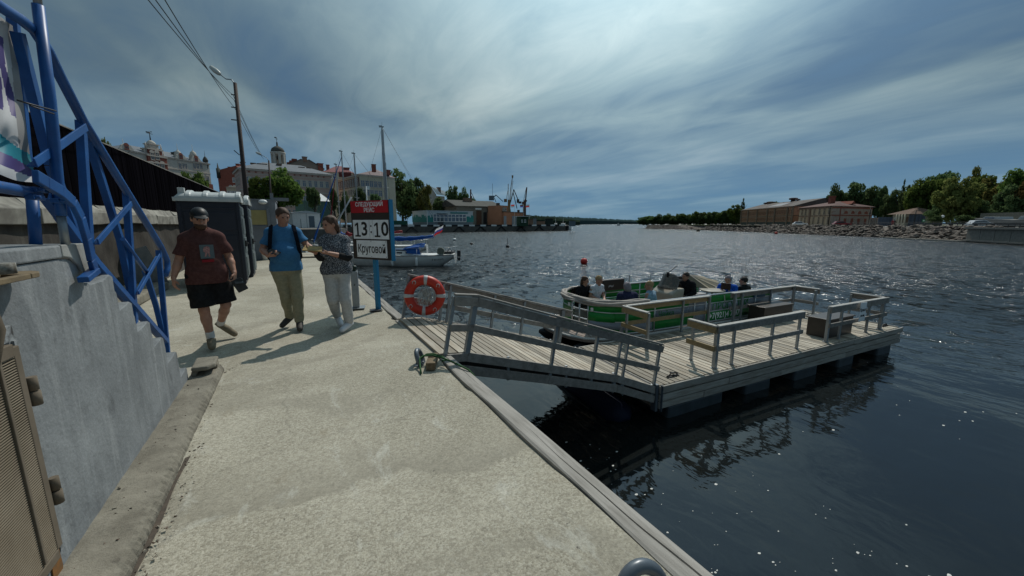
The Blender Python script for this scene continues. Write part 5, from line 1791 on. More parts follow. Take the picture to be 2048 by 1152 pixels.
bag = tag(b.obj('pouch', mat('black_pouch', (0.03, 0.03, 0.03), 0.6), bev=0.012), 'small black pouch held in the hand of the man in brown', 'pouch')
bag.location = manA.matrix_basis @ Vector((0.305, -0.12, 0.88)); bag.rotation_euler = (0, 0, R(9))

# --- the man in the blue T-shirt with a backpack
JB = dict(head=(0.02, -0.04, 1.665), face=(0.35, -1, -0.35), neck=(0.01, 0.0, 1.525), shL=(-0.175, 0.02, 1.445), shR=(0.175, 0.0, 1.455),
          elL=(-0.265, 0.02, 1.20), wrL=(-0.205, -0.20, 1.135), elR=(0.285, -0.03, 1.25), wrR=(0.37, -0.17, 1.185),
          hdL=(0.75, -0.35, 0.02), hdR=(0.6, -0.45, -0.12), pnL=(0.2, 0.3, 1), pnR=(-0.4, 0.2, 0.8), curlL=0.75, curlR=0.8,
          hipL=(-0.095, 0.02, 0.93), hipR=(0.095, 0, 0.93), knL=(-0.045, 0.06, 0.50), anL=(-0.02, 0.30, 0.13), toL=(-0.12, 0.20, 0.05),
          knR=(0.105, -0.06, 0.50), anR=(0.10, -0.02, 0.11), toR=(0.095, -0.18, 0.05))
manB, iB = person('man in a blue T-shirt and khaki trousers with backpack straps', (-0.13, 6.44, 0.0), R(1), JB, hair=M_['hair_brown'],
                  top=cloth('blue_tshirt', (0.045, 0.155, 0.31), (0.055, 0.18, 0.345)), bottom=cloth('khaki_trousers', (0.27, 0.255, 0.17), (0.32, 0.30, 0.205)),
                  shoe=mat('dark_shoe', (0.05, 0.045, 0.04), 0.7), seed=3, belly=0.075, sleeve=0.70, hem=0.90, sw=1.06, top_r=0.006, group='people walking on the quay', trouser_r=1.02)
F = Field((-0.4, -0.4, 0.7), (0.4, 0.5, 1.7), 0.01)
F.ell((0.0, 0.22, 1.25), (0.15, 0.10, 0.24), 0.03); F.ell((0.0, 0.29, 1.15), (0.12, 0.06, 0.13), 0.03)
bp_ = link('backpack', F.mesh('backpack', mat('backpack_fabric', (0.012, 0.015, 0.022), 0.8)))
tag(bp_, 'dark backpack worn by the man in the blue T-shirt', 'backpack')
bp_.location = manB.location; bp_.rotation_euler = manB.rotation_euler
for s_ in (-1, 1):
    b = MB()
    pts = [(0.13 * s_, 0.14, 1.44), (0.135 * s_, 0.06, 1.535), (0.14 * s_, -0.03, 1.535), (0.150 * s_, -0.115, 1.45), (0.165 * s_, -0.145, 1.33), (0.185 * s_, -0.125, 1.18), (0.195 * s_, -0.04, 1.08), (0.17 * s_, 0.10, 1.02)]
    for p, q in zip(pts[:-1], pts[1:]):
        b.bar(p, q, 0.048, 0.02, up=(0.3 * s_, -1, 0.2))
    b.bar((0.19 * s_, -0.04, 1.08), (0.195 * s_, -0.03, 0.93), 0.018, 0.006, up=(0, -1, 0))
    b.obj('strap', mat('strap_webbing', (0.012, 0.014, 0.02), 1.0, spec=0.0), bp_, bev=0.004)
b = MB(); b.box((0, 0, 0), (0.075, 0.15, 0.012), Matrix.Rotation(R(35), 3, 'X') @ Matrix.Rotation(R(50), 3, 'Z'))
ph = tag(b.obj('phone', M_['black'], bev=0.004), 'black phone held by the man in the blue T-shirt', 'phone'); ph.location = manB.matrix_basis @ Vector((-0.125, -0.235, 1.185))

# --- the woman in the grey top
JC = dict(head=(-0.045, -0.02, 1.555), face=(-0.8, -0.62, -0.22), neck=(-0.01, 0.0, 1.41), shL=(-0.145, -0.02, 1.325), shR=(0.15, 0.02, 1.335),
          elL=(-0.185, -0.13, 1.10), wrL=(-0.25, -0.19, 1.185), elR=(0.16, -0.10, 1.085), wrR=(-0.07, -0.235, 1.165),
          hdL=(-0.75, -0.2, 0.25), hdR=(-1, -0.12, 0.12), pnL=(0.2, -0.3, 1), pnR=(0.1, 0.2, 1), curlL=0.7, curlR=0.55,
          hipL=(-0.09, 0.0, 0.88), hipR=(0.09, 0.0, 0.88), knL=(-0.075, -0.02, 0.47), anL=(-0.035, 0.34, 0.135), toL=(0.0, 0.19, 0.05),
          knR=(0.085, -0.08, 0.47), anR=(0.12, -0.01, 0.10), toR=(0.02, -0.14, 0.045))
wom, iC = person('woman in a speckled grey top and pale trousers holding a leaflet', (0.50, 6.06, 0.0), R(-5), JC, hair=M_['hair_brown'],
                 top=cloth('speckled_top', (0.04, 0.045, 0.055), (0.30, 0.31, 0.33), 75, contrast=(0.47, 0.60)), bottom=cloth('pale_trousers', (0.40, 0.40, 0.39), (0.48, 0.48, 0.47)),
                 shoe=mat('pale_trainer', (0.55, 0.57, 0.60), 0.6), seed=6, sleeve=0.98, hem=0.855, hairlen=0.16, top_r=0.010, belly=0.02, sw=1.05, group='people walking on the quay')
b = MB()
F = Field((-0.4, -0.4, 0.9), (0.4, 0.3, 1.4), 0.008)
mcf = mat('black_cuff', (0.010, 0.010, 0.011), 0.9)
F.cap((0.162, -0.10, 1.088), (0.06, -0.165, 1.122), 0.055, 0.046, 0.01)
link('cuff', F.mesh('cuff', mcf), wom)
F = Field((-0.4, -0.4, 0.9), (0.4, 0.3, 1.4), 0.008)
F.cap((-0.188, -0.13, 1.10), (-0.22, -0.16, 1.145), 0.052, 0.048, 0.0)
link('cuff', F.mesh('cuff', mcf), wom)
b = MB(); b.box((0, 0, 0), (0.23, 0.12, 0.012), Matrix.Rotation(R(16), 3, 'X') @ Matrix.Rotation(R(6), 3, 'Y')); b.box((0.005, 0.01, 0.018), (0.21, 0.11, 0.004), Matrix.Rotation(R(26), 3, 'X') @ Matrix.Rotation(R(6), 3, 'Y'))
lf = tag(b.obj('leaflet', mat('leaflet', (0.36, 0.22, 0.05), 0.6, 0, (0.18, 0.13, 0.05), 12)), 'folded ochre leaflet held between the woman and the man in blue', 'leaflet')
lf.location = wom.matrix_basis @ Vector((-0.27, -0.27, 1.225)); lf.rotation_euler = (0, 0, R(-12))


# --- people sitting in the boat
def seated(z0, lean=0.05, look=(0, -1, -0.1), arms='lap', up_=0.0):
    """Seat height 0.45 above z0; faces -Y."""
    s_ = z0 - 0.20
    J = dict(head=(0, -0.02 - lean, s_ + 1.20), face=look, neck=(0, 0.01 - lean, s_ + 1.065), shL=(-0.185, 0.02 - lean * .8, s_ + 1.0), shR=(0.185, 0.02 - lean * .8, s_ + 1.0),
             hipL=(-0.09, 0.05, s_ + 0.54), hipR=(0.09, 0.05, s_ + 0.54), knL=(-0.12, -0.37, s_ + 0.60), knR=(0.12, -0.37, s_ + 0.60),
             anL=(-0.12, -0.40, s_ + 0.31), anR=(0.12, -0.39, s_ + 0.31), toL=(-0.13, -0.55, s_ + 0.25), toR=(0.13, -0.54, s_ + 0.25))
    if arms == 'lap':
        J.update(elL=(-0.25, -0.04, s_ + 0.76), wrL=(-0.10, -0.25, s_ + 0.68), elR=(0.25, -0.04, s_ + 0.76), wrR=(0.10, -0.25, s_ + 0.68), hdL=(0.8, -0.6, -0.1), hdR=(-0.8, -0.6, -0.1), pnL=(0, 0, -1), pnR=(0, 0, -1))
    elif arms == 'hold':
        J.update(elL=(-0.24, -0.14, s_ + 0.78), wrL=(-0.09, -0.34, s_ + 0.95), elR=(0.24, -0.14, s_ + 0.78), wrR=(0.09, -0.34, s_ + 0.95), hdL=(0.3, -0.4, 0.8), hdR=(-0.3, -0.4, 0.8), pnL=(0.8, 0.4, 0), pnR=(-0.8, 0.4, 0), curlL=0.8, curlR=0.8)
    elif arms == 'wheel':
        J.update(elL=(-0.27, -0.15, s_ + 0.90), wrL=(-0.22, -0.42, s_ + 1.0), elR=(0.25, -0.02, s_ + 0.76), wrR=(0.10, -0.22, s_ + 0.66), hdL=(0.1, -1, -0.1), hdR=(-0.8, -0.6, -0.1), pnL=(0.3, 0, -1), pnR=(0, 0, -1), curlL=0.9)
    return J


GB = 'passengers sitting in the tour boat'
dk = lambda n, c: cloth(n, c, tuple(min(1, x * 1.5 + 0.004) for x in c))
H2 = 0.0125


def boat_person(label, x, y, ang, J, **k):
    return person(label, on_boat(x, y, 0.0), PA + ang, J, h=H2, group=GB, **k)[0]


blk_ = dk('black_coat', (0.010, 0.010, 0.012)); jean = dk('jeans', (0.045, 0.075, 0.13)); dkt = dk('dark_trousers', (0.015, 0.016, 0.02)); shd = M_['dark']
boat_person('passenger with long dark hair in a black jacket at the bow of the boat', 1.56, 4.32, R(15), seated(0.03, 0.08, (0.3, -1, -0.2)), hair=M_['hair_brown'], hairlen=0.16, top=blk_, bottom=dkt, shoe=shd, longsleeve=True, seed=20)
boat_person('fair haired passenger in a white T-shirt beside the black bag cushion', 1.98, 4.26, R(8), seated(0.03, 0.10, (0.2, -1, -0.3)), hair=M_['hair_blond'], top=dk('white_tee', (0.48, 0.51, 0.55)), bottom=jean, shoe=shd, seed=21)
boat_person('passenger in a navy jacket sitting with back to the pontoon', 1.82, 2.78, R(168), seated(0.03, 0.08, (0, -1, -0.3)), hair=mat('grey_hair', (0.20, 0.18, 0.20), 0.8), hairlen=0.06, top=dk('navy_jacket', (0.018, 0.02, 0.05)), bottom=dkt, shoe=shd, longsleeve=True, seed=22, top_r=0.02)
boat_person('passenger in a pale blue shirt sitting with back to the pontoon', 2.58, 2.76, R(200), seated(0.02, 0.08, (0.4, -1, -0.2)), hair=M_['hair_blond'], top=dk('pale_shirt', (0.16, 0.24, 0.31)), bottom=jean, shoe=shd, seed=23)
boat_person('skipper in a black jacket at the wheel of the green boat', 4.52, 3.38, R(-78), seated(0.08, 0.06, (-0.3, -1, -0.1), 'wheel'), hair=M_['hair_dark'], top=blk_, bottom=dkt, shoe=shd, longsleeve=True, seed=24, top_r=0.02)
pb = boat_person('passenger in a bright blue jacket holding up a dark tablet', 5.50, 2.80, R(-62), seated(0.0, 0.06, (0, -1, -0.15), 'hold'), hair=mat('grey_hair2', (0.22, 0.20, 0.22), 0.8), hairlen=0.05, top=dk('bright_blue_jacket', (0.01, 0.07, 0.36)), bottom=dk('blue_trousers', (0.012, 0.03, 0.13)), shoe=shd, longsleeve=True, seed=25)
boat_person('passenger in dark clothes sitting behind the blue jacket', 6.15, 2.75, R(180), seated(-0.08, 0.02, (0.5, -1, -0.1)), hair=M_['hair_dark'], top=blk_, bottom=dkt, shoe=shd, longsleeve=True, seed=26)
b = MB(); b.box((0, 0, 0), (0.24, 0.012, 0.18)); tbx = tag(b.obj('tablet', mat('tablet_case', (0.035, 0.012, 0.012), 0.5), bev=0.005), 'dark red tablet held up by the passenger in bright blue', 'tablet')
tbx.location = pb.matrix_basis @ Vector((0, -0.40, 0.86)); tbx.rotation_euler = pb.rotation_euler
# ================================================================== YACHTS AND BUOYS
M_['yacht_white'] = mat('white_gelcoat', (0.80, 0.80, 0.77), 0.35, 0, (0.70, 0.70, 0.67), 2)
M_['sail_blue'] = mat('blue_sail_cover', (0.008, 0.10, 0.38), 0.7, 0, (0.006, 0.075, 0.30), 6, bump=0.02)
M_['cabin_blue'] = mat('blue_deck_paint', (0.03, 0.08, 0.17), 0.5)
M_['mast'] = mat('anodised_mast', (0.42, 0.44, 0.45), 0.4, 0.35)
M_['sail_red'] = mat('red_sail_cover', (0.22, 0.012, 0.018), 0.7, bump=0.02)


def tcloth(name, c):
    """Thin cloth that lets the light through."""
    m = bpy.data.materials.new(name); m.use_nodes = True
    t = m.node_tree; t.nodes.clear()
    o = t.nodes.new('ShaderNodeOutputMaterial'); d = t.nodes.new('ShaderNodeBsdfDiffuse'); tr = t.nodes.new('ShaderNodeBsdfTranslucent'); mx = t.nodes.new('ShaderNodeMixShader')
    d.inputs[0].default_value = (*c, 1); tr.inputs[0].default_value = (*c, 1); mx.inputs[0].default_value = 0.5
    t.links.new(d.outputs[0], mx.inputs[1]); t.links.new(tr.outputs[0], mx.inputs[2]); t.links.new(mx.outputs[0], o.inputs[0])
    return m


M_['flag_red'] = tcloth('flag_red', (0.50, 0.035, 0.035)); M_['flag_blue'] = tcloth('flag_blue', (0.07, 0.08, 0.30))


def yacht(label, bow, stern, group=None, L_mast=10.0, mast_t=0.38, cover=None, main=False, mast_m='mast', jib=None, boom=True, beam=2.6, name='sailing_yacht', hull_m=None):
    bow, stern = Vector(bow), Vector(stern)
    ang = math.atan2(stern.y - bow.y, stern.x - bow.x)
    L = (stern - bow).length
    t = thing(name, label, 'yacht', (bow.x, bow.y, WZ), ang, group)
    fb = 0.095 * L

    def hb(u):      # half beam
        return beam / 2 * (min(1, (u / 0.52)) ** 0.75 if u < 0.52 else 1 - 0.42 * ((u - 0.52) / 0.48) ** 2) * (1 if u > 0.02 else u / 0.02)

    def sheer(u):
        return fb * (1.22 - 0.55 * u + 0.42 * u * u)
    b = MB()
    NU, NV = 28, 14

    def f(u, v):
        a = (v - 0.5) * 2          # -1..1
        x = L * u
        h = sheer(u)
        ang_ = abs(a) * PI / 2
        w = hb(u)
        keel = -0.35 * math.sin(PI * min(1, u * 1.02)) ** 0.8
        if u > 0.86:
            keel += (u - 0.86) / 0.14 * (0.35 + 0.25)
        z = keel + (h - keel) * (1 - math.cos(ang_)) ** 0.8
        y = w * math.sin(ang_) ** 0.62 * (1 if a >= 0 else -1)
        xo = 0.0
        if u > 0.9:
            xo = (z / h) * 0.0
        if u < 0.1:
            xo = (1 - z / h) * 0.06 * L * (1 - u / 0.1)
        return (x + xo, y, z)
    b.grid(f, NU, NV)
    b.obj('hull', hull_m or M_['yacht_white'], t)
    b = MB()
    b.grid(lambda u, v: (L * u, hb(u) * (2 * v - 1) * 0.985, sheer(u) - 0.01 + 0.04 * (1 - (2 * v - 1) ** 2)), 28, 4)
    b.add([(L, hb(1) * s_ * 0.98, z) for s_, z in ((-1, sheer(1)), (1, sheer(1)), (0.5, 0.15), (-0.5, 0.15))], [(0, 1, 2, 3)])
    b.obj('deck', M_['yacht_white'], t)
    b = MB()
    for s_ in (-1, 1):
        b.tube([(L * u, s_ * hb(u) * 1.005, sheer(u) - 0.03) for u in np.linspace(0.01, 1, 30)], 0.022, 6)
    b.obj('rub_rail', M_['dark'], t)
    cb = MB()
    c0, c1 = 0.30 * L, 0.64 * L
    hs = sheer(0.5)
    cw = beam * 0.33
    cb.grid(lambda u, v: (c0 + (c1 - c0) * u, (cw * (0.7 + 0.3 * min(1, u * 3))) * (-1, -0.92, -0.4, 0.4, 0.92, 1)[int(round(v * 5))], hs + (0, 0.30, 0.36, 0.36, 0.30, 0)[int(round(v * 5))] * (min(1, u * 5 + 0.35))), 12, 5, smooth=False)
    cb.add([(c1, s_ * cw, hs + z) for s_, z in ((-1, 0), (1, 0), (0.92, 0.30), (0.4, 0.36), (-0.4, 0.36), (-0.92, 0.30))], [(0, 1, 2, 3, 4, 5)])
    co = cb.obj('cabin', M_['yacht_white'], t)
    cr = MB()
    cr.grid(lambda u, v: (c0 + 0.2 + (c1 - c0 - 0.25) * u, cw * 0.88 * (2 * v - 1) * (0.75 + 0.25 * min(1, u * 3)), hs + 0.375 + 0.02 * (1 - (2 * v - 1) ** 2) - (0.03 if u < 0.05 else 0)), 8, 4)
    cr.obj('cabin_roof', M_['cabin_blue'] if main else M_['yacht_white'], co, thick=0.02)
    wb = MB()
    for x in (0.42, 0.52, 0.595):
        for s_ in (-1, 1):
            wb.box((L * x, s_ * (cw + 0.0), hs + 0.16), (0.42 if x < 0.55 else 0.34, 0.03, 0.11))
    wb.obj('windows', M_['glass'], co, bev=0.03)
    mx = L * mast_t
    mz = sheer(mast_t) + 0.30
    b = MB(); b.tube([(mx, 0, mz), (mx, 0, L_mast * 0.97), (mx, 0, L_mast)], [0.115 if main else 0.07, 0.10 if main else 0.06, 0.06], 10)
    if main: b.box((mx + 0.12, 0, mz + L_mast * 0.33), (0.03, 0.05, L_mast * 0.62))
    mo = b.obj('mast', M_[mast_m], t)
    b = MB(); b.box((mx - 0.05, 0, L_mast + 0.02), (0.35, 0.06, 0.06)); b.tube([(mx, 0, L_mast), (mx, 0, L_mast + 0.35)], 0.008, 5); b.box((mx - 0.12, 0, L_mast + 0.1), (0.25, 0.015, 0.04)); b.obj('masthead', M_['dark'], mo)
    b = MB()
    zs = L_mast * 0.58
    b.tube([(mx, -0.75, zs), (mx, 0, zs - 0.05), (mx, 0.75, zs)], 0.018, 6); b.obj('spreaders', M_['mast'], mo)
    b = MB()
    r_ = 0.007
    top = Vector((mx, 0, L_mast))
    for s_ in (-1, 1):
        b.tube([top, (mx, 0.75 * s_, zs), (mx + 0.1, s_ * hb(mast_t) * 0.95, sheer(mast_t))], r_, 5)
        b.tube([(mx, 0, zs), (mx - 0.3, s_ * hb(mast_t) * 0.9, sheer(mast_t))], r_, 5)
        b.tube([top, (L * 0.99, s_ * hb(1) * 0.7, sheer(1))], r_, 5)
    b.tube([top, (0.1, 0, sheer(0))], r_, 5)
    b.obj('rigging', M_['dark'], t)
    if jib:
        b = MB()
        A, B = Vector((0.15, 0, sheer(0) + 0.25)), top - Vector((0, 0, 0.5))
        pts = [A.lerp(B, k / 16) for k in range(17)]
        b.tube(pts, [0.09 + 0.035 * math.sin(k * 1.3) * (1 - k / 16) - 0.06 * (k / 16) for k in range(17)], 8)
        b.obj('furled_jib', M_[jib], t)
    if boom:
        bz = mz + 0.75
        b = MB(); b.tube([(mx, 0, bz), (mx + L * 0.42, 0, bz + 0.18)], 0.05, 8); bo = b.obj('boom', M_['mast'], t)
        if cover:
            b = MB()
            pts = [(mx - 0.1 + (L * 0.43) * k / 12, 0.03 * math.sin(k), bz + 0.16 + 0.18 * k / 12 - 0.10 * math.sin(PI * k / 12) + (0.22 if k == 0 else 0)) for k in range(13)]
            b.tube(pts, [0.2 - 0.085 * k / 12 + 0.03 * math.sin(k * 2.3) for k in range(13)], 9)
            b.obj('sail_cover', M_[cover], bo)
    b = MB()
    for s_ in (-1, 1):
        for u in (0.03, 0.14, 0.3, 0.5, 0.72, 0.86, 0.985):
            b.tube([(L * u, s_ * hb(u) * 0.93, sheer(u)), (L * u, s_ * hb(u) * 0.93, sheer(u) + (0.55 if u not in (0.3, 0.5) else 0.5))], 0.012, 5)
        b.tube([(L * u, s_ * hb(u) * 0.93, sheer(u) + 0.54) for u in np.linspace(0.03, 0.985, 16)], 0.006, 5)
    b.tube([(L * 0.985, -hb(1) * .93, sheer(1) + 0.55), (L * 1.02, 0, sheer(1) + 0.58), (L * 0.985, hb(1) * .93, sheer(1) + 0.55)], 0.014, 6)
    b.tube([(L * 0.03, -hb(.03) * .93, sheer(0) + 0.55), (-0.05, 0, sheer(0) + 0.6), (L * 0.03, hb(.03) * .93, sheer(0) + 0.55)], 0.014, 6)
    b.obj('guard_rails', M_['alu'], t)
    t['_L'] = L
    return t, dict(L=L, sheer=sheer, hb=hb, hs=hs, cw=cw, c1=c1, mx=mx, mz=mz)


Y, q = yacht('white sailing yacht with blue sail cover and blue sprayhood moored off the quay', (3.55, 33.0, 0), (11.0, 28.55, 0), 'moored sailing yachts', 10.4, 0.39, 'sail_blue', True, beam=2.7)
L = q['L']
b = MB()
x0, x1, hs, cw = q['c1'] - 0.75, q['c1'] + 0.75, q['hs'], q['cw']
b.grid(lambda u, v: (x0 + (x1 - x0) * (u ** 0.8) * (0.75 + 0.25 * math.sin(PI * v)), cw * 1.12 * (2 * v - 1), hs + 0.22 + (0.78 * math.sin(PI * (0.12 + 0.76 * v)) ** 0.7) * (0.25 + 0.75 * math.sin(PI * (0.08 + 0.42 * u))) - 0.15 * u), 10, 12)
b.add([(x0 + 0.35, -cw * 1.12, hs + 0.12), (x1 - 0.1, -cw * 1.14, hs + 0.05), (x1 - 0.30, -cw * 1.05, hs + 0.62), (x0 + 0.15, -cw * 1.05, hs + 0.50)], [(0, 1, 2, 3)])
b.obj('sprayhood', M_['sail_blue'], Y, thick=0.02)
for u in (0.47, 0.685):
    b = MB(); b.tube([(L * u, -q['hb'](u) - 0.10, 0.05), (L * u, -q['hb'](u) - 0.10, 0.12), (L * u, -q['hb'](u) - 0.10, 0.62), (L * u, -q['hb'](u) - 0.06, 0.72)], [0.05, 0.10, 0.10, 0.03], 10)
    b.tube([(L * u, -q['hb'](u) - 0.06, 0.7), (L * u, -q['hb'](u) * .93, 1.3)], 0.008, 5)
    tag(b.obj('fender', M_['white'], Y))
b = MB(); b.lathe([(0.26, -0.09), (0.30, -0.05), (0.30, 0.05), (0.26, 0.09)], 18, (L * 0.885, -0.75, q['sheer'](.88) + 0.26), rot=Matrix.Rotation(R(90), 3, 'X')); b.obj('round_cushion', mat('grey_green_cloth', (0.16, 0.17, 0.14), 0.9), Y)
b = MB(); b.box((L * 0.93, 0.1, q['sheer'](.93) + 0.12), (0.9, 1.2, 0.18)); b.tube([(L * .93, -.3, 1.0), (L * .96, -.5, 1.35), (L * .99, -.4, 0.95)], 0.03, 6); b.box((L * 1.03, 0.2, 0.75), (0.25, 0.3, 0.8)); b.obj('cockpit_gear', M_['dark'], Y, bev=0.03)
b = MB(); b.tube([(L * 0.995, -0.35, 0.65), (L * 1.055, -0.35, 0.65), (L * 1.055, -0.35, 0.12), (L * 1.0, -0.35, 0.18)], 0.018, 6); b.obj('boarding_ladder', M_['alu'], Y)
uu = 0.865
text('lettering', 'Р 83-19 РП', 0.19, M_['dark'], Y, frame((L * uu, -q['hb'](uu) * 1.0 - 0.035, 0.52), (1, 0.20, 0.02), (0.0, -0.2, 1)), 0.002, 0.002, 0.95)
# the flag at the end of the boom
fl = thing('flag', 'white blue and red flag flying at the boom end of the white yacht', 'flag', (9.55, 29.15, 0.80), math.atan2(28.55 - 33, 11 - 3.55))
b = MB(); b.tube([(-1.5, 0, -0.72), (-0.08, 0, -0.26), (0.10, 0, 0.27)], 0.012, 5); b.obj('staff', M_['white'], fl)
b = MB()
vs = []
n1_, n2_ = 14, 9
for i in range(n1_ + 1):
    for j in range(n2_ + 1):
        u, v = i / n1_, j / n2_
        base = Vector((-0.08 - 0.02 * v, 0, -0.26 + 0.62 * v))
        vs.append(base + Vector((0.66 * u + 0.16 * v, 0.05 * math.sin(u * 8 + v), 0.40 * u - 0.10 * v + 0.03 * math.sin(u * 6))))
b.v = [tuple(p) for p in vs]
for i in range(n1_):
    for j in range(n2_):
        b.f.append([i * (n2_ + 1) + j, (i + 1) * (n2_ + 1) + j, (i + 1) * (n2_ + 1) + j + 1, i * (n2_ + 1) + j + 1]); b.mi.append(0 if j >= 6 else (1 if j >= 3 else 2)); b.sm.append(False)
b.obj('cloth', [tcloth('flag_white', (0.72, 0.72, 0.72)), M_['flag_blue'], M_['flag_red']], fl)
# the yachts behind, bows towards the quay
p1 = P(679, 452, 46); p2 = P(697, 452, 42); p3 = P(717, 452, 38)
yacht('white yacht with red furled jib behind the two walkers', (p1.x - 1.5, p1.y + 0.8, 0), (p1.x + 5.0, p1.y - 1.6, 0), 'moored sailing yachts', 8.9 + 1.2, 0.25, 'sail_blue', jib='sail_red', beam=2.5)
yacht('white yacht with blue furled jib beside the timetable sign', (p2.x - 3.7, p2.y + 0.5, 0), (p2.x + 4.5, p2.y - 2.0, 0), 'moored sailing yachts', 9.1 + 1.6, 0.42, 'sail_red', jib='sail_blue', beam=2.5)
yacht('white yacht with red boom cover mostly hidden by the white and blue one', (p3.x - 3.0, p3.y + 2.5, 0), (p3.x + 6.3, p3.y - 1.9, 0), 'moored sailing yachts', 10.05, 0.34, 'sail_red', beam=2.6)
# slim poles and a leaning spar
b = MB(); A = P(664, 462, 40); B = P(703, 394, 40); b.tube([A, B], 0.07, 8); tag(b.obj('leaning_spar', M_['mast']), 'pale leaning spar between the yacht masts', 'spar')
b = MB(); A = P(737, 452, 60); B = P(733, 374, 60); b.tube([(A.x, A.y, 0.3), (A.x, A.y, B.z)], 0.08, 8); c_ = (A.x + 0.25, A.y, B.z - 0.2); b.box(c_, (0.55, 0.05, 0.55)); tag(b.obj('signal_pole', M_['white']), 'thin white pole with small pale plate behind the sign', 'pole')
# small motor boats by the walkway
def motorboat(label, x, y, ang, L=4.2, m='yacht_white', m2='sail_blue'):
    t = thing('motor_boat', label, 'boat', (x, y, WZ), ang, 'small boats behind the walkers')
    b = MB()
    b.grid(lambda u, v: (L * u, 0.8 * math.sin(PI * (0.5 + 0.5 * u) ) ** 0.6 * (2 * v - 1) if u < 0.98 else 0.1 * (2 * v - 1), (0.75 + 0.15 * u) * abs(2 * v - 1) ** 1.6), 14, 10)
    b.obj('hull', M_[m], t)
    b = MB(); b.box((L * 0.45, 0, 0.75), (L * 0.35, 1.2, 0.4)); b.box((L * 0.5, 0, 1.05), (0.05, 1.1, 0.4)); b.obj('cabin', M_['yacht_white'], t, bev=0.05)
    b = MB(); b.box((L * 0.2, 0, 0.78), (L * 0.32, 1.3, 0.2)); b.obj('cover', M_[m2], t, bev=0.06)
    b = MB(); b.box((-0.15, 0, 0.75), (0.3, 0.3, 0.6)); b.obj('motor', M_['dark'], t, bev=0.05)
    return t


motorboat('small white motor boat with blue cover at the end of the walkway', 0.9, 25.3, R(80))
motorboat('small white motor boat with red cover beyond the walkway', -0.6, 27.6, R(70), m2='sail_red')
motorboat('white motor boat with pale cover behind the man in blue', 1.9, 30.5, R(110), m2='canvas')

# ---- buoys
def buoy(label, px, py, r, m, pole=0.0, squat=1.0):
    p = G(px, py, WZ)
    t = thing('buoy', label, 'buoy', (p.x, p.y, WZ))
    b = MB(); b.ball((0, 0, r * 0.55), (r, r, r * squat), 14, 10); b.obj('float', m, t)
    b = MB(); b.tube([(0, 0, r * 1.4), (0, 0, r * 1.75 + pole)], 0.03 if pole else 0.05, 6); b.obj('stem', M_['dark'], t)


M_['buoy_red'] = mat('buoy_red', (0.55, 0.03, 0.02), 0.5)
buoy('big red round buoy in the middle of the glittering water', 1168, 527, 0.29, M_['buoy_red'])
buoy('black buoy with a long thin stem in open water', 1015, 495, 0.24, M_['black'], 0.9)
buoy('small dark low buoy nearer the pier', 943, 489, 0.26, M_['black'], 0, 0.6)
buoy('small white and dark buoy off the yacht stern', 909, 481, 0.36, M_['white'], 0.4, 0.7)
buoy('small pink buoy off the stone embankment', 1552, 468, 0.45, M_['buoy_red'])
buoy('rusty stake buoy off the wooded shore', 1396, 463, 0.7, M_['rust'], 2.6)
# far motor boat on the fairway
p = G(1236, 450.6, WZ)
# ---- flecks of foam drifting on the water by the quay
b = MB()
rg = random.Random(8)


def wavez(x, y):
    i = int(np.clip(np.searchsorted(gx, x) - 1, 0, nx - 2)); j = int(np.clip(np.searchsorted(gy, y) - 1, 0, ny - 2))
    u = (x - gx[i]) / (gx[i + 1] - gx[i]); v = (y - gy[j]) / (gy[j + 1] - gy[j])
    return ZZ[i, j] * (1 - u) * (1 - v) + ZZ[i + 1, j] * u * (1 - v) + ZZ[i, j + 1] * (1 - u) * v + ZZ[i + 1, j + 1] * u * v


for i in range(300):
    if i < 110: x, y = rg.gauss(2.75, 0.5), rg.gauss(3.55, 0.5)
    elif i < 235: x, y = rg.uniform(1.9, 5.2), rg.uniform(-0.6, 2.6)
    else: x, y = rg.uniform(2.0, 12), rg.uniform(-2, 6)
    if x < 1.65: continue
    s_ = rg.choice((0.004, 0.005, 0.006, 0.007, 0.009, 0.012, 0.017)) * rg.uniform(0.8, 1.1)
    a0 = rg.uniform(0, 6)
    z = wavez(x, y)
    n_ = 7
    ring = [(x + s_ * rg.uniform(0.7, 1.2) * math.cos(a0 + 2 * PI * k / n_) * 1.5, y + s_ * rg.uniform(0.7, 1.2) * math.sin(a0 + 2 * PI * k / n_), z + 0.003) for k in range(n_)]
    b.add(ring + [(x, y, z + 0.006)], [(k, (k + 1) % n_, n_) for k in range(n_)])
tag(b.obj('foam', mat('foam', (0.62, 0.62, 0.58), 0.7)), kind='stuff')
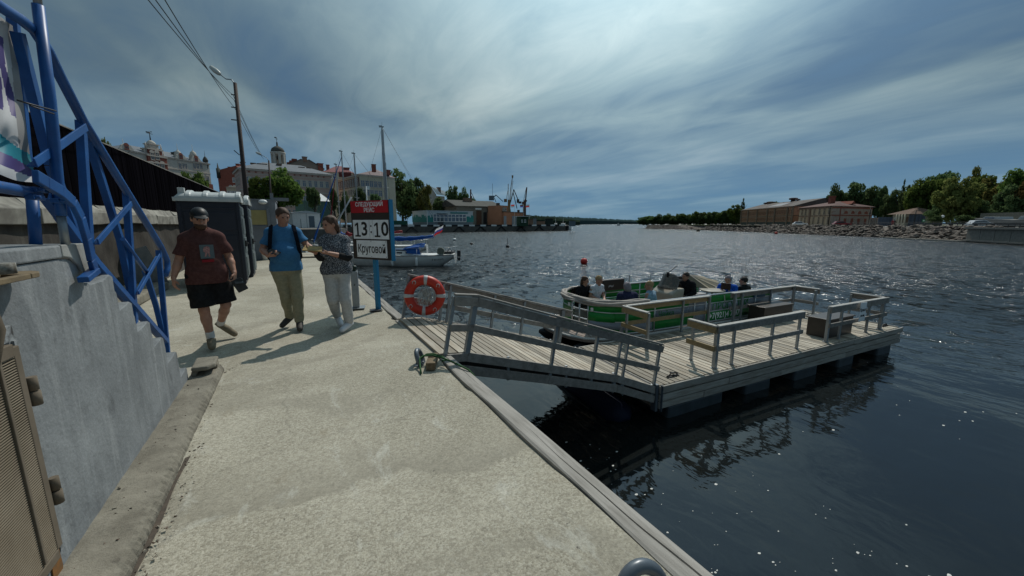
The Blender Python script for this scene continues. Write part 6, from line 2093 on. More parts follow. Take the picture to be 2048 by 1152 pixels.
# ================================================================== TREES
def leaf_mat(name, a, c):
    m = bpy.data.materials.new(name); m.use_nodes = True
    t = m.node_tree; t.nodes.clear()
    o = t.nodes.new('ShaderNodeOutputMaterial'); d = t.nodes.new('ShaderNodeBsdfDiffuse'); tr = t.nodes.new('ShaderNodeBsdfTranslucent'); mx = t.nodes.new('ShaderNodeMixShader')
    tc = t.nodes.new('ShaderNodeTexCoord'); oi = t.nodes.new('ShaderNodeObjectInfo')
    f = nramp(t, nnoise(t, tc.outputs['Object'], 0.6, 4, 0.6), [(0.35, 0.0), (0.65, 1.0)])
    c_ = nmix(t, f, a, c)
    h = t.nodes.new('ShaderNodeHueSaturation')
    t.links.new(nmath(t, 'ADD', nmath(t, 'MULTIPLY', oi.outputs['Random'], 0.5), 0.75), h.inputs['Value'])
    t.links.new(nmath(t, 'ADD', nmath(t, 'MULTIPLY', oi.outputs['Random'], 0.04), 0.48), h.inputs['Hue'])
    t.links.new(c_, h.inputs['Color'])
    t.links.new(h.outputs[0], d.inputs[0]); t.links.new(h.outputs[0], tr.inputs[0]); mx.inputs[0].default_value = 0.5
    t.links.new(d.outputs[0], mx.inputs[1]); t.links.new(tr.outputs[0], mx.inputs[2]); t.links.new(mx.outputs[0], o.inputs[0])
    return m


LM = {'lime': leaf_mat('leaf_green', (0.09, 0.145, 0.034), (0.15, 0.20, 0.055)), 'dark': leaf_mat('leaf_dark', (0.085, 0.13, 0.055), (0.125, 0.175, 0.075)),
      'olive': leaf_mat('leaf_olive', (0.125, 0.145, 0.042), (0.18, 0.185, 0.062)), 'autumn': leaf_mat('leaf_brownish', (0.12, 0.105, 0.036), (0.155, 0.13, 0.046))}
M_['bark'] = mat('bark', (0.06, 0.05, 0.04), 0.9, 0, (0.035, 0.03, 0.025), 8)


def crown_mesh(seed, shape='round', n=2600, leaf=0.06):
    """Unit crown: height 1, radius ~0.5, built from clumps of small leaf faces."""
    r = np.random.default_rng(seed)
    clumps = []
    k = {'round': 46, 'tall': 44, 'clipped': 40, 'conifer': 46, 'loose': 30}[shape]
    for i in range(k):
        if shape == 'conifer':
            z = r.uniform(0, 1) ** 1.25; rad = 0.42 * (1 - z) ** 0.9 + 0.02
            a = r.uniform(0, 6.28); rr = rad * r.uniform(0.2, 1)
            clumps.append((rr * math.cos(a), rr * math.sin(a), z, 0.05 + 0.10 * (1 - z)))
        else:
            u = r.normal(size=3); u /= np.linalg.norm(u); q = r.uniform(0.35, 1.0) if shape != 'clipped' else r.uniform(0.45, 0.80)
            sx, sz = {'round': (0.44, 0.42), 'tall': (0.38, 0.44), 'clipped': (0.42, 0.42), 'loose': (0.46, 0.42)}[shape]
            z = 0.5 + u[2] * sz * q
            clumps.append((u[0] * sx * q, u[1] * sx * q, z, r.uniform(0.09, 0.18) if shape != 'clipped' else r.uniform(0.13, 0.17)))
    C_ = np.array(clumps)
    w = C_[:, 3] ** 2; w /= w.sum()
    ci = r.choice(len(C_), n, p=w)
    u = r.normal(size=(n, 3)); u /= np.linalg.norm(u, axis=1)[:, None]
    rad = C_[ci, 3] * r.uniform(0.55, 1.08, n)
    c = C_[ci, :3] + u * rad[:, None] * np.array([1, 1, 0.8])
    nrm = u * 0.8 + r.normal(size=(n, 3)) * 0.55 + np.array([0, 0, 0.25]); nrm /= np.linalg.norm(nrm, axis=1)[:, None]
    t1 = np.cross(nrm, r.normal(size=(n, 3))); t1 /= np.linalg.norm(t1, axis=1)[:, None]
    t2 = np.cross(nrm, t1)
    s_ = leaf * r.uniform(0.5, 1.1, n)[:, None] * (0.75 if shape == 'conifer' else 1)
    v = np.stack([c - t1 * s_, c - t2 * s_ * 0.6, c + t1 * s_, c + t2 * s_ * 0.6], 1).reshape(-1, 3)
    return v, np.arange(4 * n).reshape(n, 4)


CROWN = {}


def crown(shape, seed, m, n=4200, leaf=0.052):
    k = (shape, seed, m)
    if k not in CROWN:
        v, f = crown_mesh(seed, shape, n, leaf)
        CROWN[k] = np_mesh('crown', v, f, LM[m], smooth=False)
    return CROWN[k]


TRUNK = {}


def trunk_mesh(seed):
    if seed not in TRUNK:
        r = random.Random(seed)
        b = MB()
        b.tube([(0, 0, -0.02), (0.01, 0, 0.2), (0.0, 0.015, 0.45), (0.01, 0, 0.8)], [0.034, 0.026, 0.02, 0.006], 7)
        for i in range(6):
            z = 0.22 + 0.08 * i; a = r.uniform(0, 6.28); l = r.uniform(0.18, 0.3)
            b.tube([(0, 0, z), (l * 0.5 * math.cos(a), l * 0.5 * math.sin(a), z + 0.10), (l * math.cos(a), l * math.sin(a), z + 0.24)], [0.013, 0.009, 0.003], 5)
        TRUNK[seed] = b.mesh('trunk', M_['bark'])
    return TRUNK[seed]


def tree(label, base, h, wd, shape='round', m='lime', seed=1, clear=0.12, group=None, cat='tree', name='leafy_tree'):
    t = thing(name, label, cat, base, seed * 1.7, group)
    o = link('trunk', trunk_mesh(seed % 4), t); o.scale = (h * 0.8, h * 0.8, h)
    c = link('crown', crown(shape, seed % 5, m), t); c.location = (0, 0, h * clear); c.scale = (wd, wd, h * (1 - clear))
    return t


def ptree(label, px, py_base, py_top, wpx, d, z0=None, **k):
    """Tree whose crown centre is seen at px; base on z0 at depth d."""
    p = P(px, py_base, d)
    zt = P(px, py_top, d).z
    if z0 is None: z0 = p.z
    ca = math.cos(math.atan((px - 1024) / FPX))
    return tree(label, (p.x, p.y, z0), zt - z0, wpx * d / FPX * ca, **k)


# ================================================================== BUILDINGS
def wallmat(name, a, c, scale=0.5, c3=None):
    return mat(name, a, 0.9, 0, c, scale, detail=8, col3=c3, scale3=0.9, c3=(0.52, 0.7), spec=0.2)


M_['brick_red'] = wallmat('red_brick', (0.22, 0.072, 0.052), (0.28, 0.10, 0.072), 1.2)
M_['pink'] = wallmat('pink_render', (0.47, 0.33, 0.28), (0.53, 0.38, 0.33), 0.4)
M_['cream'] = wallmat('cream_render', (0.50, 0.45, 0.34), (0.55, 0.50, 0.39), 0.4)
M_['offwhite'] = wallmat('offwhite_render', (0.45, 0.42, 0.37), (0.51, 0.48, 0.43), 0.4)
M_['trim'] = wallmat('pale_trim', (0.48, 0.42, 0.36), (0.54, 0.48, 0.42), 0.4)
M_['tin'] = mat('tin_roof', (0.15, 0.165, 0.185), 0.7, 0.0, (0.115, 0.13, 0.15), 0.6)
M_['red_roof'] = mat('red_tin_roof', (0.27, 0.085, 0.085), 0.6, 0, (0.22, 0.07, 0.07), 0.5)
M_['slate'] = mat('grey_slate', (0.085, 0.085, 0.075), 0.95, 0, (0.065, 0.065, 0.058), 0.5)
M_['brownbrick'] = wallmat('brown_brick', (0.20, 0.13, 0.095), (0.25, 0.17, 0.125), 0.5)


def bframe(pxl, dl, pxr, dr, z0):
    """Local frame of a facade seen between two photo columns: x along it, y into the building."""
    a = P(pxl, 447, dl); c = P(pxr, 447, dr)
    d = Vector((c.x - a.x, c.y - a.y, 0)); L = d.length; d.normalize()
    y = Vector((-d.y, d.x, 0))
    return Matrix(((d.x, y.x, 0, a.x), (d.y, y.y, 0, a.y), (0, 0, 1, z0), (0, 0, 0, 1))), L


WIN = {}


def window(parent, x, z, w, h, y=0.0, fm='white', arch=False, gm='glass', face='front', D=0):
    """One window part (frame with glazing bars) with its pane as sub-part; meshes shared by size."""
    k = (round(w, 2), round(h, 2), fm, arch, gm)
    if k not in WIN:
        b = MB(); t = 0.09 * w + 0.03
        for cx_, cz, sx, sz in ((-w / 2 + t / 2, 0, t, h), (w / 2 - t / 2, 0, t, h), (0, h / 2 - t / 2, w, t), (0, -h / 2 + t / 2, w, t), (0, 0, t * 0.7, h), (0, h * 0.18, w, t * 0.6)):
            b.box((cx_, -0.06, cz), (sx, 0.12, sz))
        b.box((0, -0.10, -h / 2 - 0.06), (w * 1.15, 0.2, 0.12))
        if arch:
            b.prism([(w * 0.62 * math.cos(PI * q / 8), h / 2 + w * 0.6 * math.sin(PI * q / 8)) for q in range(9)], -0.10, 0.02, axis='y')
        fme = b.mesh('window', M_[fm])
        b = MB(); b.box((0, -0.02, 0), (w * 0.96, 0.03, h * 0.98))
        WIN[k] = (fme, b.mesh('pane', M_[gm]))
    o = link('window', WIN[k][0], parent)
    if face == 'left':
        o.location = (0, D, z); o.location.y = x; o.location.x = y; o.rotation_euler = (0, 0, -PI / 2)
    elif face == 'right':
        o.location = (y, x, z); o.rotation_euler = (0, 0, PI / 2)
    else:
        o.location = (x, y, z)
    link('pane', WIN[k][1], o)
    return o


def hip_roof(L, D, z, h, ov=0.4, ridge=0.5):
    b = MB()
    a = min(L, D) * ridge
    e = [(-ov, -ov, z), (L + ov, -ov, z), (L + ov, D + ov, z), (-ov, D + ov, z)]
    r_ = [(a, D / 2, z + h), (L - a, D / 2, z + h)]
    b.add(e + r_, [(0, 1, 5, 4), (1, 2, 5), (2, 3, 4, 5), (3, 0, 4), (3, 2, 1, 0)])
    return b


def gable_roof(L, D, z, h, ov=0.4, along='x'):
    b = MB()
    if along == 'x':
        b.prism([(-ov, z), (D / 2, z + h), (D + ov, z), (D + ov, z - 0.15), (-ov, z - 0.15)], -ov, L + ov, axis='x')
    else:
        b.prism([(-ov, z), (L / 2, z + h), (L + ov, z), (L + ov, z - 0.15), (-ov, z - 0.15)], -ov, D + ov, axis='y')
    return b


def zpy(py, d):
    return CAM_H + (447 - py) * d / FPX / math.cos(PITCH) ** 0 * 1.0


def chimney(parent, x, y, z, w, h, m='brick_red', d=None):
    b = MB(); b.box((x, y, z + h / 2), (w, d or w, h)); b.box((x, y, z + h), (w * 1.2, (d or w) * 1.2, 0.25))
    return b.obj('chimney', M_[m], parent)
# ================================================================== THE TOWN BEHIND THE QUAY
def fx(M, px, y=0.0):
    """Local facade coordinate x seen at photo column px (level of the eye)."""
    o = M.translation; d = M.col[0].to_3d(); n = M.col[1].to_3d()
    o = o + n * y
    v = P(px, 447, 1.0) - Vector((0, 0, CAM_H))
    v.z = 0
    t = (o.x * n.x + o.y * n.y) / (v.x * n.x + v.y * n.y)
    p = Vector((v.x * t, v.y * t, 0))
    return (p - Vector((o.x, o.y, 0))).dot(d)


def fz(M, px, py, y=0.0):
    x = fx(M, px, y)
    w = M @ Vector((x, y, 0))
    d = w.x * math.sin(YAW) + w.y * math.cos(YAW)
    # depth along the optical axis for a point on this vertical at photo row py
    v = (576 - py) / FPX
    k = (v * math.cos(PITCH) - math.sin(PITCH)) / (math.cos(PITCH) + v * math.sin(PITCH))
    return CAM_H + k * d - M.translation.z


def building(name, label, M, L, D, H, wall, cat='building', group=None):
    t = thing(name, label, cat, group=group, M=M)
    b = MB(); b.box((L / 2, D / 2, H / 2), (L, D, H))
    w = b.obj('wall', M_[wall], t)
    return t, w


def band(parent, L, D, z, h, pr, m):
    b = MB(); b.box((L / 2, D / 2, z), (L + 2 * pr, D + 2 * pr, h))
    return b.obj('cornice', M_[m], parent)


# --- ornate red and white house with the dome
M, L = bframe(262, 143, 433, 178, 2.0)
H = fz(M, 400, 323)
D = 16
t, w = building('ornate_townhouse', 'ornate red brick and white town house with domed gables and a weathervane', M, L, D, H, 'offwhite')
band(t, L, D, H, 0.5, 0.35, 'trim'); band(t, L, D, fz(M, 400, 343), 0.4, 0.15, 'trim'); band(t, L, D, H * 0.55, 0.4, 0.15, 'trim')
b = MB(); zr = fz(M, 400, 350); b.box((fx(M, 428) - 0.2, -0.1, zr * 0.75), (L - fx(M, 418), 0.3, fz(M, 425, 348) - fz(M, 425, 366))); b.box((L / 2, -0.06, H * 0.40), (L, 0.1, H * 0.25)); b.box((L + 0.06, D / 2, H * 0.40), (0.1, D, H * 0.25)); b.obj('brick_band', M_['brick_red'], w)
rt_ = hip_roof(L, D, H + 0.25, fz(M, 370, 308, 8) - H, 0.5, 0.55); rt_.obj('roof', M_['tin'], t)
for px in (376, 383.5, 386.5, 404, 410, 417):
    window(t, fx(M, px), (fz(M, px, 327) + fz(M, px, 338)) / 2, 1.35, 2.5, 0, 'trim', True, 'glass_pale')
for px in (370, 378, 386, 404, 411, 418, 427):
    window(t, fx(M, px), (fz(M, px, 352) + fz(M, px, 364)) / 2, 1.5, 2.6, 0, 'trim', True, 'glass_pale')
# the central gabled bay with brick face
x0, x1 = fx(M, 313), fx(M, 349); xc = (x0 + x1) / 2; wb = x1 - x0
bz0, bz1 = 0, fz(M, 330, 313)
b = MB(); b.box((xc, 1.0, bz1 / 2), (wb, 3.4, bz1)); bay = b.obj('brick_bay', M_['brick_red'], t)
b = MB()
for z in (fz(M, 330, 326), bz1):
    b.box((xc, 1.0, z), (wb + 0.5, 3.9, 0.45))
b.obj('cornice', M_['trim'], bay)
z2 = fz(M, 330, 299)
b = MB(); b.box((xc, 1.3, (bz1 + z2) / 2), (wb * 0.72, 3.0, z2 - bz1)); b.obj('upper_stage', M_['brick_red'], bay)
b = MB()
b.box((xc, 1.3, z2), (wb * 0.84, 3.4, 0.5)); 
for s_ in (-1, 1):
    b.prism([(xc + s_ * wb * 0.36, bz1), (xc + s_ * wb * 0.52, bz1), (xc + s_ * wb * 0.40, bz1 + (z2 - bz1) * 0.6), (xc + s_ * wb * 0.36, z2)], 0.5, 2.5, axis='y')
z3 = fz(M, 327, 288)
b.box((xc, 1.3, (z2 + z3) / 2), (wb * 0.44, 2.6, z3 - z2)); b.box((xc, 1.3, z3), (wb * 0.54, 3.0, 0.4))
for s_ in (-1, 1):
    for q, zz in ((0.40, z2), (0.50, bz1)):
        b.tube([(xc + s_ * wb * q, 0.4, zz), (xc + s_ * wb * q, 0.4, zz + 1.2), (xc + s_ * wb * q, 0.4, zz + 2.6)], [0.35, 0.22, 0.03], 6)
b.obj('pale_stage', M_['trim'], bay)
z4 = fz(M, 327, 279)
b = MB(); r0 = wb * 0.19; b.lathe([(r0 * 1.05, z3), (r0 * 1.08, z3 + (z4 - z3) * 0.25), (r0 * 0.85, z3 + (z4 - z3) * 0.6), (r0 * 0.4, z3 + (z4 - z3) * 0.9), (0.12, z4)], 14, (xc, 1.3, 0)); b.obj('dome', M_['offwhite'], bay)
z5 = fz(M, 325, 260)
b = MB(); b.tube([(xc, 1.3, z4 - 0.2), (xc, 1.3, z5)], [0.22, 0.07], 6); b.box((xc, 1.3, z5 - 1.0), (2.3, 0.1, 0.16)); b.box((xc - 0.5, 1.3, z5 - 0.6), (1.6, 0.1, 0.45)); b.box((xc + 0.7, 1.3, z5 - 0.2), (0.5, 0.1, 0.3)); b.obj('weathervane', M_['dark'], bay)
for px in (322, 331.5):
    window(bay, fx(M, px), (fz(M, px, 307) + fz(M, px, 318)) / 2, 1.5, 2.8, -0.72, 'trim', True)
for px in (319, 329, 339):
    window(bay, fx(M, px), (fz(M, px, 328) + fz(M, px, 338)) / 2, 1.5, 2.4, -0.72, 'trim', True)
for px, pt in ((276, 299), (379, 306), (408, 307)):
    x = fx(M, px); zt = fz(M, px, pt)
    b = MB(); b.box((x, 0.8, (H + zt - 1.2) / 2), (2.7, 2.0, zt - 1.2 - H + 0.6)); b.prism([(x - 2.6, H + 0.2), (x + 2.6, H + 0.2), (x + 1.6, H + 1.8), (x, H + 2.7), (x - 1.6, H + 1.8)], -0.35, 0.2, axis='y')
    gbl = b.obj('gable', M_['offwhite'], t)
    b = MB(); b.lathe([(1.25, zt - 1.2), (1.3, zt - 0.6), (1.0, zt + 0.4), (0.4, zt + 1.0), (0.08, zt + 1.4), (0.05, zt + 3.8)], 12, (x, 0.9, 0)); b.obj('dome', M_['offwhite'], gbl)
    window(gbl, x, H + 1.2, 1.4, 1.4, -0.36, 'brick_red', True)
x = L - 0.8
b = MB(); b.tube([(x, 0.8, H - 2), (x, 0.8, H + 1.2)], 0.9, 8); b.lathe([(1.0, H + 1.2), (1.1, H + 1.6), (0.6, H + 2.8), (0.1, H + 3.4), (0.04, H + 5.8)], 10, (x, 0.8, 0)); b.obj('turret', M_['slate'], t)
for px, pt in ((359, 303), (393, 308), (387, 309)):
    chimney(t, fx(M, px), 5, H + 1, 1.2, fz(M, px, pt, 5) - H - 1, 'slate')
b = MB(); x = fx(M, 299); b.tube([(x, 4, H + 2), (x, 4, fz(M, 299, 297, 4))], 0.08, 5); b.box((x, 4, fz(M, 299, 300, 4)), (1.4, 0.08, 0.3)); b.obj('roof_cross', M_['dark'], t)

# --- red brick block beyond, with the small cream house in front of it
M, L = bframe(447, 206, 489, 207, 2.0)
H = fz(M, 470, 341)
t, w = building('brick_tenement', 'dark red brick tenement seen between the ornate house and the lamp post', M, L, 18, H, 'brick_red')
b = MB(); b.prism([(0, H), (L, H), (L * 0.92, H + 2.6), (L * 0.55, H + 1.6), (L * 0.2, H + 0.6)], 0, 14, axis='y'); b.obj('roof', M_['brick_red'], t)
b = MB(); x = 0.6; zz = fz(M, 447, 330); b.tube([(x, 0, H - 4), (x, 0, H + 1), (x, 0, zz - 3), (x, 0, zz + 1)], [0.9, 0.9, 0.7, 0.1], 8); b.obj('turret', mat('dark_turret', (0.03, 0.035, 0.03), 0.9), t)
chimney(t, L * 0.75, 5, H + 1, 1.6, 3); chimney(t, L * 0.35, 5, H, 1.4, 2.4)
for px, py in ((478, 360), (484, 360), (478, 375), (470, 375)):
    window(t, fx(M, px), fz(M, px, py), 1.3, 2.4)
M, L = bframe(461, 150, 492, 152, 2.0); H = fz(M, 475, 375)
t, w = building('cream_house', 'low cream house in front of the dark red brick tenement', M, L, 8, H, 'cream'); hip_roof(L, 8, H, 1.2, 0.4).obj('roof', M_['slate'], t); band(t, L, 8, H * 0.7, 0.3, 0.15, 'trim')
for px in (466, 472, 480, 487):
    window(t, fx(M, px), fz(M, px, 388), 1.4, 2.2)

# --- long pink building
M, L = bframe(491, 128, 669, 146, 1.8)
H = fz(M, 500, 338); D = 16
t, w = building('long_pink_building', 'long pink and white building with a pale tin roof behind the lime trees', M, L, D, H, 'pink')
band(t, L, D, H, 0.6, 0.5, 'trim'); band(t, L, D, H - 1.4, 0.25, 0.12, 'trim'); band(t, L, D, H * 0.62, 0.35, 0.18, 'trim'); band(t, L, D, H * 0.34, 0.35, 0.18, 'trim')
hip_roof(L, D, H + 0.3, 3.4, 0.7, 0.5).obj('roof', M_['tin'], t)
n = 14
for i in range(n):
    x = 1.6 + (L - 3.2) * i / (n - 1)
    for z, h in ((H * 0.80, 2.3), (H * 0.49, 2.6), (H * 0.20, 2.4)):
        window(t, x, z, 1.35, h, 0, 'trim', False, 'glass_pale')
    if i < n - 1:
        b = MB(); b.box((x + (L - 3.2) / (n - 1) / 2, -0.04, H * 0.80), (1.0, 0.12, 2.6)); b.obj('wall_panel', M_['offwhite'], w)
        b = MB(); b.box((x + (L - 3.2) / (n - 1) / 2, -0.04, H - 0.75), (0.5, 0.1, 0.45)); b.obj('vent', M_['brick_red'], w)
for i in range(4):
    window(t, 2.2 + i * 3.6, H * 0.80, 1.35, 2.3, 0, 'trim', False, 'glass_pale', 'left')
for px, pt in ((499, 328), (519, 326), (531, 329), (541, 331), (570, 327), (611, 336), (614, 336), (626, 338)):
    chimney(t, fx(M, px, 6), 6, H + 1.6, 1.3, max(1.2, fz(M, px, pt, 6) - H - 1.8), 'brownbrick')
b = MB(); b.prism([(fx(M, 640) - 2.6, 0), (fx(M, 640) + 2.6, 0), (fx(M, 640) + 2.6, H * 0.36)] + [(fx(M, 640) + 2.6 * math.cos(PI * k / 8), H * 0.36 + 2.6 * math.sin(PI * k / 8)) for k in range(1, 8)] + [(fx(M, 640) - 2.6, H * 0.36)], -0.2, 0, axis='y'); b.obj('portal', M_['trim'], t)

# --- bell tower
d = 205
c = P(569.5, 447, d); zb = 5.0
t = thing('bell_tower', 'round white bell tower with a dark dome rising behind the pink building', 'tower', (c.x, c.y, zb))
rr = 11.5 * d / FPX
z0, z1, z2, z3 = [P(569.5, y, d).z - zb for y in (334, 309, 297, 291)]
b = MB(); b.lathe([(rr, 0), (rr, z0), (rr * 1.12, z0 + 0.1), (rr * 1.12, z0 + 0.6), (rr * .95, z0 + 0.7)], 20); tw_ = b.obj('drum', M_['offwhite'], t)
b = MB()
for k in range(8):
    a = 2 * PI * k / 8 + 0.2
    b.box((rr * .93 * math.cos(a), rr * .93 * math.sin(a), (z0 + z1) / 2), (0.9, 1.15, z1 - z0), Matrix.Rotation(a, 3, 'Z'))
b.lathe([(rr * .5, z1 - 1.6), (rr * 1.0, z1 - 1.5), (rr * 1.14, z1 - 0.4), (rr * 1.14, z1), (rr * .8, z1 + .1)], 20)
b.obj('belfry', M_['offwhite'], t)
b = MB(); b.lathe([(rr * 1.0, z1), (rr * 1.0, z1 + 0.9), (rr * .85, z1 + (z2 - z1) * .6), (rr * .4, z2 - 0.3), (rr * .14, z2), (rr * .12, z3), (0.25, z3 + 0.4)], 20); b.obj('dome', M_['slate'], t)
b = MB(); b.tube([(0, 0, z3), (0, 0, z3 + 2.8)], 0.12, 6); b.box((0, 0, z3 + 1.9), (1.2, 0.12, 0.16)); b.box((-0.5, 0, z3 + 2.6), (0.9, 0.1, 0.5)); b.obj('cross', M_['dark'], t)
b = MB(); b.ball((0, 0, (z0 + z1) / 2 + 0.4), (0.9, 0.9, 1.0)); b.obj('bell', M_['dark'], t)

# --- grey gable block and red-roofed block
M, L = bframe(588, 186, 656, 196, 3.0)
H = fz(M, 620, 336); xa = fx(M, 621); zt = fz(M, 621, 319)
t = thing('grey_gabled_block', 'tall grey block with blind gable and a broad chimney on its peak', 'building', M=M)
b = MB(); b.prism([(0, 0), (L, 0), (L, H + 0.3), (xa + 1.6, zt), (xa - 1.6, zt), (0, H + 1.0)], 0, 16, axis='y'); w = b.obj('wall', wallmat('grey_render', (0.20, 0.175, 0.15), (0.25, 0.22, 0.19), 0.35), t)
b = MB(); b.bar((-0.4, 8, H + 0.9), (xa - 1.6, 8, zt + 0.1), 17, 0.25, up=(0, 0, 1)); b.bar((xa + 1.6, 8, zt + 0.1), (L + 0.4, 8, H + 0.2), 17, 0.25); b.obj('roof', M_['slate'], t)
b = MB(); b.box((xa, 0.6, zt), (fx(M, 625) - fx(M, 617), 1.6, 2.2)); b.box((xa, 0.6, zt + 1.2), (fx(M, 626) - fx(M, 616), 1.9, 0.3)); b.obj('chimney', M_['brownbrick'], t)
for q, px in enumerate((592, 597, 602)):
    b = MB(); b.box((fx(M, px), 2, (H + fz(M, px, 326 - q * 3.5)) / 2), (2.0, 2.0, fz(M, px, 326 - q * 3.5) - H + 1)); b.obj('stepped_chimney', M_['brick_red'], t)
chimney(t, fx(M, 650), 0.8, H - 0.5, 2.4, fz(M, 650, 325) - H)
window(t, fx(M, 637), H - 1.2, 2.2, 1.2, 0, 'trim')
M, L = bframe(656, 178, 712, 182, 3.0)
H = fz(M, 685, 345)
t, w = building('red_roofed_house', 'cream house with pinkish red tin roof between the masts', M, L, 12, H, 'cream')
hip_roof(L, 12, H, fz(M, 680, 332, 6) - H, 0.6, 0.4).obj('roof', M_['red_roof'], t)
chimney(t, fx(M, 663), 3, H + 0.4, 1.3, fz(M, 663, 330, 3) - H - .4); chimney(t, fx(M, 700), 4, H + 0.4, 2.2, fz(M, 700, 336, 4) - H - .4)
b = MB(); b.box((fx(M, 697), -0.1, fz(M, 697, 349)), (fx(M, 710) - fx(M, 686), 0.3, 2.4)); b.obj('glazed_loggia', mat('dark_red_wood', (0.10, 0.02, 0.02), 0.7), t)
for px in (668, 676):
    window(t, fx(M, px), fz(M, px, 352), 1.4, 2.2)

# --- cream corner building with the long row of windows
M, L = bframe(681, 158, 725, 140, 1.8)
H = fz(M, 725, 351); D = L * 0.9
M2, L2 = bframe(725, 140, 769, 146, 1.8)
t = thing('cream_corner_building', 'cream corner building with long row of dark shuttered windows behind the masts', 'building', M=M)
Mi = M.inverted()
q1 = Mi @ (M2 @ Vector((L2, 0, 0)))
b = MB(); b.prism([(0, 0), (L, 0), (q1.x, q1.y), (q1.x - 2, q1.y + 6), (0, 8)], 0, H); w = b.obj('wall', M_['cream'], t)
b = MB(); b.prism([(-0.4, -0.5), (L + 0.2, -0.6), (q1.x + 0.6, q1.y - 0.2), (q1.x - 2, q1.y + 6), (0, 8)], H, H + 0.5); b.obj('cornice', M_['trim'], t)
b = MB(); rc = Vector(((L + q1.x) / 2 - 4, q1.y / 2 + 4, H + 3.2)); pts = [(-0.5, -0.6, H + .5), (L + 0.3, -0.7, H + .5), (q1.x + .7, q1.y - .3, H + .5), (q1.x - 2, q1.y + 6.5, H + .5), (0, 8.5, H + .5)]
b.add(pts + [tuple(rc)], [(0, 1, 5), (1, 2, 5), (2, 3, 5), (3, 4, 5), (4, 0, 5)]); b.obj('roof', mat('pink_tin', (0.22, 0.16, 0.16), 0.8), t)
b = MB()
zr0, zr1 = fz(M, 700, 376), fz(M, 700, 361)
b.box((L * 0.52, -0.05, (zr0 + zr1) / 2), (L * 0.93, 0.14, (zr1 - zr0) * 1.1)); b.obj('window_band', mat('dark_red_shutter', (0.085, 0.022, 0.02), 0.7), w)
for i in range(9):
    window(t, L * (0.12 + 0.80 * i / 8), (zr0 + zr1) / 2, L * 0.062, (zr1 - zr0) * 0.92, -0.12, 'trim', False, 'glass_pale')
    window(t, L * (0.12 + 0.80 * i / 8), fz(M, 700, 386), L * 0.06, 2.0, 0, 'trim', False, 'glass')
dv = (Vector((q1.x, q1.y, 0)) - Vector((L, 0, 0))); l2 = dv.length; an = math.atan2(dv.y, dv.x)
for i in range(5):
    for z in (fz(M2, 745, 368), fz(M2, 745, 386)):
        o = window(t, 0, z, 1.6, 2.4, 0, 'trim', False, 'glass_pale'); p_ = Vector((L, 0, 0)) + dv * (0.12 + 0.19 * i); o.location = (p_.x, p_.y, z); o.rotation_euler = (0, 0, an)
chimney(t, L + 1, 5, H + 1.5, 1.2, 2.6); chimney(t, q1.x - 1.5, q1.y + 3, H + 1.2, 1.6, 1.8)
b = MB(); b.tube([(q1.x - 3, q1.y + 2, H), (q1.x - 3, q1.y + 2, fz(M2, 757, 322, 2))], 0.06, 5); b.obj('antenna', M_['dark'], t)

# --- white house on the hill and its neighbours
M, L = bframe(856, 205, 893, 214, 8.0)
H = fz(M, 862, 386)
t = thing('white_hill_house', 'white gabled house with brightly lit roof on the wooded hill', 'house', M=M)
xa = fx(M, 872)
b = MB(); b.prism([(0, 0), (xa * 1.15, 0), (xa * 1.15, H - 0.5), (xa * 0.55, fz(M, 866, 374)), (0, H)], 0, 8, axis='y'); b.box((L * 0.7, 4, (H - 1.2) / 2), (L * 0.6, 6, H - 1.2)); b.obj('wall', M_['offwhite'], t)
b = MB(); b.add([(xa * .55, -0.3, fz(M, 866, 374)), (L, 1.0, fz(M, 866, 374) - 1.6), (L + 0.4, 0.2, H - 0.9), (xa * 1.2, -0.5, H - 0.5)], [(0, 1, 2, 3)]); b.obj('roof', M_['white'], t, thick=0.25)
chimney(t, fx(M, 881), 0.6, H, 1.6, fz(M, 881, 375) - H, 'brownbrick')
window(t, xa * 0.45, H * 0.75, 1.2, 1.6)

# ================================================================== THE PIER ACROSS THE BASIN
def ground_poly(name, pts, z, m, zb=-3.5):
    b = MB(); b.prism(pts, zb, z)
    return b.obj(name, m)


M_['pier_wall'] = mat('dark_tarred_wall', (0.095, 0.085, 0.075), 0.85, 0, (0.14, 0.13, 0.115), 0.9, (1, 1, 2))
PZ = 0.46
pier = struct(ground_poly('pier', [(-70, 143.6), (106.5, 140.0), (109.5, 141.5), (109.5, 147), (96, 160), (82, 172), (90, 235), (-70, 420)], PZ, M_['pier_wall']))
b = MB(); b.prism([(-70, 144.0), (106, 140.4), (109, 142), (108, 148), (96, 159), (80, 172), (88, 233), (-70, 418)], PZ, PZ + 0.03)
struct(b.obj('pier_pavement', mat('pier_concrete', (0.30, 0.29, 0.26), 0.9, 0, (0.22, 0.21, 0.19), 0.4)))
b = MB(); b.prism([(18, 148.5), (96, 146.5), (99, 150.5), (18, 153)], PZ + 0.03, PZ + 0.07); tag(b.obj('lawn', M_['grass']), kind='structure')
pf = thing('pier_fenders', 'dark slanting timber fenders along the face of the far pier', 'fenders', (0, 0, 0))
bm_ = MB(); bm_.bar((0, 0, 0), (2.2, 0, 1.95), 0.3, 0.45, up=(0, 1, 0)); fme = bm_.mesh('fender', M_['black'])
yp = lambda x: 143.6 + (140.0 - 143.6) * (x + 70) / 176.5
for i, x in enumerate(np.arange(-6, 104, 4.6)):
    o = link('fender', fme, pf); o.location = (x, yp(x) - 0.2, WZ + 0.05); o.scale = (1 if i % 2 else -1, 1, 1)
pk = thing('pier_kerb', 'row of black and white kerb blocks along the far pier edge', 'kerb')
bm_ = MB(); bm_.box((0, 0, 0), (2.35, 0.7, 0.62)); kw = bm_.mesh('kerb_block', M_['white']); kb = bm_.mesh('kerb_block', M_['black'])
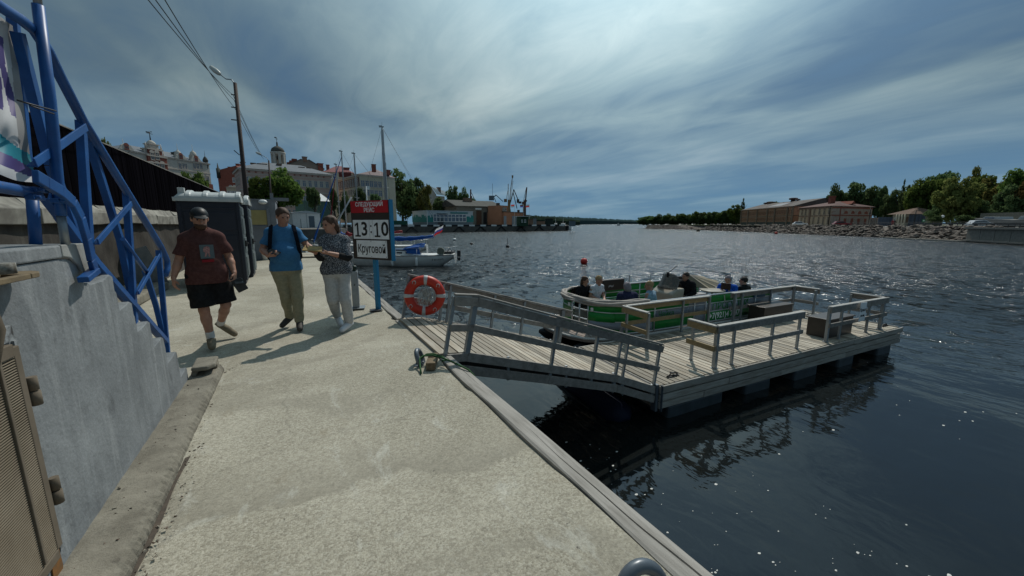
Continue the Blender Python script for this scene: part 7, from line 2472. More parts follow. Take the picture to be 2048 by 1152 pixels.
for i, x in enumerate(np.arange(-8, 106, 2.4)):
    o = link('kerb_block', kw if i % 2 else kb, pk); o.location = (x, yp(x) + 0.30, PZ + 0.33)
for i, (px, py) in enumerate(((1151, 455), (1158, 455))):
    p = P(px, py, 150); b = MB(); b.tube([(0.9 * math.cos(2 * PI * k / 20), 0, 0.9 * math.sin(2 * PI * k / 20)) for k in range(20)], 0.38, 10, closed=True)
    o = tag(b.obj('tyre', M_['tyre']), ('big black tyre fender at the corner of the far pier head', 'outermost black tyre fender round the far pier head')[i], 'tyre', 'tyre fenders at the pier head'); o.location = (108.3 + i * 1.2, 140.9 + i * 0.9, -0.3); o.rotation_euler = (0, 0, R(40))

# turquoise ticket kiosk
M, L = bframe(855, 146, 946, 158, PZ)
H = fz(M, 856, 421.3)
D = 14
t = thing('ticket_pavilion', 'flat white and turquoise pavilion with a band of windows on the far pier', 'pavilion', M=M)
M_['teal'] = mat('teal_panel', (0.02, 0.20, 0.19), 0.6); M_['greyblue'] = mat('greyblue_panel', (0.13, 0.17, 0.20), 0.6); M_['pale'] = mat('pale_panel', (0.48, 0.53, 0.56), 0.6)
b = MB(); b.box((L / 2, D / 2, H / 2), (L, D, H)); w = b.obj('wall', M_['pale'], t)
b = MB(); b.box((L / 2, D / 2, H * 0.14), (L + 0.08, D + 0.08, H * 0.28)); b.obj('plinth', M_['greyblue'], w)
b = MB()
rr_ = random.Random(3)


def skyline(x0, x1, face):
    x = x0
    while x < x1:
        ww = rr_.uniform(0.35, 0.8); hh = H * rr_.uniform(0.28, 0.5)
        if face == 'f': b.box((x + ww / 2, -0.05, H * 0.28 + hh / 2), (ww, 0.04, hh))
        else: b.box((-0.05, x + ww / 2, H * 0.28 + hh / 2), (0.04, ww, hh))
        x += ww


for a_ in ((0.1, fx(M, 867), 'f'), (fx(M, 933), L - 0.1, 'f'), (0.1, D - 0.2, 's')):
    b = MB(); skyline(*a_); b.obj('skyline_print', M_['teal'], w)
b = MB(); b.box(((fx(M, 867) + fx(M, 932)) / 2, -0.06, H * 0.55), (fx(M, 932) - fx(M, 867), 0.06, H * 0.46)); b.obj('glazing', M_['glass_pale'], t)
b = MB()
for px in (867, 873, 880, 888, 896, 903, 911, 918, 925, 932):
    b.box((fx(M, px), -0.14, H * 0.55), (0.16, 0.12, H * 0.5))
for z in (H * 0.31, H * 0.60, H * 0.79):
    b.box(((fx(M, 867) + fx(M, 932)) / 2, -0.14, z), (fx(M, 932) - fx(M, 867), 0.12, 0.16))
b.obj('mullions', M_['white'], t)
b = MB(); b.box((fx(M, 881), -0.10, H * 0.30), (fx(M, 887) - fx(M, 876), 0.1, H * 0.5)); dd = b.obj('entrance', M_['glass'], t)
b = MB(); b.box((fx(M, 884), -0.5, H * 0.83), (fx(M, 894) - fx(M, 874), 1.2, 0.22)); b.obj('awning', M_['greyblue'], t)
b = MB(); b.box(((fx(M, 901) + fx(M, 936)) / 2, -0.12, H * 0.89), (fx(M, 936) - fx(M, 901), 0.12, 0.45)); b.obj('name_board', M_['teal'], t)
b = MB(); b.box((L / 2, D / 2, H + 0.05), (L + 0.3, D + 0.3, 0.2)); b.obj('roof', M_['pale'], t)
b = MB(); b.box((-0.06, 0, H / 2), (0.14, 0.14, H)); b.obj('downpipe', M_['white'], t)

# long warehouse
M, L = bframe(914, 176, 1003, 188, PZ)
H = fz(M, 915, 411.5)
D = 22
t = thing('warehouse', 'long low brick warehouse with grey roof and dark gable on the pier', 'warehouse', M=M)
b = MB(); b.box((L / 2, D / 2, H / 2), (L, D, H)); w = b.obj('wall', wallmat('warehouse_brick', (0.165, 0.15, 0.125), (0.20, 0.185, 0.155), 0.4), t)
gable_roof(L, D, H, fz(M, 890, 399, 10) - H, 0.9).obj('roof', M_['slate'], t)
b = MB(); b.prism([(-0.6, H), (D / 2, H + (fz(M, 890, 399, 10) - H) * 0.93), (D + 0.6, H)], -1.05, -0.95, axis='x'); b.obj('gable_boards', mat('dark_boards', (0.06, 0.055, 0.05), 0.9), t)
for px in (888,):
    pass
b = MB(); b.box((-1.1, D / 2, H + 1.4), (0.1, 0.9, 1.2)); b.obj('gable_hatch', M_['black'], t)
b = MB(); b.box((fx(M, 958), -0.1, H * 0.40), (fx(M, 963) - fx(M, 953), 0.2, H * 0.75)); b.obj('door', mat('brown_door', (0.10, 0.05, 0.03), 0.8), t)
b = MB(); b.box((fx(M, 970), -0.1, H * 0.40), (fx(M, 973) - fx(M, 967), 0.2, H * 0.6)); b.obj('door', M_['black'], t)
b = MB(); b.box((fx(M, 990), -1.0, H * 0.34), (fx(M, 1002) - fx(M, 984), 2.0, H * 0.68)); b.obj('brick_annex', M_['brick_red'], t)
b = MB(); b.box((fx(M, 952), 9, fz(M, 952, 402, 9)), (4.0, 2.0, 2.6)); b.obj('roof_vent', M_['brownbrick'], t)
b = MB(); b.box((fx(M, 957), -0.15, H * 0.87), (3.2, 0.1, 0.7)); b.obj('name_board', M_['white'], t)
b = MB(); b.box((fx(M, 995), -0.6, fz(M, 995, 406) / 2), (1.4, 1.2, fz(M, 995, 406))); b.obj('chimney_stack', M_['slate'], t)

# orange building with its upper part
M, L = bframe(1008, 178, 1046, 190, PZ)
H = fz(M, 1009, 424)
t, w = building('orange_building', 'low orange rendered building with grey gates near the cranes', M, L, 12, H, 'brick_red')
w.data.materials[0] = wallmat('orange_render', (0.36, 0.17, 0.10), (0.42, 0.20, 0.12), 0.4)
b = MB(); zz = fz(M, 1012, 411); b.box((fx(M, 1013), 5, zz / 2), (fx(M, 1020) - fx(M, 1006), 8, zz)); b.obj('upper_room', w.data.materials[0], t)
for px in (1010, 1014):
    window(t, fx(M, px), fz(M, px, 418), 1.4, 1.6, 0.9, 'trim')
for px, ww in ((1010, 5), (1029, 10)):
    b = MB(); b.box((fx(M, px), -0.08, H * 0.36), (fx(M, px + ww / 2) - fx(M, px - ww / 2), 0.16, H * 0.72)); b.obj('gate', mat('grey_gate', (0.22, 0.25, 0.28), 0.7), t)
b = MB(); b.box((L / 2, 6, H + 0.1), (L + 0.5, 12.5, 0.25)); b.obj('roof', M_['slate'], t)
# green hut and small sheds to the pier head
M, L = bframe(1041, 158, 1056, 160, PZ); H = fz(M, 1048, 433)
t, w = building('green_hut', 'small dark green hut with white framed windows on the pier', M, L, 3, H, 'black', 'hut'); w.data.materials[0] = mat('green_boards', (0.015, 0.055, 0.03), 0.8)
window(t, L * 0.2, H * 0.55, 0.7, 1.1); window(t, L * 0.6, H * 0.55, 0.8, 1.2); b = MB(); b.box((L / 2 + .4, 1.3, H + 0.06), (L + 1.6, 3.6, 0.15)); b.obj('roof', M_['white'], t)
for px0, px1, py, d, m, lb in ((1057, 1066, 438, 165, 'brownbrick', 'small brown shed beside the green hut'), (1067, 1073, 436, 170, 'greyblue', 'pale grey cabin behind the brown shed'), (1091, 1106, 437, 172, 'black', 'dark green container near the pier head'), (1140, 1151, 441.5, 158, 'greyblue', 'grey metal box on the very head of the pier'), (1074, 1090, 442, 172, 'brownbrick', 'low brown fence boards on the pier')):
    M, L = bframe(px0, d, px1, d, PZ); H = fz(M, (px0 + px1) / 2, py)
    t = thing('pier_shed', lb, 'shed', M=M); b = MB(); b.box((L / 2, 1.5, H / 2), (L, 3, H)); b.obj('wall', M_[m] if m != 'black' else mat('deep_green', (0.008, 0.022, 0.018), 0.7), t); b = MB(); b.box((L / 2, 1.5, H), (L + .4, 3.4, 0.15)); b.obj('roof', M_['slate'], t)


# cranes
def crane(label, d, legs, jibs, cabs, m, base_py=440):
    c = P(legs[0][0], base_py, d)
    t = thing('harbour_crane', label, 'crane', (c.x, c.y, 0), -YAW, 'harbour cranes behind the pier')
    Mi_ = t.matrix_basis.inverted() if False else (Matrix.Translation((c.x, c.y, 0)) @ Matrix.Rotation(-YAW, 4, 'Z')).inverted()
    sc = d / FPX

    def lp(px, py, off=0.0):
        p_ = Mi_ @ P(px, py, d); p_.y += off; return p_
    b = MB()
    for a, c_, w_ in [(legs[i], legs[i + 1], legs[i][2]) for i in range(len(legs) - 1)]:
        b.bar(lp(*a[:2]), lp(*c_[:2]), w_ * sc * 1.25, w_ * sc * 1.1, up=(0, 1, 0))
    b.obj('tower', m, t)
    for pts in jibs:
        for o_ in (-1, 1):
            b = MB()
            for a, c_ in zip(pts[:-1], pts[1:]):
                A, B = lp(a[0], a[1], o_ * 0.9), lp(c_[0], c_[1], o_ * 0.9)
                b.bar(A, B, a[2] * sc * 1.5, a[2] * sc * 1.4, up=(0, 1, 0))
            if o_ == 1:
                for a, c_ in zip(pts[:-1], pts[1:]):
                    for k in range(6):
                        p_ = lp(a[0] + (c_[0] - a[0]) * k / 6, a[1] + (c_[1] - a[1]) * k / 6)
                        b.bar(p_ - Vector((0, 0.9, 0)), p_ + Vector((0, 0.9, 0)), 0.2, 0.2)
            b.obj('jib', m, t)
    for px, py, w_, h_ in cabs:
        b = MB(); b.box(lp(px, py), (w_ * sc, 3.2, h_ * sc)); b.obj('cab', m, t, bev=0.1)


M_['crane_orange'] = mat('crane_orange', (0.33, 0.20, 0.09), 0.7, 0, (0.24, 0.14, 0.07), 0.5)
M_['crane_dark'] = mat('crane_dark', (0.075, 0.06, 0.055), 0.7)
M_['crane_brown'] = mat('crane_brown', (0.14, 0.07, 0.05), 0.7)
crane('tall orange lattice crane with its jib raised highest', 300, [(1021, 443, 5), (1018, 418, 4), (1019, 400, 3)], [[(1019, 405, 1.0), (1021, 380, 0.9), (1025, 354, 0.8)], [(1016, 412, 0.8), (1016.5, 368, 0.7)], [(1012, 400, 0.4), (1017, 376, 0.4)], [(1021, 400, 0.5), (1026, 362, 0.4)]], [(1025, 353, 3.2, 4), (1011, 401, 6, 6)], M_['crane_orange'])
crane('dark crane with bent jib shaped like an inverted letter V', 330, [(1036, 443, 4), (1037, 420, 4)], [[(1021, 405, 1.1), (1027.5, 379, 1.0), (1038, 404, 0.8)], [(1026, 384, 1.0), (1034, 417, 1.0)]], [(1036, 402, 5, 7), (1040, 405, 6, 4)], M_['crane_dark'])
crane('brown tower crane with an upright jib nearest the open water', 320, [(1049, 443, 5), (1049, 405, 4.5), (1052, 400, 3)], [[(1051, 402, 1.6), (1053.5, 375, 0.9)], [(1047, 402, 0.5), (1052, 378, 0.5)]], [(1047, 406, 6, 5)], M_['crane_brown'])
crane('grey crane cab with a folded jib above the warehouse roof', 310, [(983, 443, 5), (983, 404, 5)], [[(988, 394, 0.9), (992, 390, 0.9), (1006, 403, 0.7)], [(989, 396, 0.8), (992, 404, 0.8)], [(985, 392, 0.25), (985, 367, 0.2)]], [(983, 396, 10, 9)], M_['greyblue'])
crane('small brown crane just beyond the hill trees', 340, [(942, 440, 3), (941, 396, 2.5)], [[(941, 396, 1.4), (941.5, 379, 0.8)], [(942, 384, 0.5), (949, 398, 0.5)]], [(942, 394, 4, 4)], M_['crane_brown'])
# flags on poles by the cranes
for px, cols, lb in ((1029, ('flag_red', 'white'), 'red and white flag on a pole beside the cranes'), (1047, ('crane_orange', 'flag_blue'), 'orange and blue flag on a pole beside the brown crane'), (1058.5, ('white', 'flag_red'), 'pale flag with red middle on the pole nearest the water')):
    p = P(px, 446, 175); zt = P(px, 409, 175).z
    t = thing('flagpole', lb, 'flag', (p.x, p.y, PZ), -YAW, 'flags flying on the pier')
    b = MB(); b.tube([(0, 0, 0), (0, 0, zt - PZ)], 0.06, 6); b.obj('pole', M_['white'], t)
    b = MB(); b.grid(lambda u, v: (-1.6 * u, 0.12 * math.sin(u * 7), zt - PZ - 1.25 + 1.2 * v - 0.15 * u), 8, 2); b.mi = [0 if k % 2 else 1 for k in range(len(b.f))]; b.obj('cloth', [M_[c_] for c_ in cols], t)
# pier-head boats
for px, d, L_, lb in ((1128, 185, 7.5, 'white motor cruiser lying behind the pier head'), (1113, 190, 5.5, 'small white boat behind the pier, left of the cruiser'), (1237, 600, 6, 'tiny motor boat far out on the fairway')):
    p = P(px, 449, d)
    t = thing('motor_cruiser', lb, 'boat', (p.x, p.y, WZ), -YAW + 0.2, 'boats beyond the pier')
    b = MB(); b.grid(lambda u, v: (L_ * (u - 0.5), L_ * .16 * (1 - u ** 4) * (2 * v - 1), (1.5 + 0.5 * u) * abs(2 * v - 1) ** 1.4), 12, 8); b.obj('hull', M_['white'], t)
    b = MB(); b.box((-0.3, 0, 1.9), (L_ * 0.45, L_ * .22, 1.2)); b.box((-0.4, 0, 2.9), (L_ * 0.25, L_ * .18, 0.9)); b.obj('cabin', M_['white'], t, bev=0.15)
    b = MB(); b.box((-0.3, 0, 2.1), (L_ * 0.46, L_ * .225, 0.4)); b.obj('windows', M_['glass'], t)
    b = MB(); b.tube([(-0.5, 0, 3.2), (-0.5, 0, 5.6)], 0.06, 5); b.obj('mast', M_['white'], t)

# --- basin embankment with the white cabins and green pavilion
for px0, px1, pt, d, lb in ((548, 586, 424.5, 97, 'white site cabin standing behind the man in blue'), (586, 641, 424, 95, 'wider white site cabin with a glazed door near the flower red jib')):
    M, L = bframe(px0, d, px1, d + 4, PZ); H = fz(M, px0 + 5, pt + 1.5)
    t, w = building('site_cabin', lb.replace(' near the flower red jib', ' left of the yacht masts'), M, L, 5, H, 'white', 'cabin', 'white cabins on the embankment')
    b = MB(); b.prism([(-0.2, H), (L / 2, H + 0.55), (L + 0.2, H), (L + .2, H - .1), (-.2, H - .1)], -0.2, 5.2, axis='y'); b.obj('roof', M_['pale'], t)
    b = MB(); b.box((L * 0.68, -0.05, H * 0.42), (L * 0.2, 0.1, H * 0.75)); b.obj('glazed_door', M_['glass'], t)
    b = MB(); b.box((L * 0.28, -0.04, H * 0.3), (0.09, 0.08, H * 0.6)); b.box((L * 0.5, -0.04, H * 0.5), (0.06, 0.08, H)); b.obj('panel_joints', M_['greyblue'], t)
struct(ground_poly('embankment', [(-3.6, 84), (7, 88), (11, 100), (12, 144), (-3.6, 144)], PZ - 0.02, M_['pier_wall']))
M, L = bframe(611, 112, 664, 118, PZ); H = fz(M, 640, 402)
t, w = building('green_pavilion', 'pale green boarded pavilion behind the clipped trees', M, L, 6, H, 'pale', 'pavilion'); w.data.materials[0] = mat('pale_green', (0.10, 0.18, 0.13), 0.8)
xa = fx(M, 651); b = MB(); b.add([(xa - 2.2, -.3, H), (xa + 2.2, -.3, H), (xa + 2.2, 4, H), (xa - 2.2, 4, H), (xa, 1.8, H + 2.4)], [(0, 1, 4), (1, 2, 4), (2, 3, 4), (3, 0, 4)]); b.obj('tent_roof', M_['white'], t)
b = MB()
for i in range(12): b.box((L * (i + .5) / 12, -0.05, H * 0.5), (0.12, 0.1, H))
b.obj('battens', M_['greyblue'], t)
p = P(815, 440, 150); q_ = P(770, 440, 146)
b = MB(); b.bar((q_.x, q_.y, PZ + 1.1), (p.x, p.y, PZ + 1.1), 0.12, 2.2); tag(b.obj('green_hoarding', mat('green_hoarding', (0.012, 0.075, 0.06), 0.8)), 'dark green hoarding under the big tree on the pier', 'hoarding')

# ================================================================== LAMPS AND WIRES
def lamp(label, px_t, py_t, px_b, d, arm):
    top = P(px_t, py_t, d); bot = P(px_b, 447, d); bot.z = 0.0
    t = thing('street_lamp', label, 'street lamp', (bot.x, bot.y, 0), 0, 'street lamps along the quay road')
    rel = top - bot
    b = MB(); b.tube([(0, 0, 0), rel * 0.5, rel], [0.13, 0.105, 0.085], 10); b.obj('pole', mat('brown_pole', (0.045, 0.03, 0.026), 0.8), t)
    A = P(*arm[0], d) - bot; B = P(*arm[1], d) - bot
    b = MB(); b.tube([rel - Vector((0, 0, 0.1)), rel.lerp(A, 0.35) + Vector((0, 0, 0.10)), A, B], 0.03, 6); b.obj('arm', M_['galv'], t)
    b = MB(); dd = (B - A).normalized(); b.tube([B - dd * 0.1, B, B + dd * 0.25, B + dd * 0.55, B + dd * 0.62], [0.05, 0.11, 0.14, 0.10, 0.03], 10); b.obj('lamp_head', mat('lamp_head', (0.5, 0.5, 0.46), 0.4), t)
    return top, t


t1, lp1 = lamp('tall brown lamp post with curved arm leaning by the portable toilets', 470, 166, 497, 20.5, ((452, 158), (438, 147)))
b = MB()
for py in (190, 215, 240):
    p = P(470.5, py, 20.5); r_ = p - Vector(lp1.location); b.tube([r_ + Vector((-0.18, 0, 0)), r_ + Vector((0.1, 0, 0))], 0.03, 6)
p = P(479, 310, 20.5) - Vector(lp1.location); b.tube([p, p + Vector((-0.22, 0, 0.22))], 0.025, 6)
b.obj('insulators', M_['dark'], lp1)
t2, lp2 = lamp('slimmer dark lamp post in front of the lime tree', 537.5, 321, 543, 45, ((529, 313), (521, 309)))
for k, (p0, p1_, p2_) in enumerate((((316, -6), (466, 190), (524, 311)), ((328, -6), (468, 200), (525, 314)), ((343, -6), (470, 217), (527, 318)))):
    A = P(*p0, 8.2); B = P(*p1_, 20.4); C_ = P(*p2_, 45)
    A2 = B + (A - B) * 1.8
    b = MB()
    b.tube([A2.lerp(B, s_) - Vector((0, 0, 1.4 * s_ * (1 - s_))) for s_ in np.linspace(0, 1, 14)], 0.011, 5)
    b.tube([B.lerp(C_, s_) - Vector((0, 0, 1.0 * s_ * (1 - s_))) for s_ in np.linspace(0, 1, 10)], 0.012, 5)
    tag(b.obj('overhead_wire', M_['black']), ('lowest', 'middle', 'topmost')[k] + ' of the three overhead wires between the lamp posts', 'wire', 'overhead wires')
for px, py, d in ((520, 382, 70), (521, 405, 70)):
    pass

# ================================================================== TREES OF THE TOWN SIDE
GT = 'trees on the town side'
ptree('broad sunlit lime tree in front of the pink building', 560, 432, 341, 108, 92, 0.4, seed=1, m='lime', clear=0.16, group=GT)
ptree('lime tree merging with the left flank of the broad one', 527, 432, 352, 62, 88, 0.4, seed=2, m='lime', clear=0.2, group=GT)
ptree('rounded clipped tree beside the broad lime tree', 630, 432, 366, 36, 100, 0.4, shape='clipped', m='dark', seed=3, clear=0.34, group=GT)
ptree('narrow dark clipped tree by the red jib', 670, 432, 372, 22, 104, 0.4, shape='clipped', m='dark', seed=4, clear=0.34, group=GT)
ptree('low dark tree between the yacht masts', 690, 432, 385, 30, 108, 0.4, m='dark', seed=1, clear=0.2, group=GT)
ptree('round tree below the cream corner building', 722, 432, 372, 32, 112, 0.4, shape='clipped', m='dark', seed=2, clear=0.3, group=GT)
ptree('small round tree beside the main mast', 754, 432, 380, 30, 114, 0.4, shape='clipped', m='dark', seed=3, clear=0.3, group=GT)
ptree('big dark spreading tree right of the main mast', 806, 440, 344, 82, 168, 0.5, m='dark', seed=6, clear=0.12, group=GT)
ptree('second dark crown joined to the big spreading tree', 836, 440, 356, 40, 172, 0.5, m='dark', seed=7, clear=0.1, shape='tall', group=GT)
ptree('small tree at the end of the warehouse gable', 853, 440, 395, 22, 174, 0.5, m='dark', seed=8, clear=0.1, group=GT)
ptree('pale leafy tree behind the big dark tree', 852, 440, 368, 34, 165, 0.5, m='olive', seed=9, shape='loose', group=GT)
ptree('dark tree on the hill beside the white house', 907, 415, 370, 32, 205, 4, m='dark', seed=5, clear=0.05, group=GT)
ptree('thin spire shaped tree above the hill house', 899, 410, 365, 9, 215, 4, m='dark', seed=2, shape='conifer', clear=0.05, group=GT)
ptree('dark rounded tree on the hill over the warehouse roof', 928, 415, 377, 26, 205, 4, m='dark', seed=11, clear=0.05, group=GT)
ptree('low bush like tree on the hill below the white house', 878, 415, 392, 34, 190, 3, m='dark', seed=12, clear=0.02, group=GT)
ptree('tree on the hill nearest the cranes', 946, 420, 392, 20, 210, 3, m='dark', seed=13, clear=0.02, group=GT)
ptree('bushy tree behind the black fence under the ornate house', 398, 400, 336, 62, 60, 2.0, m='lime', seed=3, clear=0.15, group=GT)
ptree('tree top just above the black fence by the ornate house', 238, 420, 279, 40, 70, 2.0, m='olive', seed=4, shape='loose', clear=0.2, group=GT)
# far wooded hills on both sides of the fairway
def hills(name, cols, d0, m, seed, base=-2.0):
    r = random.Random(seed)
    b = MB()
    n = 260
    vs = []
    for i in range(n + 1):
        px = cols[0][0] + (cols[-1][0] - cols[0][0]) * i / n
        for (a, ya, da), (c_, yc, dc) in zip(cols[:-1], cols[1:]):
            if a <= px <= c_:
                t = (px - a) / (c_ - a); py = ya + (yc - ya) * t; d = da + (dc - da) * t
        p0 = P(px, 447, d); pt = P(px, py, d)
        h = (pt.z) * (1 + r.uniform(-0.07, 0.05)) + r.uniform(-1, 1) * d * 0.0006
        u = Vector((p0.x, p0.y, 0)).normalized()
        vs += [(p0.x, p0.y, base), (p0.x, p0.y, h * 0.55), (p0.x + u.x * d * .012, p0.y + u.y * d * .012, h * 0.9), (p0.x + u.x * d * .05, p0.y + u.y * d * .05, h), (p0.x + u.x * d * .3, p0.y + u.y * d * .3, base)]
    b.add(vs, [(i * 5 + k, (i + 1) * 5 + k, (i + 1) * 5 + k + 1, i * 5 + k + 1) for i in range(n) for k in range(4)], smooth=False)
    return struct(b.obj(name, m))


M_['hill'] = mat('hazed_far_forest', (0.042, 0.075, 0.080), 1.0, 0, (0.058, 0.092, 0.092), 0.05, (1, 1, 3), spec=0.0)  # distance haze put into the colour: the far forest is bluer and paler
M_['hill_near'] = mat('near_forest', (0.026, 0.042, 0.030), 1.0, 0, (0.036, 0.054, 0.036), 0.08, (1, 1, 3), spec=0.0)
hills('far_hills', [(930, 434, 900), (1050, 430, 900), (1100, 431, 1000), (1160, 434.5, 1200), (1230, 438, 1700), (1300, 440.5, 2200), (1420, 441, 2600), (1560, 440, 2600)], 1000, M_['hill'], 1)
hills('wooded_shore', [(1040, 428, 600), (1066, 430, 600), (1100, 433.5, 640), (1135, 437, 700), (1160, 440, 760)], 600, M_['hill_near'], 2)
# ================================================================== THE STONE BANK ACROSS THE WATER
BZ2 = 0.75
shore = [G(px, py, WZ) for px, py in ((2300, 506), (2048, 490), (1930, 483.5), (1780, 476), (1640, 470), (1500, 464), (1400, 460), (1345, 458.3), (1288, 457))]
inl = [Vector((p.x, p.y, 0)) for p in shore]
back = [P(1340, 447, 900), Vector((900, 700, 0)), Vector((900, -300, 0)), Vector((200, -150, 0))]


def inland(i, w):
    a = inl[max(i - 1, 0)]; c = inl[min(i + 1, len(inl) - 1)]
    d = (c - a).normalized(); n = Vector((d.y, -d.x, 0))
    return inl[i] + n * w


ins = [inland(i, 5.0 if i < 7 else 2.5) for i in range(len(inl))]
back[0].z = 0
pts = [(p.x, p.y) for p in ins] + [(p.x, p.y) for p in back]
M_['bank'] = mat('bank_paving', (0.30, 0.29, 0.26), 0.9, 0, (0.22, 0.21, 0.19), 0.2)
M_['rock'] = mat('granite_rock', (0.13, 0.10, 0.082), 0.9, 0, (0.21, 0.178, 0.15), 0.55, col3=(0.05, 0.04, 0.034), scale3=0.8, c3=(0.48, 0.6))
b = MB(); b.prism(pts, -3.0, BZ2); struct(b.obj('bank_ground', M_['bank']))
b = MB(); b.prism([(p.x, p.y) for p in [inland(i, 3.2) for i in range(5, 9)]] + [(p.x, p.y) for p in [inland(8, 200), inland(6, 160), inland(5, 60)]], BZ2, BZ2 + 0.03); struct(b.obj('bank_grass', M_['grass']))
# rock armour
b = MB()
rg = random.Random(12)
ico = [(0, 0, -1), (0.72, -0.53, -.45), (-.28, -.85, -.45), (-.89, 0, -.45), (-.28, .85, -.45), (.72, .53, -.45), (.28, -.85, .45), (-.72, -.53, .45), (-.72, .53, .45), (.28, .85, .45), (.89, 0, .45), (0, 0, 1)]
icf = [(0, 1, 2), (1, 0, 5), (0, 2, 3), (0, 3, 4), (0, 4, 5), (1, 5, 10), (2, 1, 6), (3, 2, 7), (4, 3, 8), (5, 4, 9), (1, 10, 6), (2, 6, 7), (3, 7, 8), (4, 8, 9), (5, 9, 10), (6, 10, 11), (7, 6, 11), (8, 7, 11), (9, 8, 11), (10, 9, 11)]
for i in range(2, len(inl) - 1):
    a, c = inl[i], inl[i + 1]
    n_in = ins[i] - inl[i]; n_in2 = ins[i + 1] - inl[i + 1]
    ln = (c - a).length
    for _ in range(int(ln * 17)):
        u, v = rg.random(), rg.random()
        e = a.lerp(c, u); w = n_in.lerp(n_in2, u)
        s_ = rg.choice((0.22, 0.28, 0.34, 0.4, 0.5, 0.62)) * (1 if i < 6 else 0.8)
        hh = BZ2 + 0.45 - WZ if i < 6 else 1.3
        z = WZ - 0.15 + v * hh
        cpos = e + w * (v * 1.05 + 0.02)
        q = Matrix.Rotation(rg.uniform(0, 6.28), 3, 'Z') @ Matrix.Rotation(rg.uniform(-.6, .6), 3, 'X')
        sc = Vector((rg.uniform(.9, 1.5), rg.uniform(.7, 1.1), rg.uniform(.55, .85))) * s_
        b.add([q @ Vector((p[0] * sc.x * rg.uniform(.8, 1.15), p[1] * sc.y * rg.uniform(.8, 1.15), p[2] * sc.z * rg.uniform(.8, 1.1))) + Vector((cpos.x, cpos.y, z)) for p in ico], icf)
tag(b.obj('rocks', M_['rock']), kind='stuff')
# bank slope below the rocks
b = MB()
for i in range(2, len(inl) - 1):
    b.add([(inl[i].x, inl[i].y, -3), (inl[i + 1].x, inl[i + 1].y, -3), (ins[i + 1].x, ins[i + 1].y, BZ2), (ins[i].x, ins[i].y, BZ2)], [(0, 1, 2, 3)])
struct(b.obj('bank_slope', M_['rock']))
# concrete quay wall at the near end of the bank
mwb = plaster_material('grey_quay_concrete', (0.16, 0.155, 0.14), (0.23, 0.22, 0.20), (0.30, 0.29, 0.265))
qa, qb = inl[2], inl[0]
qw = thing('bank_quay_wall', 'weathered grey concrete quay wall at the end of the stone bank', 'wall')
dv = (qb - qa); n_ = Vector((dv.y, -dv.x, 0)).normalized() * (-1)
nn = (ins[1] - inl[1]).normalized()
L_ = dv.length; dv.normalize()
k = 0
s_ = 0.0
while s_ < L_:
    w_ = 3.2
    a = qa + dv * (s_ + 0.03); c = qa + dv * (min(s_ + w_, L_) - 0.03)
    b = MB(); mid = (a + c) / 2 + nn * 3.0
    b.bar((a + nn * 3).to_tuple()[:2] + ((WZ + BZ2) / 2 - 0.55 + 0.15,), (c + nn * 3).to_tuple()[:2] + ((WZ + BZ2) / 2 - 0.55 + 0.15,), 6.0, BZ2 - WZ + 1.0)
    b.obj('wall_block', mwb, qw, bev=0.04)
    s_ += w_
b = MB(); a, c = qa - nn * 0.08, qb - nn * 0.08
b.bar((a.x, a.y, BZ2 + 0.03), (c.x, c.y, BZ2 + 0.03), 0.5, 0.3); b.bar((a.x, a.y, WZ + 0.28), (c.x, c.y, WZ + 0.28), 0.5, 0.25); b.obj('string_course', mwb, qw)
b = MB(); a = G(1770, 475, WZ + 0.12); c = G(1926, 482.5, WZ + 0.12); b.bar(a, c, 1.0, 0.16); tag(b.obj('concrete_ledge', M_['coping']), 'low concrete ledge at the foot of the rocks', 'ledge')

# --- long red brick barracks
M, L = bframe(1481, 198, 1584, 150, 0.8)
H = fz(M, 1584, 413.2)
D = 20
M_['barrack'] = wallmat('barrack_brick', (0.43, 0.215, 0.14), (0.50, 0.275, 0.19), 0.6, (0.28, 0.14, 0.10))
t, w = building('brick_barracks', 'long derelict red brick barracks with rusty roof vents by the water', M, L, D, H, 'barrack')
band(t, L, D, H, 0.5, 0.3, 'barrack'); band(t, L, D, H * 0.53, 0.35, 0.12, 'brownbrick'); b = MB(); b.box((L / 2, D / 2, 0.7), (L + .3, D + .3, 1.4)); b.obj('plinth', M_['slate'], w)
for px in (1481.5, 1495, 1513, 1533, 1548, 1573, 1583.5):
    b = MB(); b.box((fx(M, px), -0.15, H / 2), (1.0, 0.35, H + 0.3)); b.obj('pilaster', M_['brownbrick'], w)
prev = [1481.5, 1495, 1513, 1533, 1548, 1573, 1583.5]
for a, c, n in zip(prev[:-1], prev[1:], (5, 6, 7, 4, 7, 2)):
    xa_, xc_ = fx(M, a), fx(M, c)
    for i in range(n):
        x = xa_ + (xc_ - xa_) * (i + 0.8) / (n + 0.6)
        for z in (H * 0.74, H * 0.36):
            window(t, x, z, 0.85, 1.7, 0, 'barrack', True, 'glass')
b = gable_roof(L, D, H + 0.25, fz(M, 1575, 404, 10) - H, 0.5); b.obj('roof', mat('barrack_roof', (0.085, 0.07, 0.062), 0.9, 0, (0.13, 0.115, 0.105), 0.25, col3=(0.07, 0.04, 0.03), scale3=0.2, c3=(0.5, 0.6)), t)
b = MB(); xa_, xb_ = fx(M, 1545, 5), fx(M, 1574, 5); hh = fz(M, 1575, 404, 10) - H
b.add([(xa_, 2.0, H + .3 + hh * .22), (xb_, 2.0, H + .3 + hh * .22), (xb_ - 1, 6.5, H + .3 + hh * .68), (xa_ + 1, 6.5, H + .3 + hh * .68)], [(0, 1, 2, 3)]); b.obj('pale_sheets', M_['tin'], t, thick=0.1)
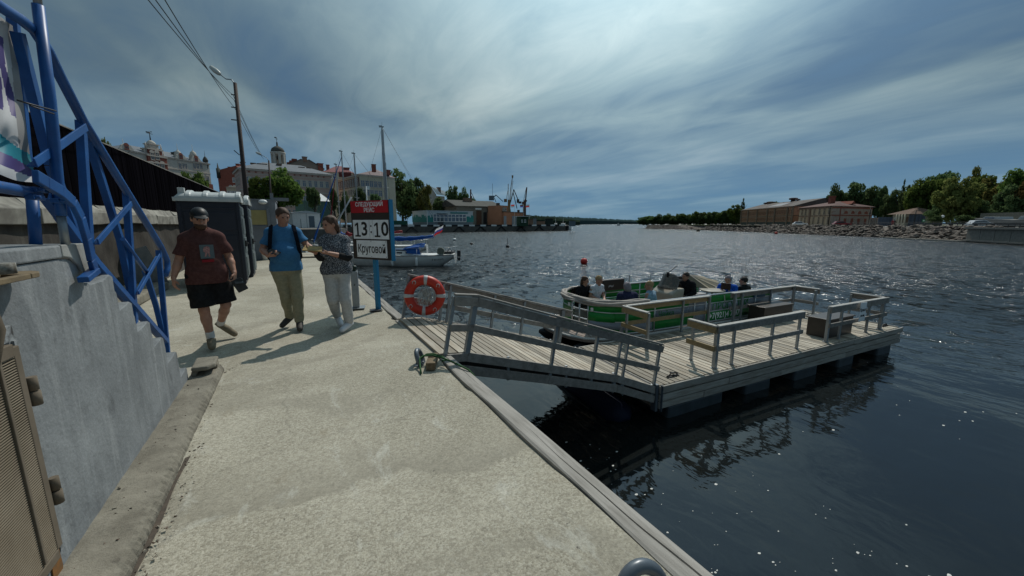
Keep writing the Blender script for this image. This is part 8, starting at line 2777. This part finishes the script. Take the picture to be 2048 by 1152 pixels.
for px, pt, r_ in ((1565.5, 404, 1.0), (1581, 395.5, 1.6), (1591, 397.5, 0.9), (1536, 403, 1.5), (1528, 405, 1.2)):
    x = fx(M, min(px, 1590), 10); zt = fz(M, px, pt, 10); z0_ = H + hh * 0.85
    b = MB(); b.lathe([(r_ * .75, z0_ - .6), (r_ * .6, z0_ + 0.2), (r_ * .55, z0_ + (zt - z0_) * .55), (r_ * 1.0, z0_ + (zt - z0_) * .62), (r_ * 1.05, zt - 0.2), (r_ * .6, zt)], 12, (x, 10, 0)); b.obj('roof_vent', mat('rust_vent', (0.09, 0.05, 0.04), 0.8), t)
chimney(t, fx(M, 1538, 10), 10, H + hh * .7, 2.5, hh * .6, 'brownbrick')
# --- yellowish barracks with the bare end wall
M, L = bframe(1596, 143, 1660, 125, 0.7)
H = fz(M, 1660, 411.5)
M2, L2 = bframe(1660, 125, 1740, 134, 0.7)
M_['ochre'] = wallmat('ochre_render', (0.46, 0.345, 0.225), (0.52, 0.40, 0.28), 0.5, (0.34, 0.205, 0.14))
M_['peeled'] = wallmat('peeling_render', (0.34, 0.285, 0.245), (0.40, 0.34, 0.295), 0.35, (0.25, 0.12, 0.085))
t = thing('ochre_barracks', 'ochre rendered barracks with hipped red roof and peeling grey end wall', 'building', M=M)
Mi = M.inverted(); q1 = Mi @ (M2 @ Vector((L2, 0, 0)))
poly = [(0, 0), (L, 0), (q1.x, q1.y), (q1.x - L, q1.y), ]
b = MB(); b.prism(poly, 0, H); w = b.obj('wall', [M_['ochre']], t)
dv = Vector((q1.x - L, q1.y, 0)); l2 = dv.length; an = math.atan2(dv.y, dv.x)
E_ = Matrix.Translation((L, 0, 0)) @ Matrix.Rotation(an, 4, 'Z')
b = MB(); b.M = E_; b.box((l2 / 2, -0.03, H / 2), (l2 + .1, 0.1, H)); b.obj('end_wall', M_['peeled'], w)
b = MB(); b.M = E_
b.box((l2 * 0.2, -0.12, H / 2), (0.4, 0.12, H)); b.box((l2 / 2, -0.12, H * 0.54), (l2, 0.14, 0.35)); b.box((l2 / 2, -0.12, H - 0.5), (l2, 0.16, 0.4))
for i in range(4):
    b.prism([(l2 * (.34 + .17 * i) + 1.1 * math.cos(PI * k / 8), H * .62 + 1.0 * math.sin(PI * k / 8)) for k in range(9)], -0.1, -0.06, axis='y'); b.box((l2 * (.34 + .17 * i), -0.07, H * .24), (1.5, 0.06, H * .3))
b.obj('brick_relief', M_['brick_red'], w)
b = MB(); zr = H + fz(M2, 1705, 402.5, 8) - fz(M2, 1705, 412, 8) + 0.3
cc = Vector(((poly[0][0] + poly[2][0]) / 2, (poly[0][1] + poly[2][1]) / 2, 0))
ex_ = [Vector((*p, 0)) + (Vector((*p, 0)) - cc).normalized() * 0.9 for p in poly]
r1 = ((ex_[0] + ex_[3]) / 2).lerp((ex_[1] + ex_[2]) / 2, 0.33); r2 = ((ex_[0] + ex_[3]) / 2).lerp((ex_[1] + ex_[2]) / 2, 0.62)
vs = [(p.x, p.y, H) for p in ex_] + [(r1.x, r1.y, zr), (r2.x, r2.y, zr)]
b.add(vs, [(0, 1, 5, 4), (1, 2, 5), (2, 3, 4, 5), (3, 0, 4), (3, 2, 1, 0)]); b.obj('roof', mat('barrack_red_roof', (0.105, 0.052, 0.044), 0.9, 0, (0.14, 0.08, 0.07), 0.3), t)
b = MB(); b.M = E_; b.prism([(l2 * .55, H + .9), (l2 * .67, H + .9), (l2 * .61, H + 1.9)], 1.2, 5.0, axis='y'); b.obj('roof_dormer', M_['brick_red'], t)
band_ = MB(); band_.box((L / 2, -0.1, H * .53), (L, 0.2, .35)); band_.box((L / 2, -.1, H - .4), (L, .25, .5)); band_.box((fx(M, 1617.5), -.15, H / 2), (.9, .3, H)); band_.obj('cornice', M_['brownbrick'], w)
for px in (1602, 1609, 1626, 1636.5, 1646, 1655.5):
    for z, hh_ in ((H * .74, 2.3), (H * .28, 2.7)):
        window(t, fx(M, px), z, 1.05, hh_, 0, 'ochre', True, 'glass')
b = MB(); b.tube([(L - .3, -0.3, 0), (L - .3, -.3, H)], .12, 6); b.obj('downpipe', M_['black'], t)
chimney(t, L * .4, 6, H + 1, 1.4, 2.6, 'brick_red'); 
# --- low garden walls, gates and the small hipped house
for px0, px1, pt, d, m, lb, cat in ((1741, 1755, 436, 128, 'peeled', 'low pale wall joining the ochre barracks and the blue gate', 'wall'), (1756, 1783, 434.5, 120, 'gateblue', 'grey blue sheet metal gate left of the small house', 'gate'), (1817, 1847, 429, 112, 'gateblue', 'tall grey blue metal gate right of the small house', 'gate')):
    if m == 'gateblue' and m not in M_: M_[m] = mat('gate_blue', (0.085, 0.11, 0.155), 0.6)
    M, L = bframe(px0, d, px1, d - 2, 0.72); H = fz(M, (px0 + px1) / 2, pt)
    t = thing('garden_wall' if cat == 'wall' else 'metal_gate', lb, cat, M=M)
    b = MB(); b.box((L / 2, 0.2, H / 2), (L, 0.3, H)); b.obj('panel', M_[m], t)
    b = MB()
    for i in range(5): b.box((L * i / 4, 0.0, H / 2), (0.25, 0.4, H + .2))
    b.obj('posts', M_[m], t)
M, L = bframe(1783, 118, 1818, 112, 0.72); H = fz(M, 1800, 428.5); D = 8
t, w = building('gate_house', 'small cream gate house with brown hipped roof and columned porch', M, L, D, H, 'cream', 'house')
hip_roof(L, D, H, fz(M, 1800, 416, 4) - H, 1.0, 0.5).obj('roof', mat('brown_roof', (0.115, 0.07, 0.05), 0.9, 0, (0.15, 0.095, 0.068), 0.5), t)
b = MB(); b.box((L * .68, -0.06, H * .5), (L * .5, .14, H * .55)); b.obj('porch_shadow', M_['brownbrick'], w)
b = MB()
for k in (.45, .6, .76, .92): b.tube([(L * k, -.9, 0), (L * k, -.9, H)], .22, 8)
b.box((L * .68, -.5, H * .14), (L * .55, 1.0, H * .28)); b.obj('columns', M_['cream'], t)
window(t, L * .22, H * .55, 1.1, 1.3)
# white memorial / turret among the trees behind it
p = P(1763, 440, 150); t = thing('stone_monument', 'pale domed stone monument half hidden among trees behind the gate house', 'monument', (p.x, p.y, 1.0))
h_ = P(1763, 398, 150).z - 1.0
b = MB(); b.box((0, 0, h_ * .4), (2.2, 2.2, h_ * .8)); b.lathe([(1.7, h_ * .8), (1.9, h_ * .84), (1.5, h_ * .92), (.6, h_ * .98), (.05, h_)], 12); b.obj('shaft', M_['cream'], t)
# --- road on the bank, railing, lamps, sign, cars
b = MB(); A = [P(px, 447, d) for px, d in ((1560, 152), (1700, 113), (1850, 92), (2100, 68))]; B = [P(px, 447, d) for px, d in ((1560, 160), (1700, 122), (1850, 103), (2100, 78))]
b.add([(p.x, p.y, BZ2 + 0.02) for p in A] + [(p.x, p.y, BZ2 + 0.02) for p in B], [(0, 1, 5, 4), (1, 2, 6, 5), (2, 3, 7, 6)]); struct(b.obj('bank_road', mat('pale_asphalt', (0.21, 0.205, 0.20), 0.9)))
rl2 = thing('promenade_railing', 'thin grey railing along the top of the stone bank', 'railing')
b = MB()
R_ = [inland(i, 6.5) for i in (1, 2, 3, 4)]
RP = []
for a, c in zip(R_[:-1], R_[1:]):
    n = int((c - a).length / 2.0)
    RP += [a.lerp(c, k / n) for k in range(n)]
for p in RP: b.tube([(p.x, p.y, BZ2), (p.x, p.y, BZ2 + 1.1)], .035, 5)
b.obj('posts', M_['dark'], rl2)
b = MB()
for z in (1.1, .75, .35): b.tube([(p.x, p.y, BZ2 + z) for p in RP], .03, 5)
b.obj('rails', M_['dark'], rl2)
p0, p1_ = P(1850, 447, 88), P(2120, 447, 64)
gr = thing('guard_rail', 'dark steel crash barrier along the bank road', 'barrier'); b = MB(); b.bar((p0.x, p0.y, BZ2 + .75), (p1_.x, p1_.y, BZ2 + .75), .1, .32); b.obj('beam', M_['dark'], gr)
b = MB()
for k in range(14):
    p = p0.lerp(p1_, k / 13); b.box((p.x, p.y, BZ2 + .35), (.12, .12, .7))
b.obj('posts', M_['dark'], gr)
for px, pt, d, lb, white in ((1737, 415, 108, 'dark lamp post in front of the peeling end wall', 0), (1828, 422, 92, 'dark lamp post in front of the tall blue gate', 0), (1883, 435, 90, 'short lamp post with a white globe beside the round bush', 1)):
    p = P(px, 447, d); h_ = P(px, pt, d).z - BZ2
    t = thing('bank_lamp', lb, 'street lamp', (p.x, p.y, BZ2), -YAW, 'lamp posts on the stone bank')
    b = MB(); b.tube([(0, 0, 0), (0, 0, h_)], .09, 7); b.obj('pole', M_['black'], t)
    b = MB()
    if white: b.ball((0, 0, h_ + .25), .3, 10, 8)
    else: b.box((.5, 0, h_ + .05), (1.0, .2, .14)); b.box((0, 0, h_ * .7), (.35, .1, .5))
    b.obj('lamp_head', M_['white'] if white else M_['dark'], t)
p = P(1846, 447, 91); t = thing('road_sign', 'square green road sign on a post beside the bank road', 'road sign', (p.x, p.y, BZ2), -YAW - R(20))
b = MB(); b.tube([(0, 0, 0), (0, 0, 1.9)], .05, 6); b.obj('post', M_['dark'], t); b = MB(); b.box((0, -.06, 1.45), (.62, .03, .72)); s_ = b.obj('plate', mat('sign_green', (0.02, 0.24, 0.09), 0.5), t); b = MB(); b.box((0, -.085, 1.5), (.3, .02, .3)); b.obj('symbol', M_['white'], s_)


def car(label, px, d, ang, col, L=4.3):
    p = P(px, 447, d)
    t = thing('parked_car', label, 'car', (p.x, p.y, BZ2 + 0.03), ang, 'cars on the bank road')
    b = MB(); pr = [(-L / 2, .35), (-L / 2, .75), (-L / 2 + .25, .92), (-L * .18, .98), (L * .22, .96), (L / 2 - .1, .80), (L / 2, .55), (L / 2, .35)]
    b.prism(pr, -.85, .85, axis='y'); b.prism([(-L * .42, .92), (-L * .33, 1.40), (-L * .05, 1.48), (L * .08, 1.42), (L * .24, .95)], -.72, .72, axis='y'); b.obj('body', col, t, bev=.06)
    b = MB(); b.prism([(-L * .38, .97), (-L * .31, 1.34), (-L * .05, 1.41), (L * .06, 1.36), (L * .19, .97)], -.735, .735, axis='y'); b.obj('windows', M_['glass'], t)
    for x in (-L * .31, L * .31):
        for y in (-.82, .82):
            b = MB(); b.lathe([(.2, -.1), (.32, -.1), (.33, 0), (.32, .1), (.2, .1)], 14, (x, y, .33), rot=Matrix.Rotation(PI / 2, 3, 'X')); wl = b.obj('wheel', M_['tyre'], t)
            b = MB(); b.lathe([(.19, -.09), (.19, .09)], 10, (x, y, .33), rot=Matrix.Rotation(PI / 2, 3, 'X')); b.obj('rim', M_['galv'], wl)
    return t


car('white car parked in front of the ochre barracks', 1600, 133, R(-55), mat('car_white', (0.70, 0.70, 0.70), 0.25))
car('dark red car parked by the peeling end wall', 1683, 112, R(-48), mat('car_red', (0.20, 0.015, 0.02), 0.25))
car('white estate car with dark windows behind the crash barrier', 1962, 78, R(-45), mat('car_silver', (0.55, 0.56, 0.58), 0.25))
for px, d, m, lb in ((1785, 98, 'sail_red', 'person in red walking on the bank promenade'), (1789, 98.5, 'black', 'person in dark clothes walking on the bank promenade')):
    p = P(px, 447, d)
    F = Field((-.4, -.35, 0), (.4, .35, 1.85), .035)
    F.ell((0, 0, 1.62), (.09, .1, .12), .03); F.cap((0, 0, 1.4), (0, 0, .95), .17, .15, .05); F.cap((-.09, 0, .9), (-.1, .1, .06), .09, .06, .03); F.cap((.09, 0, .9), (.1, -.1, .06), .09, .06, .03); F.cap((-.2, 0, 1.38), (-.26, 0, .9), .06, .045, .03); F.cap((.2, 0, 1.38), (.26, 0, .9), .06, .045, .03)
    o = link('person', F.mesh('person', M_[m])); o.location = (p.x, p.y, BZ2); o.rotation_euler = (0, 0, -1); tag(o, lb, 'person', 'people on the far bank')
# --- grey boat laid up ashore
p0, p1_ = P(1962, 447, 84), P(2110, 447, 72)
ang = math.atan2(p1_.y - p0.y, p1_.x - p0.x)
t = thing('laid_up_vessel', 'grey vessel laid up ashore with pale wheelhouses behind the crash barrier', 'vessel', (p0.x, p0.y, BZ2), ang)
b = MB(); b.prism([(0, 1.95), (.9, .35), (14, .3), (14, 1.75), (7, 1.55)], -1.6, 1.6, axis='y'); b.obj('hull', mat('vessel_grey', (0.16, 0.155, 0.145), 0.8, 0, (0.22, 0.21, 0.20), 0.5), t, bev=.05)
b = MB(); b.prism([(1.0, 1.7), (1.6, 2.25), (4.4, 2.2), (4.6, 1.6)], -1.3, 1.3, axis='y'); b.prism([(7.4, 1.6), (7.9, 2.3), (13.5, 2.3), (13.5, 1.6)], -1.3, 1.3, axis='y'); b.obj('wheelhouse', mat('vessel_pale', (0.33, 0.36, 0.38), 0.6), t, bev=.04)
b = MB(); b.box((2.6, -1.33, 1.95), (1.6, .06, .3)); b.box((10.5, -1.33, 1.95), (4, .06, .3)); b.obj('windows', M_['glass_pale'], t)
b = MB()
for x in (2, 5, 8, 11): b.box((x, 0, .16), (.4, 2.4, .32))
b.obj('cradles', M_['brownbrick'], t)
b = MB(); p = P(1990, 447, 92); b.bar(P(1972, 440, 93), P(2120, 438, 80), 3.0, 3.2); o = tag(b.obj('concrete_shelter', M_['curb']), 'low concrete shelter behind the laid up vessel', 'shelter')

# --- trees of the bank
GB2 = 'trees on the stone bank'
GW = 'trees along the wooded headland'
spec = [
    (1660, 450, 372, 40, 160, 'tall', 'dark', 1, 'pointed green tree behind the ochre barracks roof'), (1702, 450, 363, 62, 158, 'round', 'dark', 2, 'tallest rounded tree behind the ochre barracks'),
    (1738, 450, 366, 46, 150, 'round', 'dark', 3, 'dark tree behind the peeling end wall'), (1757, 450, 372, 30, 146, 'tall', 'dark', 4, 'narrow tree right of the ochre barracks'),
    (1775, 450, 378, 34, 140, 'round', 'dark', 5, 'dark tree left of the pointed fir'), (1795, 450, 362, 26, 138, 'conifer', 'dark', 6, 'pointed dark fir behind the gate house'),
    (1815, 450, 366, 44, 132, 'round', 'dark', 7, 'dark tree behind the tall blue gate'), (1836, 450, 350, 78, 118, 'round', 'lime', 8, 'large green tree above the tall blue gate'),
    (1868, 450, 342, 74, 122, 'round', 'dark', 9, 'tall dark tree behind the large green one'), (1902, 452, 352, 84, 100, 'round', 'olive', 10, 'big yellowish tree in front beside the globe lamp'),
    (1928, 450, 340, 40, 125, 'loose', 'olive', 11, 'thin topped pale tree rising behind the yellowish one'), (1955, 450, 348, 70, 112, 'round', 'lime', 12, 'green tree above the bow of the laid up vessel'),
    (1990, 450, 345, 84, 108, 'round', 'autumn', 13, 'brownish tree behind the laid up vessel'), (2030, 450, 336, 90, 100, 'round', 'lime', 14, 'tall green tree cut by the frame edge'),
    (2075, 450, 330, 100, 95, 'round', 'autumn', 15, 'brownish tree mostly outside the frame edge'), (2010, 450, 372, 70, 98, 'round', 'dark', 16, 'lower dark tree behind the vessel wheelhouse'),
    (1870, 452, 430, 30, 88, 'round', 'dark', 17, 'round green bush beside the globe lamp'), (1925, 452, 428, 46, 92, 'round', 'dark', 18, 'low dark shrubs behind the crash barrier'),
    (1945, 450, 400, 60, 100, 'round', 'dark', 19, 'dark understorey tree behind the low shrubs'), (1880, 450, 398, 60, 104, 'round', 'dark', 20, 'dark understorey tree behind the round bush'),
    (1482, 452, 398, 22, 205, 'conifer', 'dark', 21, 'pointed tree at the far end of the brick barracks'), (1468, 453, 408, 26, 210, 'round', 'lime', 22, 'broad green tree left of the brick barracks'),
    (1506, 450, 411, 26, 230, 'round', 'dark', 23, 'dark tree peeping over the barracks roof'), (1545, 448, 402, 22, 215, 'round', 'lime', 24, 'green crown rising behind the barracks roof vents')]
for px, pb_, pt, wd, d, shp, m, sd_, lb in spec:
    ptree(lb, px, pb_, pt, wd * (1.25 if shp != 'conifer' else 1.0), d, BZ2, shape=shp, m=m, seed=sd_, clear=0.08 if shp != 'conifer' else 0.05, group=GB2, cat='bush' if 'bush' in lb or 'shrub' in lb else 'tree', name='bush' if 'bush' in lb or 'shrub' in lb else 'leafy_tree')
rg = random.Random(31)
wood = []
for i in range(34):
    px = 1286 + (1480 - 1286) * (i + rg.uniform(-.3, .3)) / 33
    k = (px - 1286) / 194
    top = 436 - 17 * k ** 0.8 + rg.uniform(-4, 3) if px < 1430 else 424 - (px - 1430) * .12 + rg.uniform(-4, 3)
    ptree('dark broadleaf tree in the wood on the headland', px, 454, top, rg.uniform(24, 34), 262 - 45 * k, 0.2, shape=rg.choice(('round', 'round', 'tall')), m=rg.choice(('dark', 'dark', 'lime')), seed=rg.randint(1, 40), clear=0.04, group=GW)
# reeds / boats at the wood's edge
for px, d, lb in ((1330, 235, 'small dark boat moored under the wooded headland'), (1352, 225, 'second small dark boat moored under the wooded headland, nearer the barracks')):
    p = P(px, 447, d); t = thing('rowing_boat', lb, 'boat', (p.x, p.y, WZ), .4, 'boats under the headland')
    b = MB(); b.grid(lambda u, v: (5 * (u - .5), .8 * (1 - (2 * u - 1) ** 4) * (2 * v - 1), .8 * abs(2 * v - 1) ** 1.4), 10, 6); b.obj('hull', M_['black'], t)
    b = MB(); b.box((-.3, 0, .7), (1.8, 1.1, .7)); b.obj('cuddy', M_['dark'], t)
p = P(1384, 447, 208); b = MB(); b.box((p.x, p.y, WZ + .6), (7, 3, 1.2), Matrix.Rotation(1.0, 3, 'Z')); tag(b.obj('old_jetty', M_['brownbrick']), 'short dark old jetty under the headland trees', 'jetty')
# one faint bird over the bank
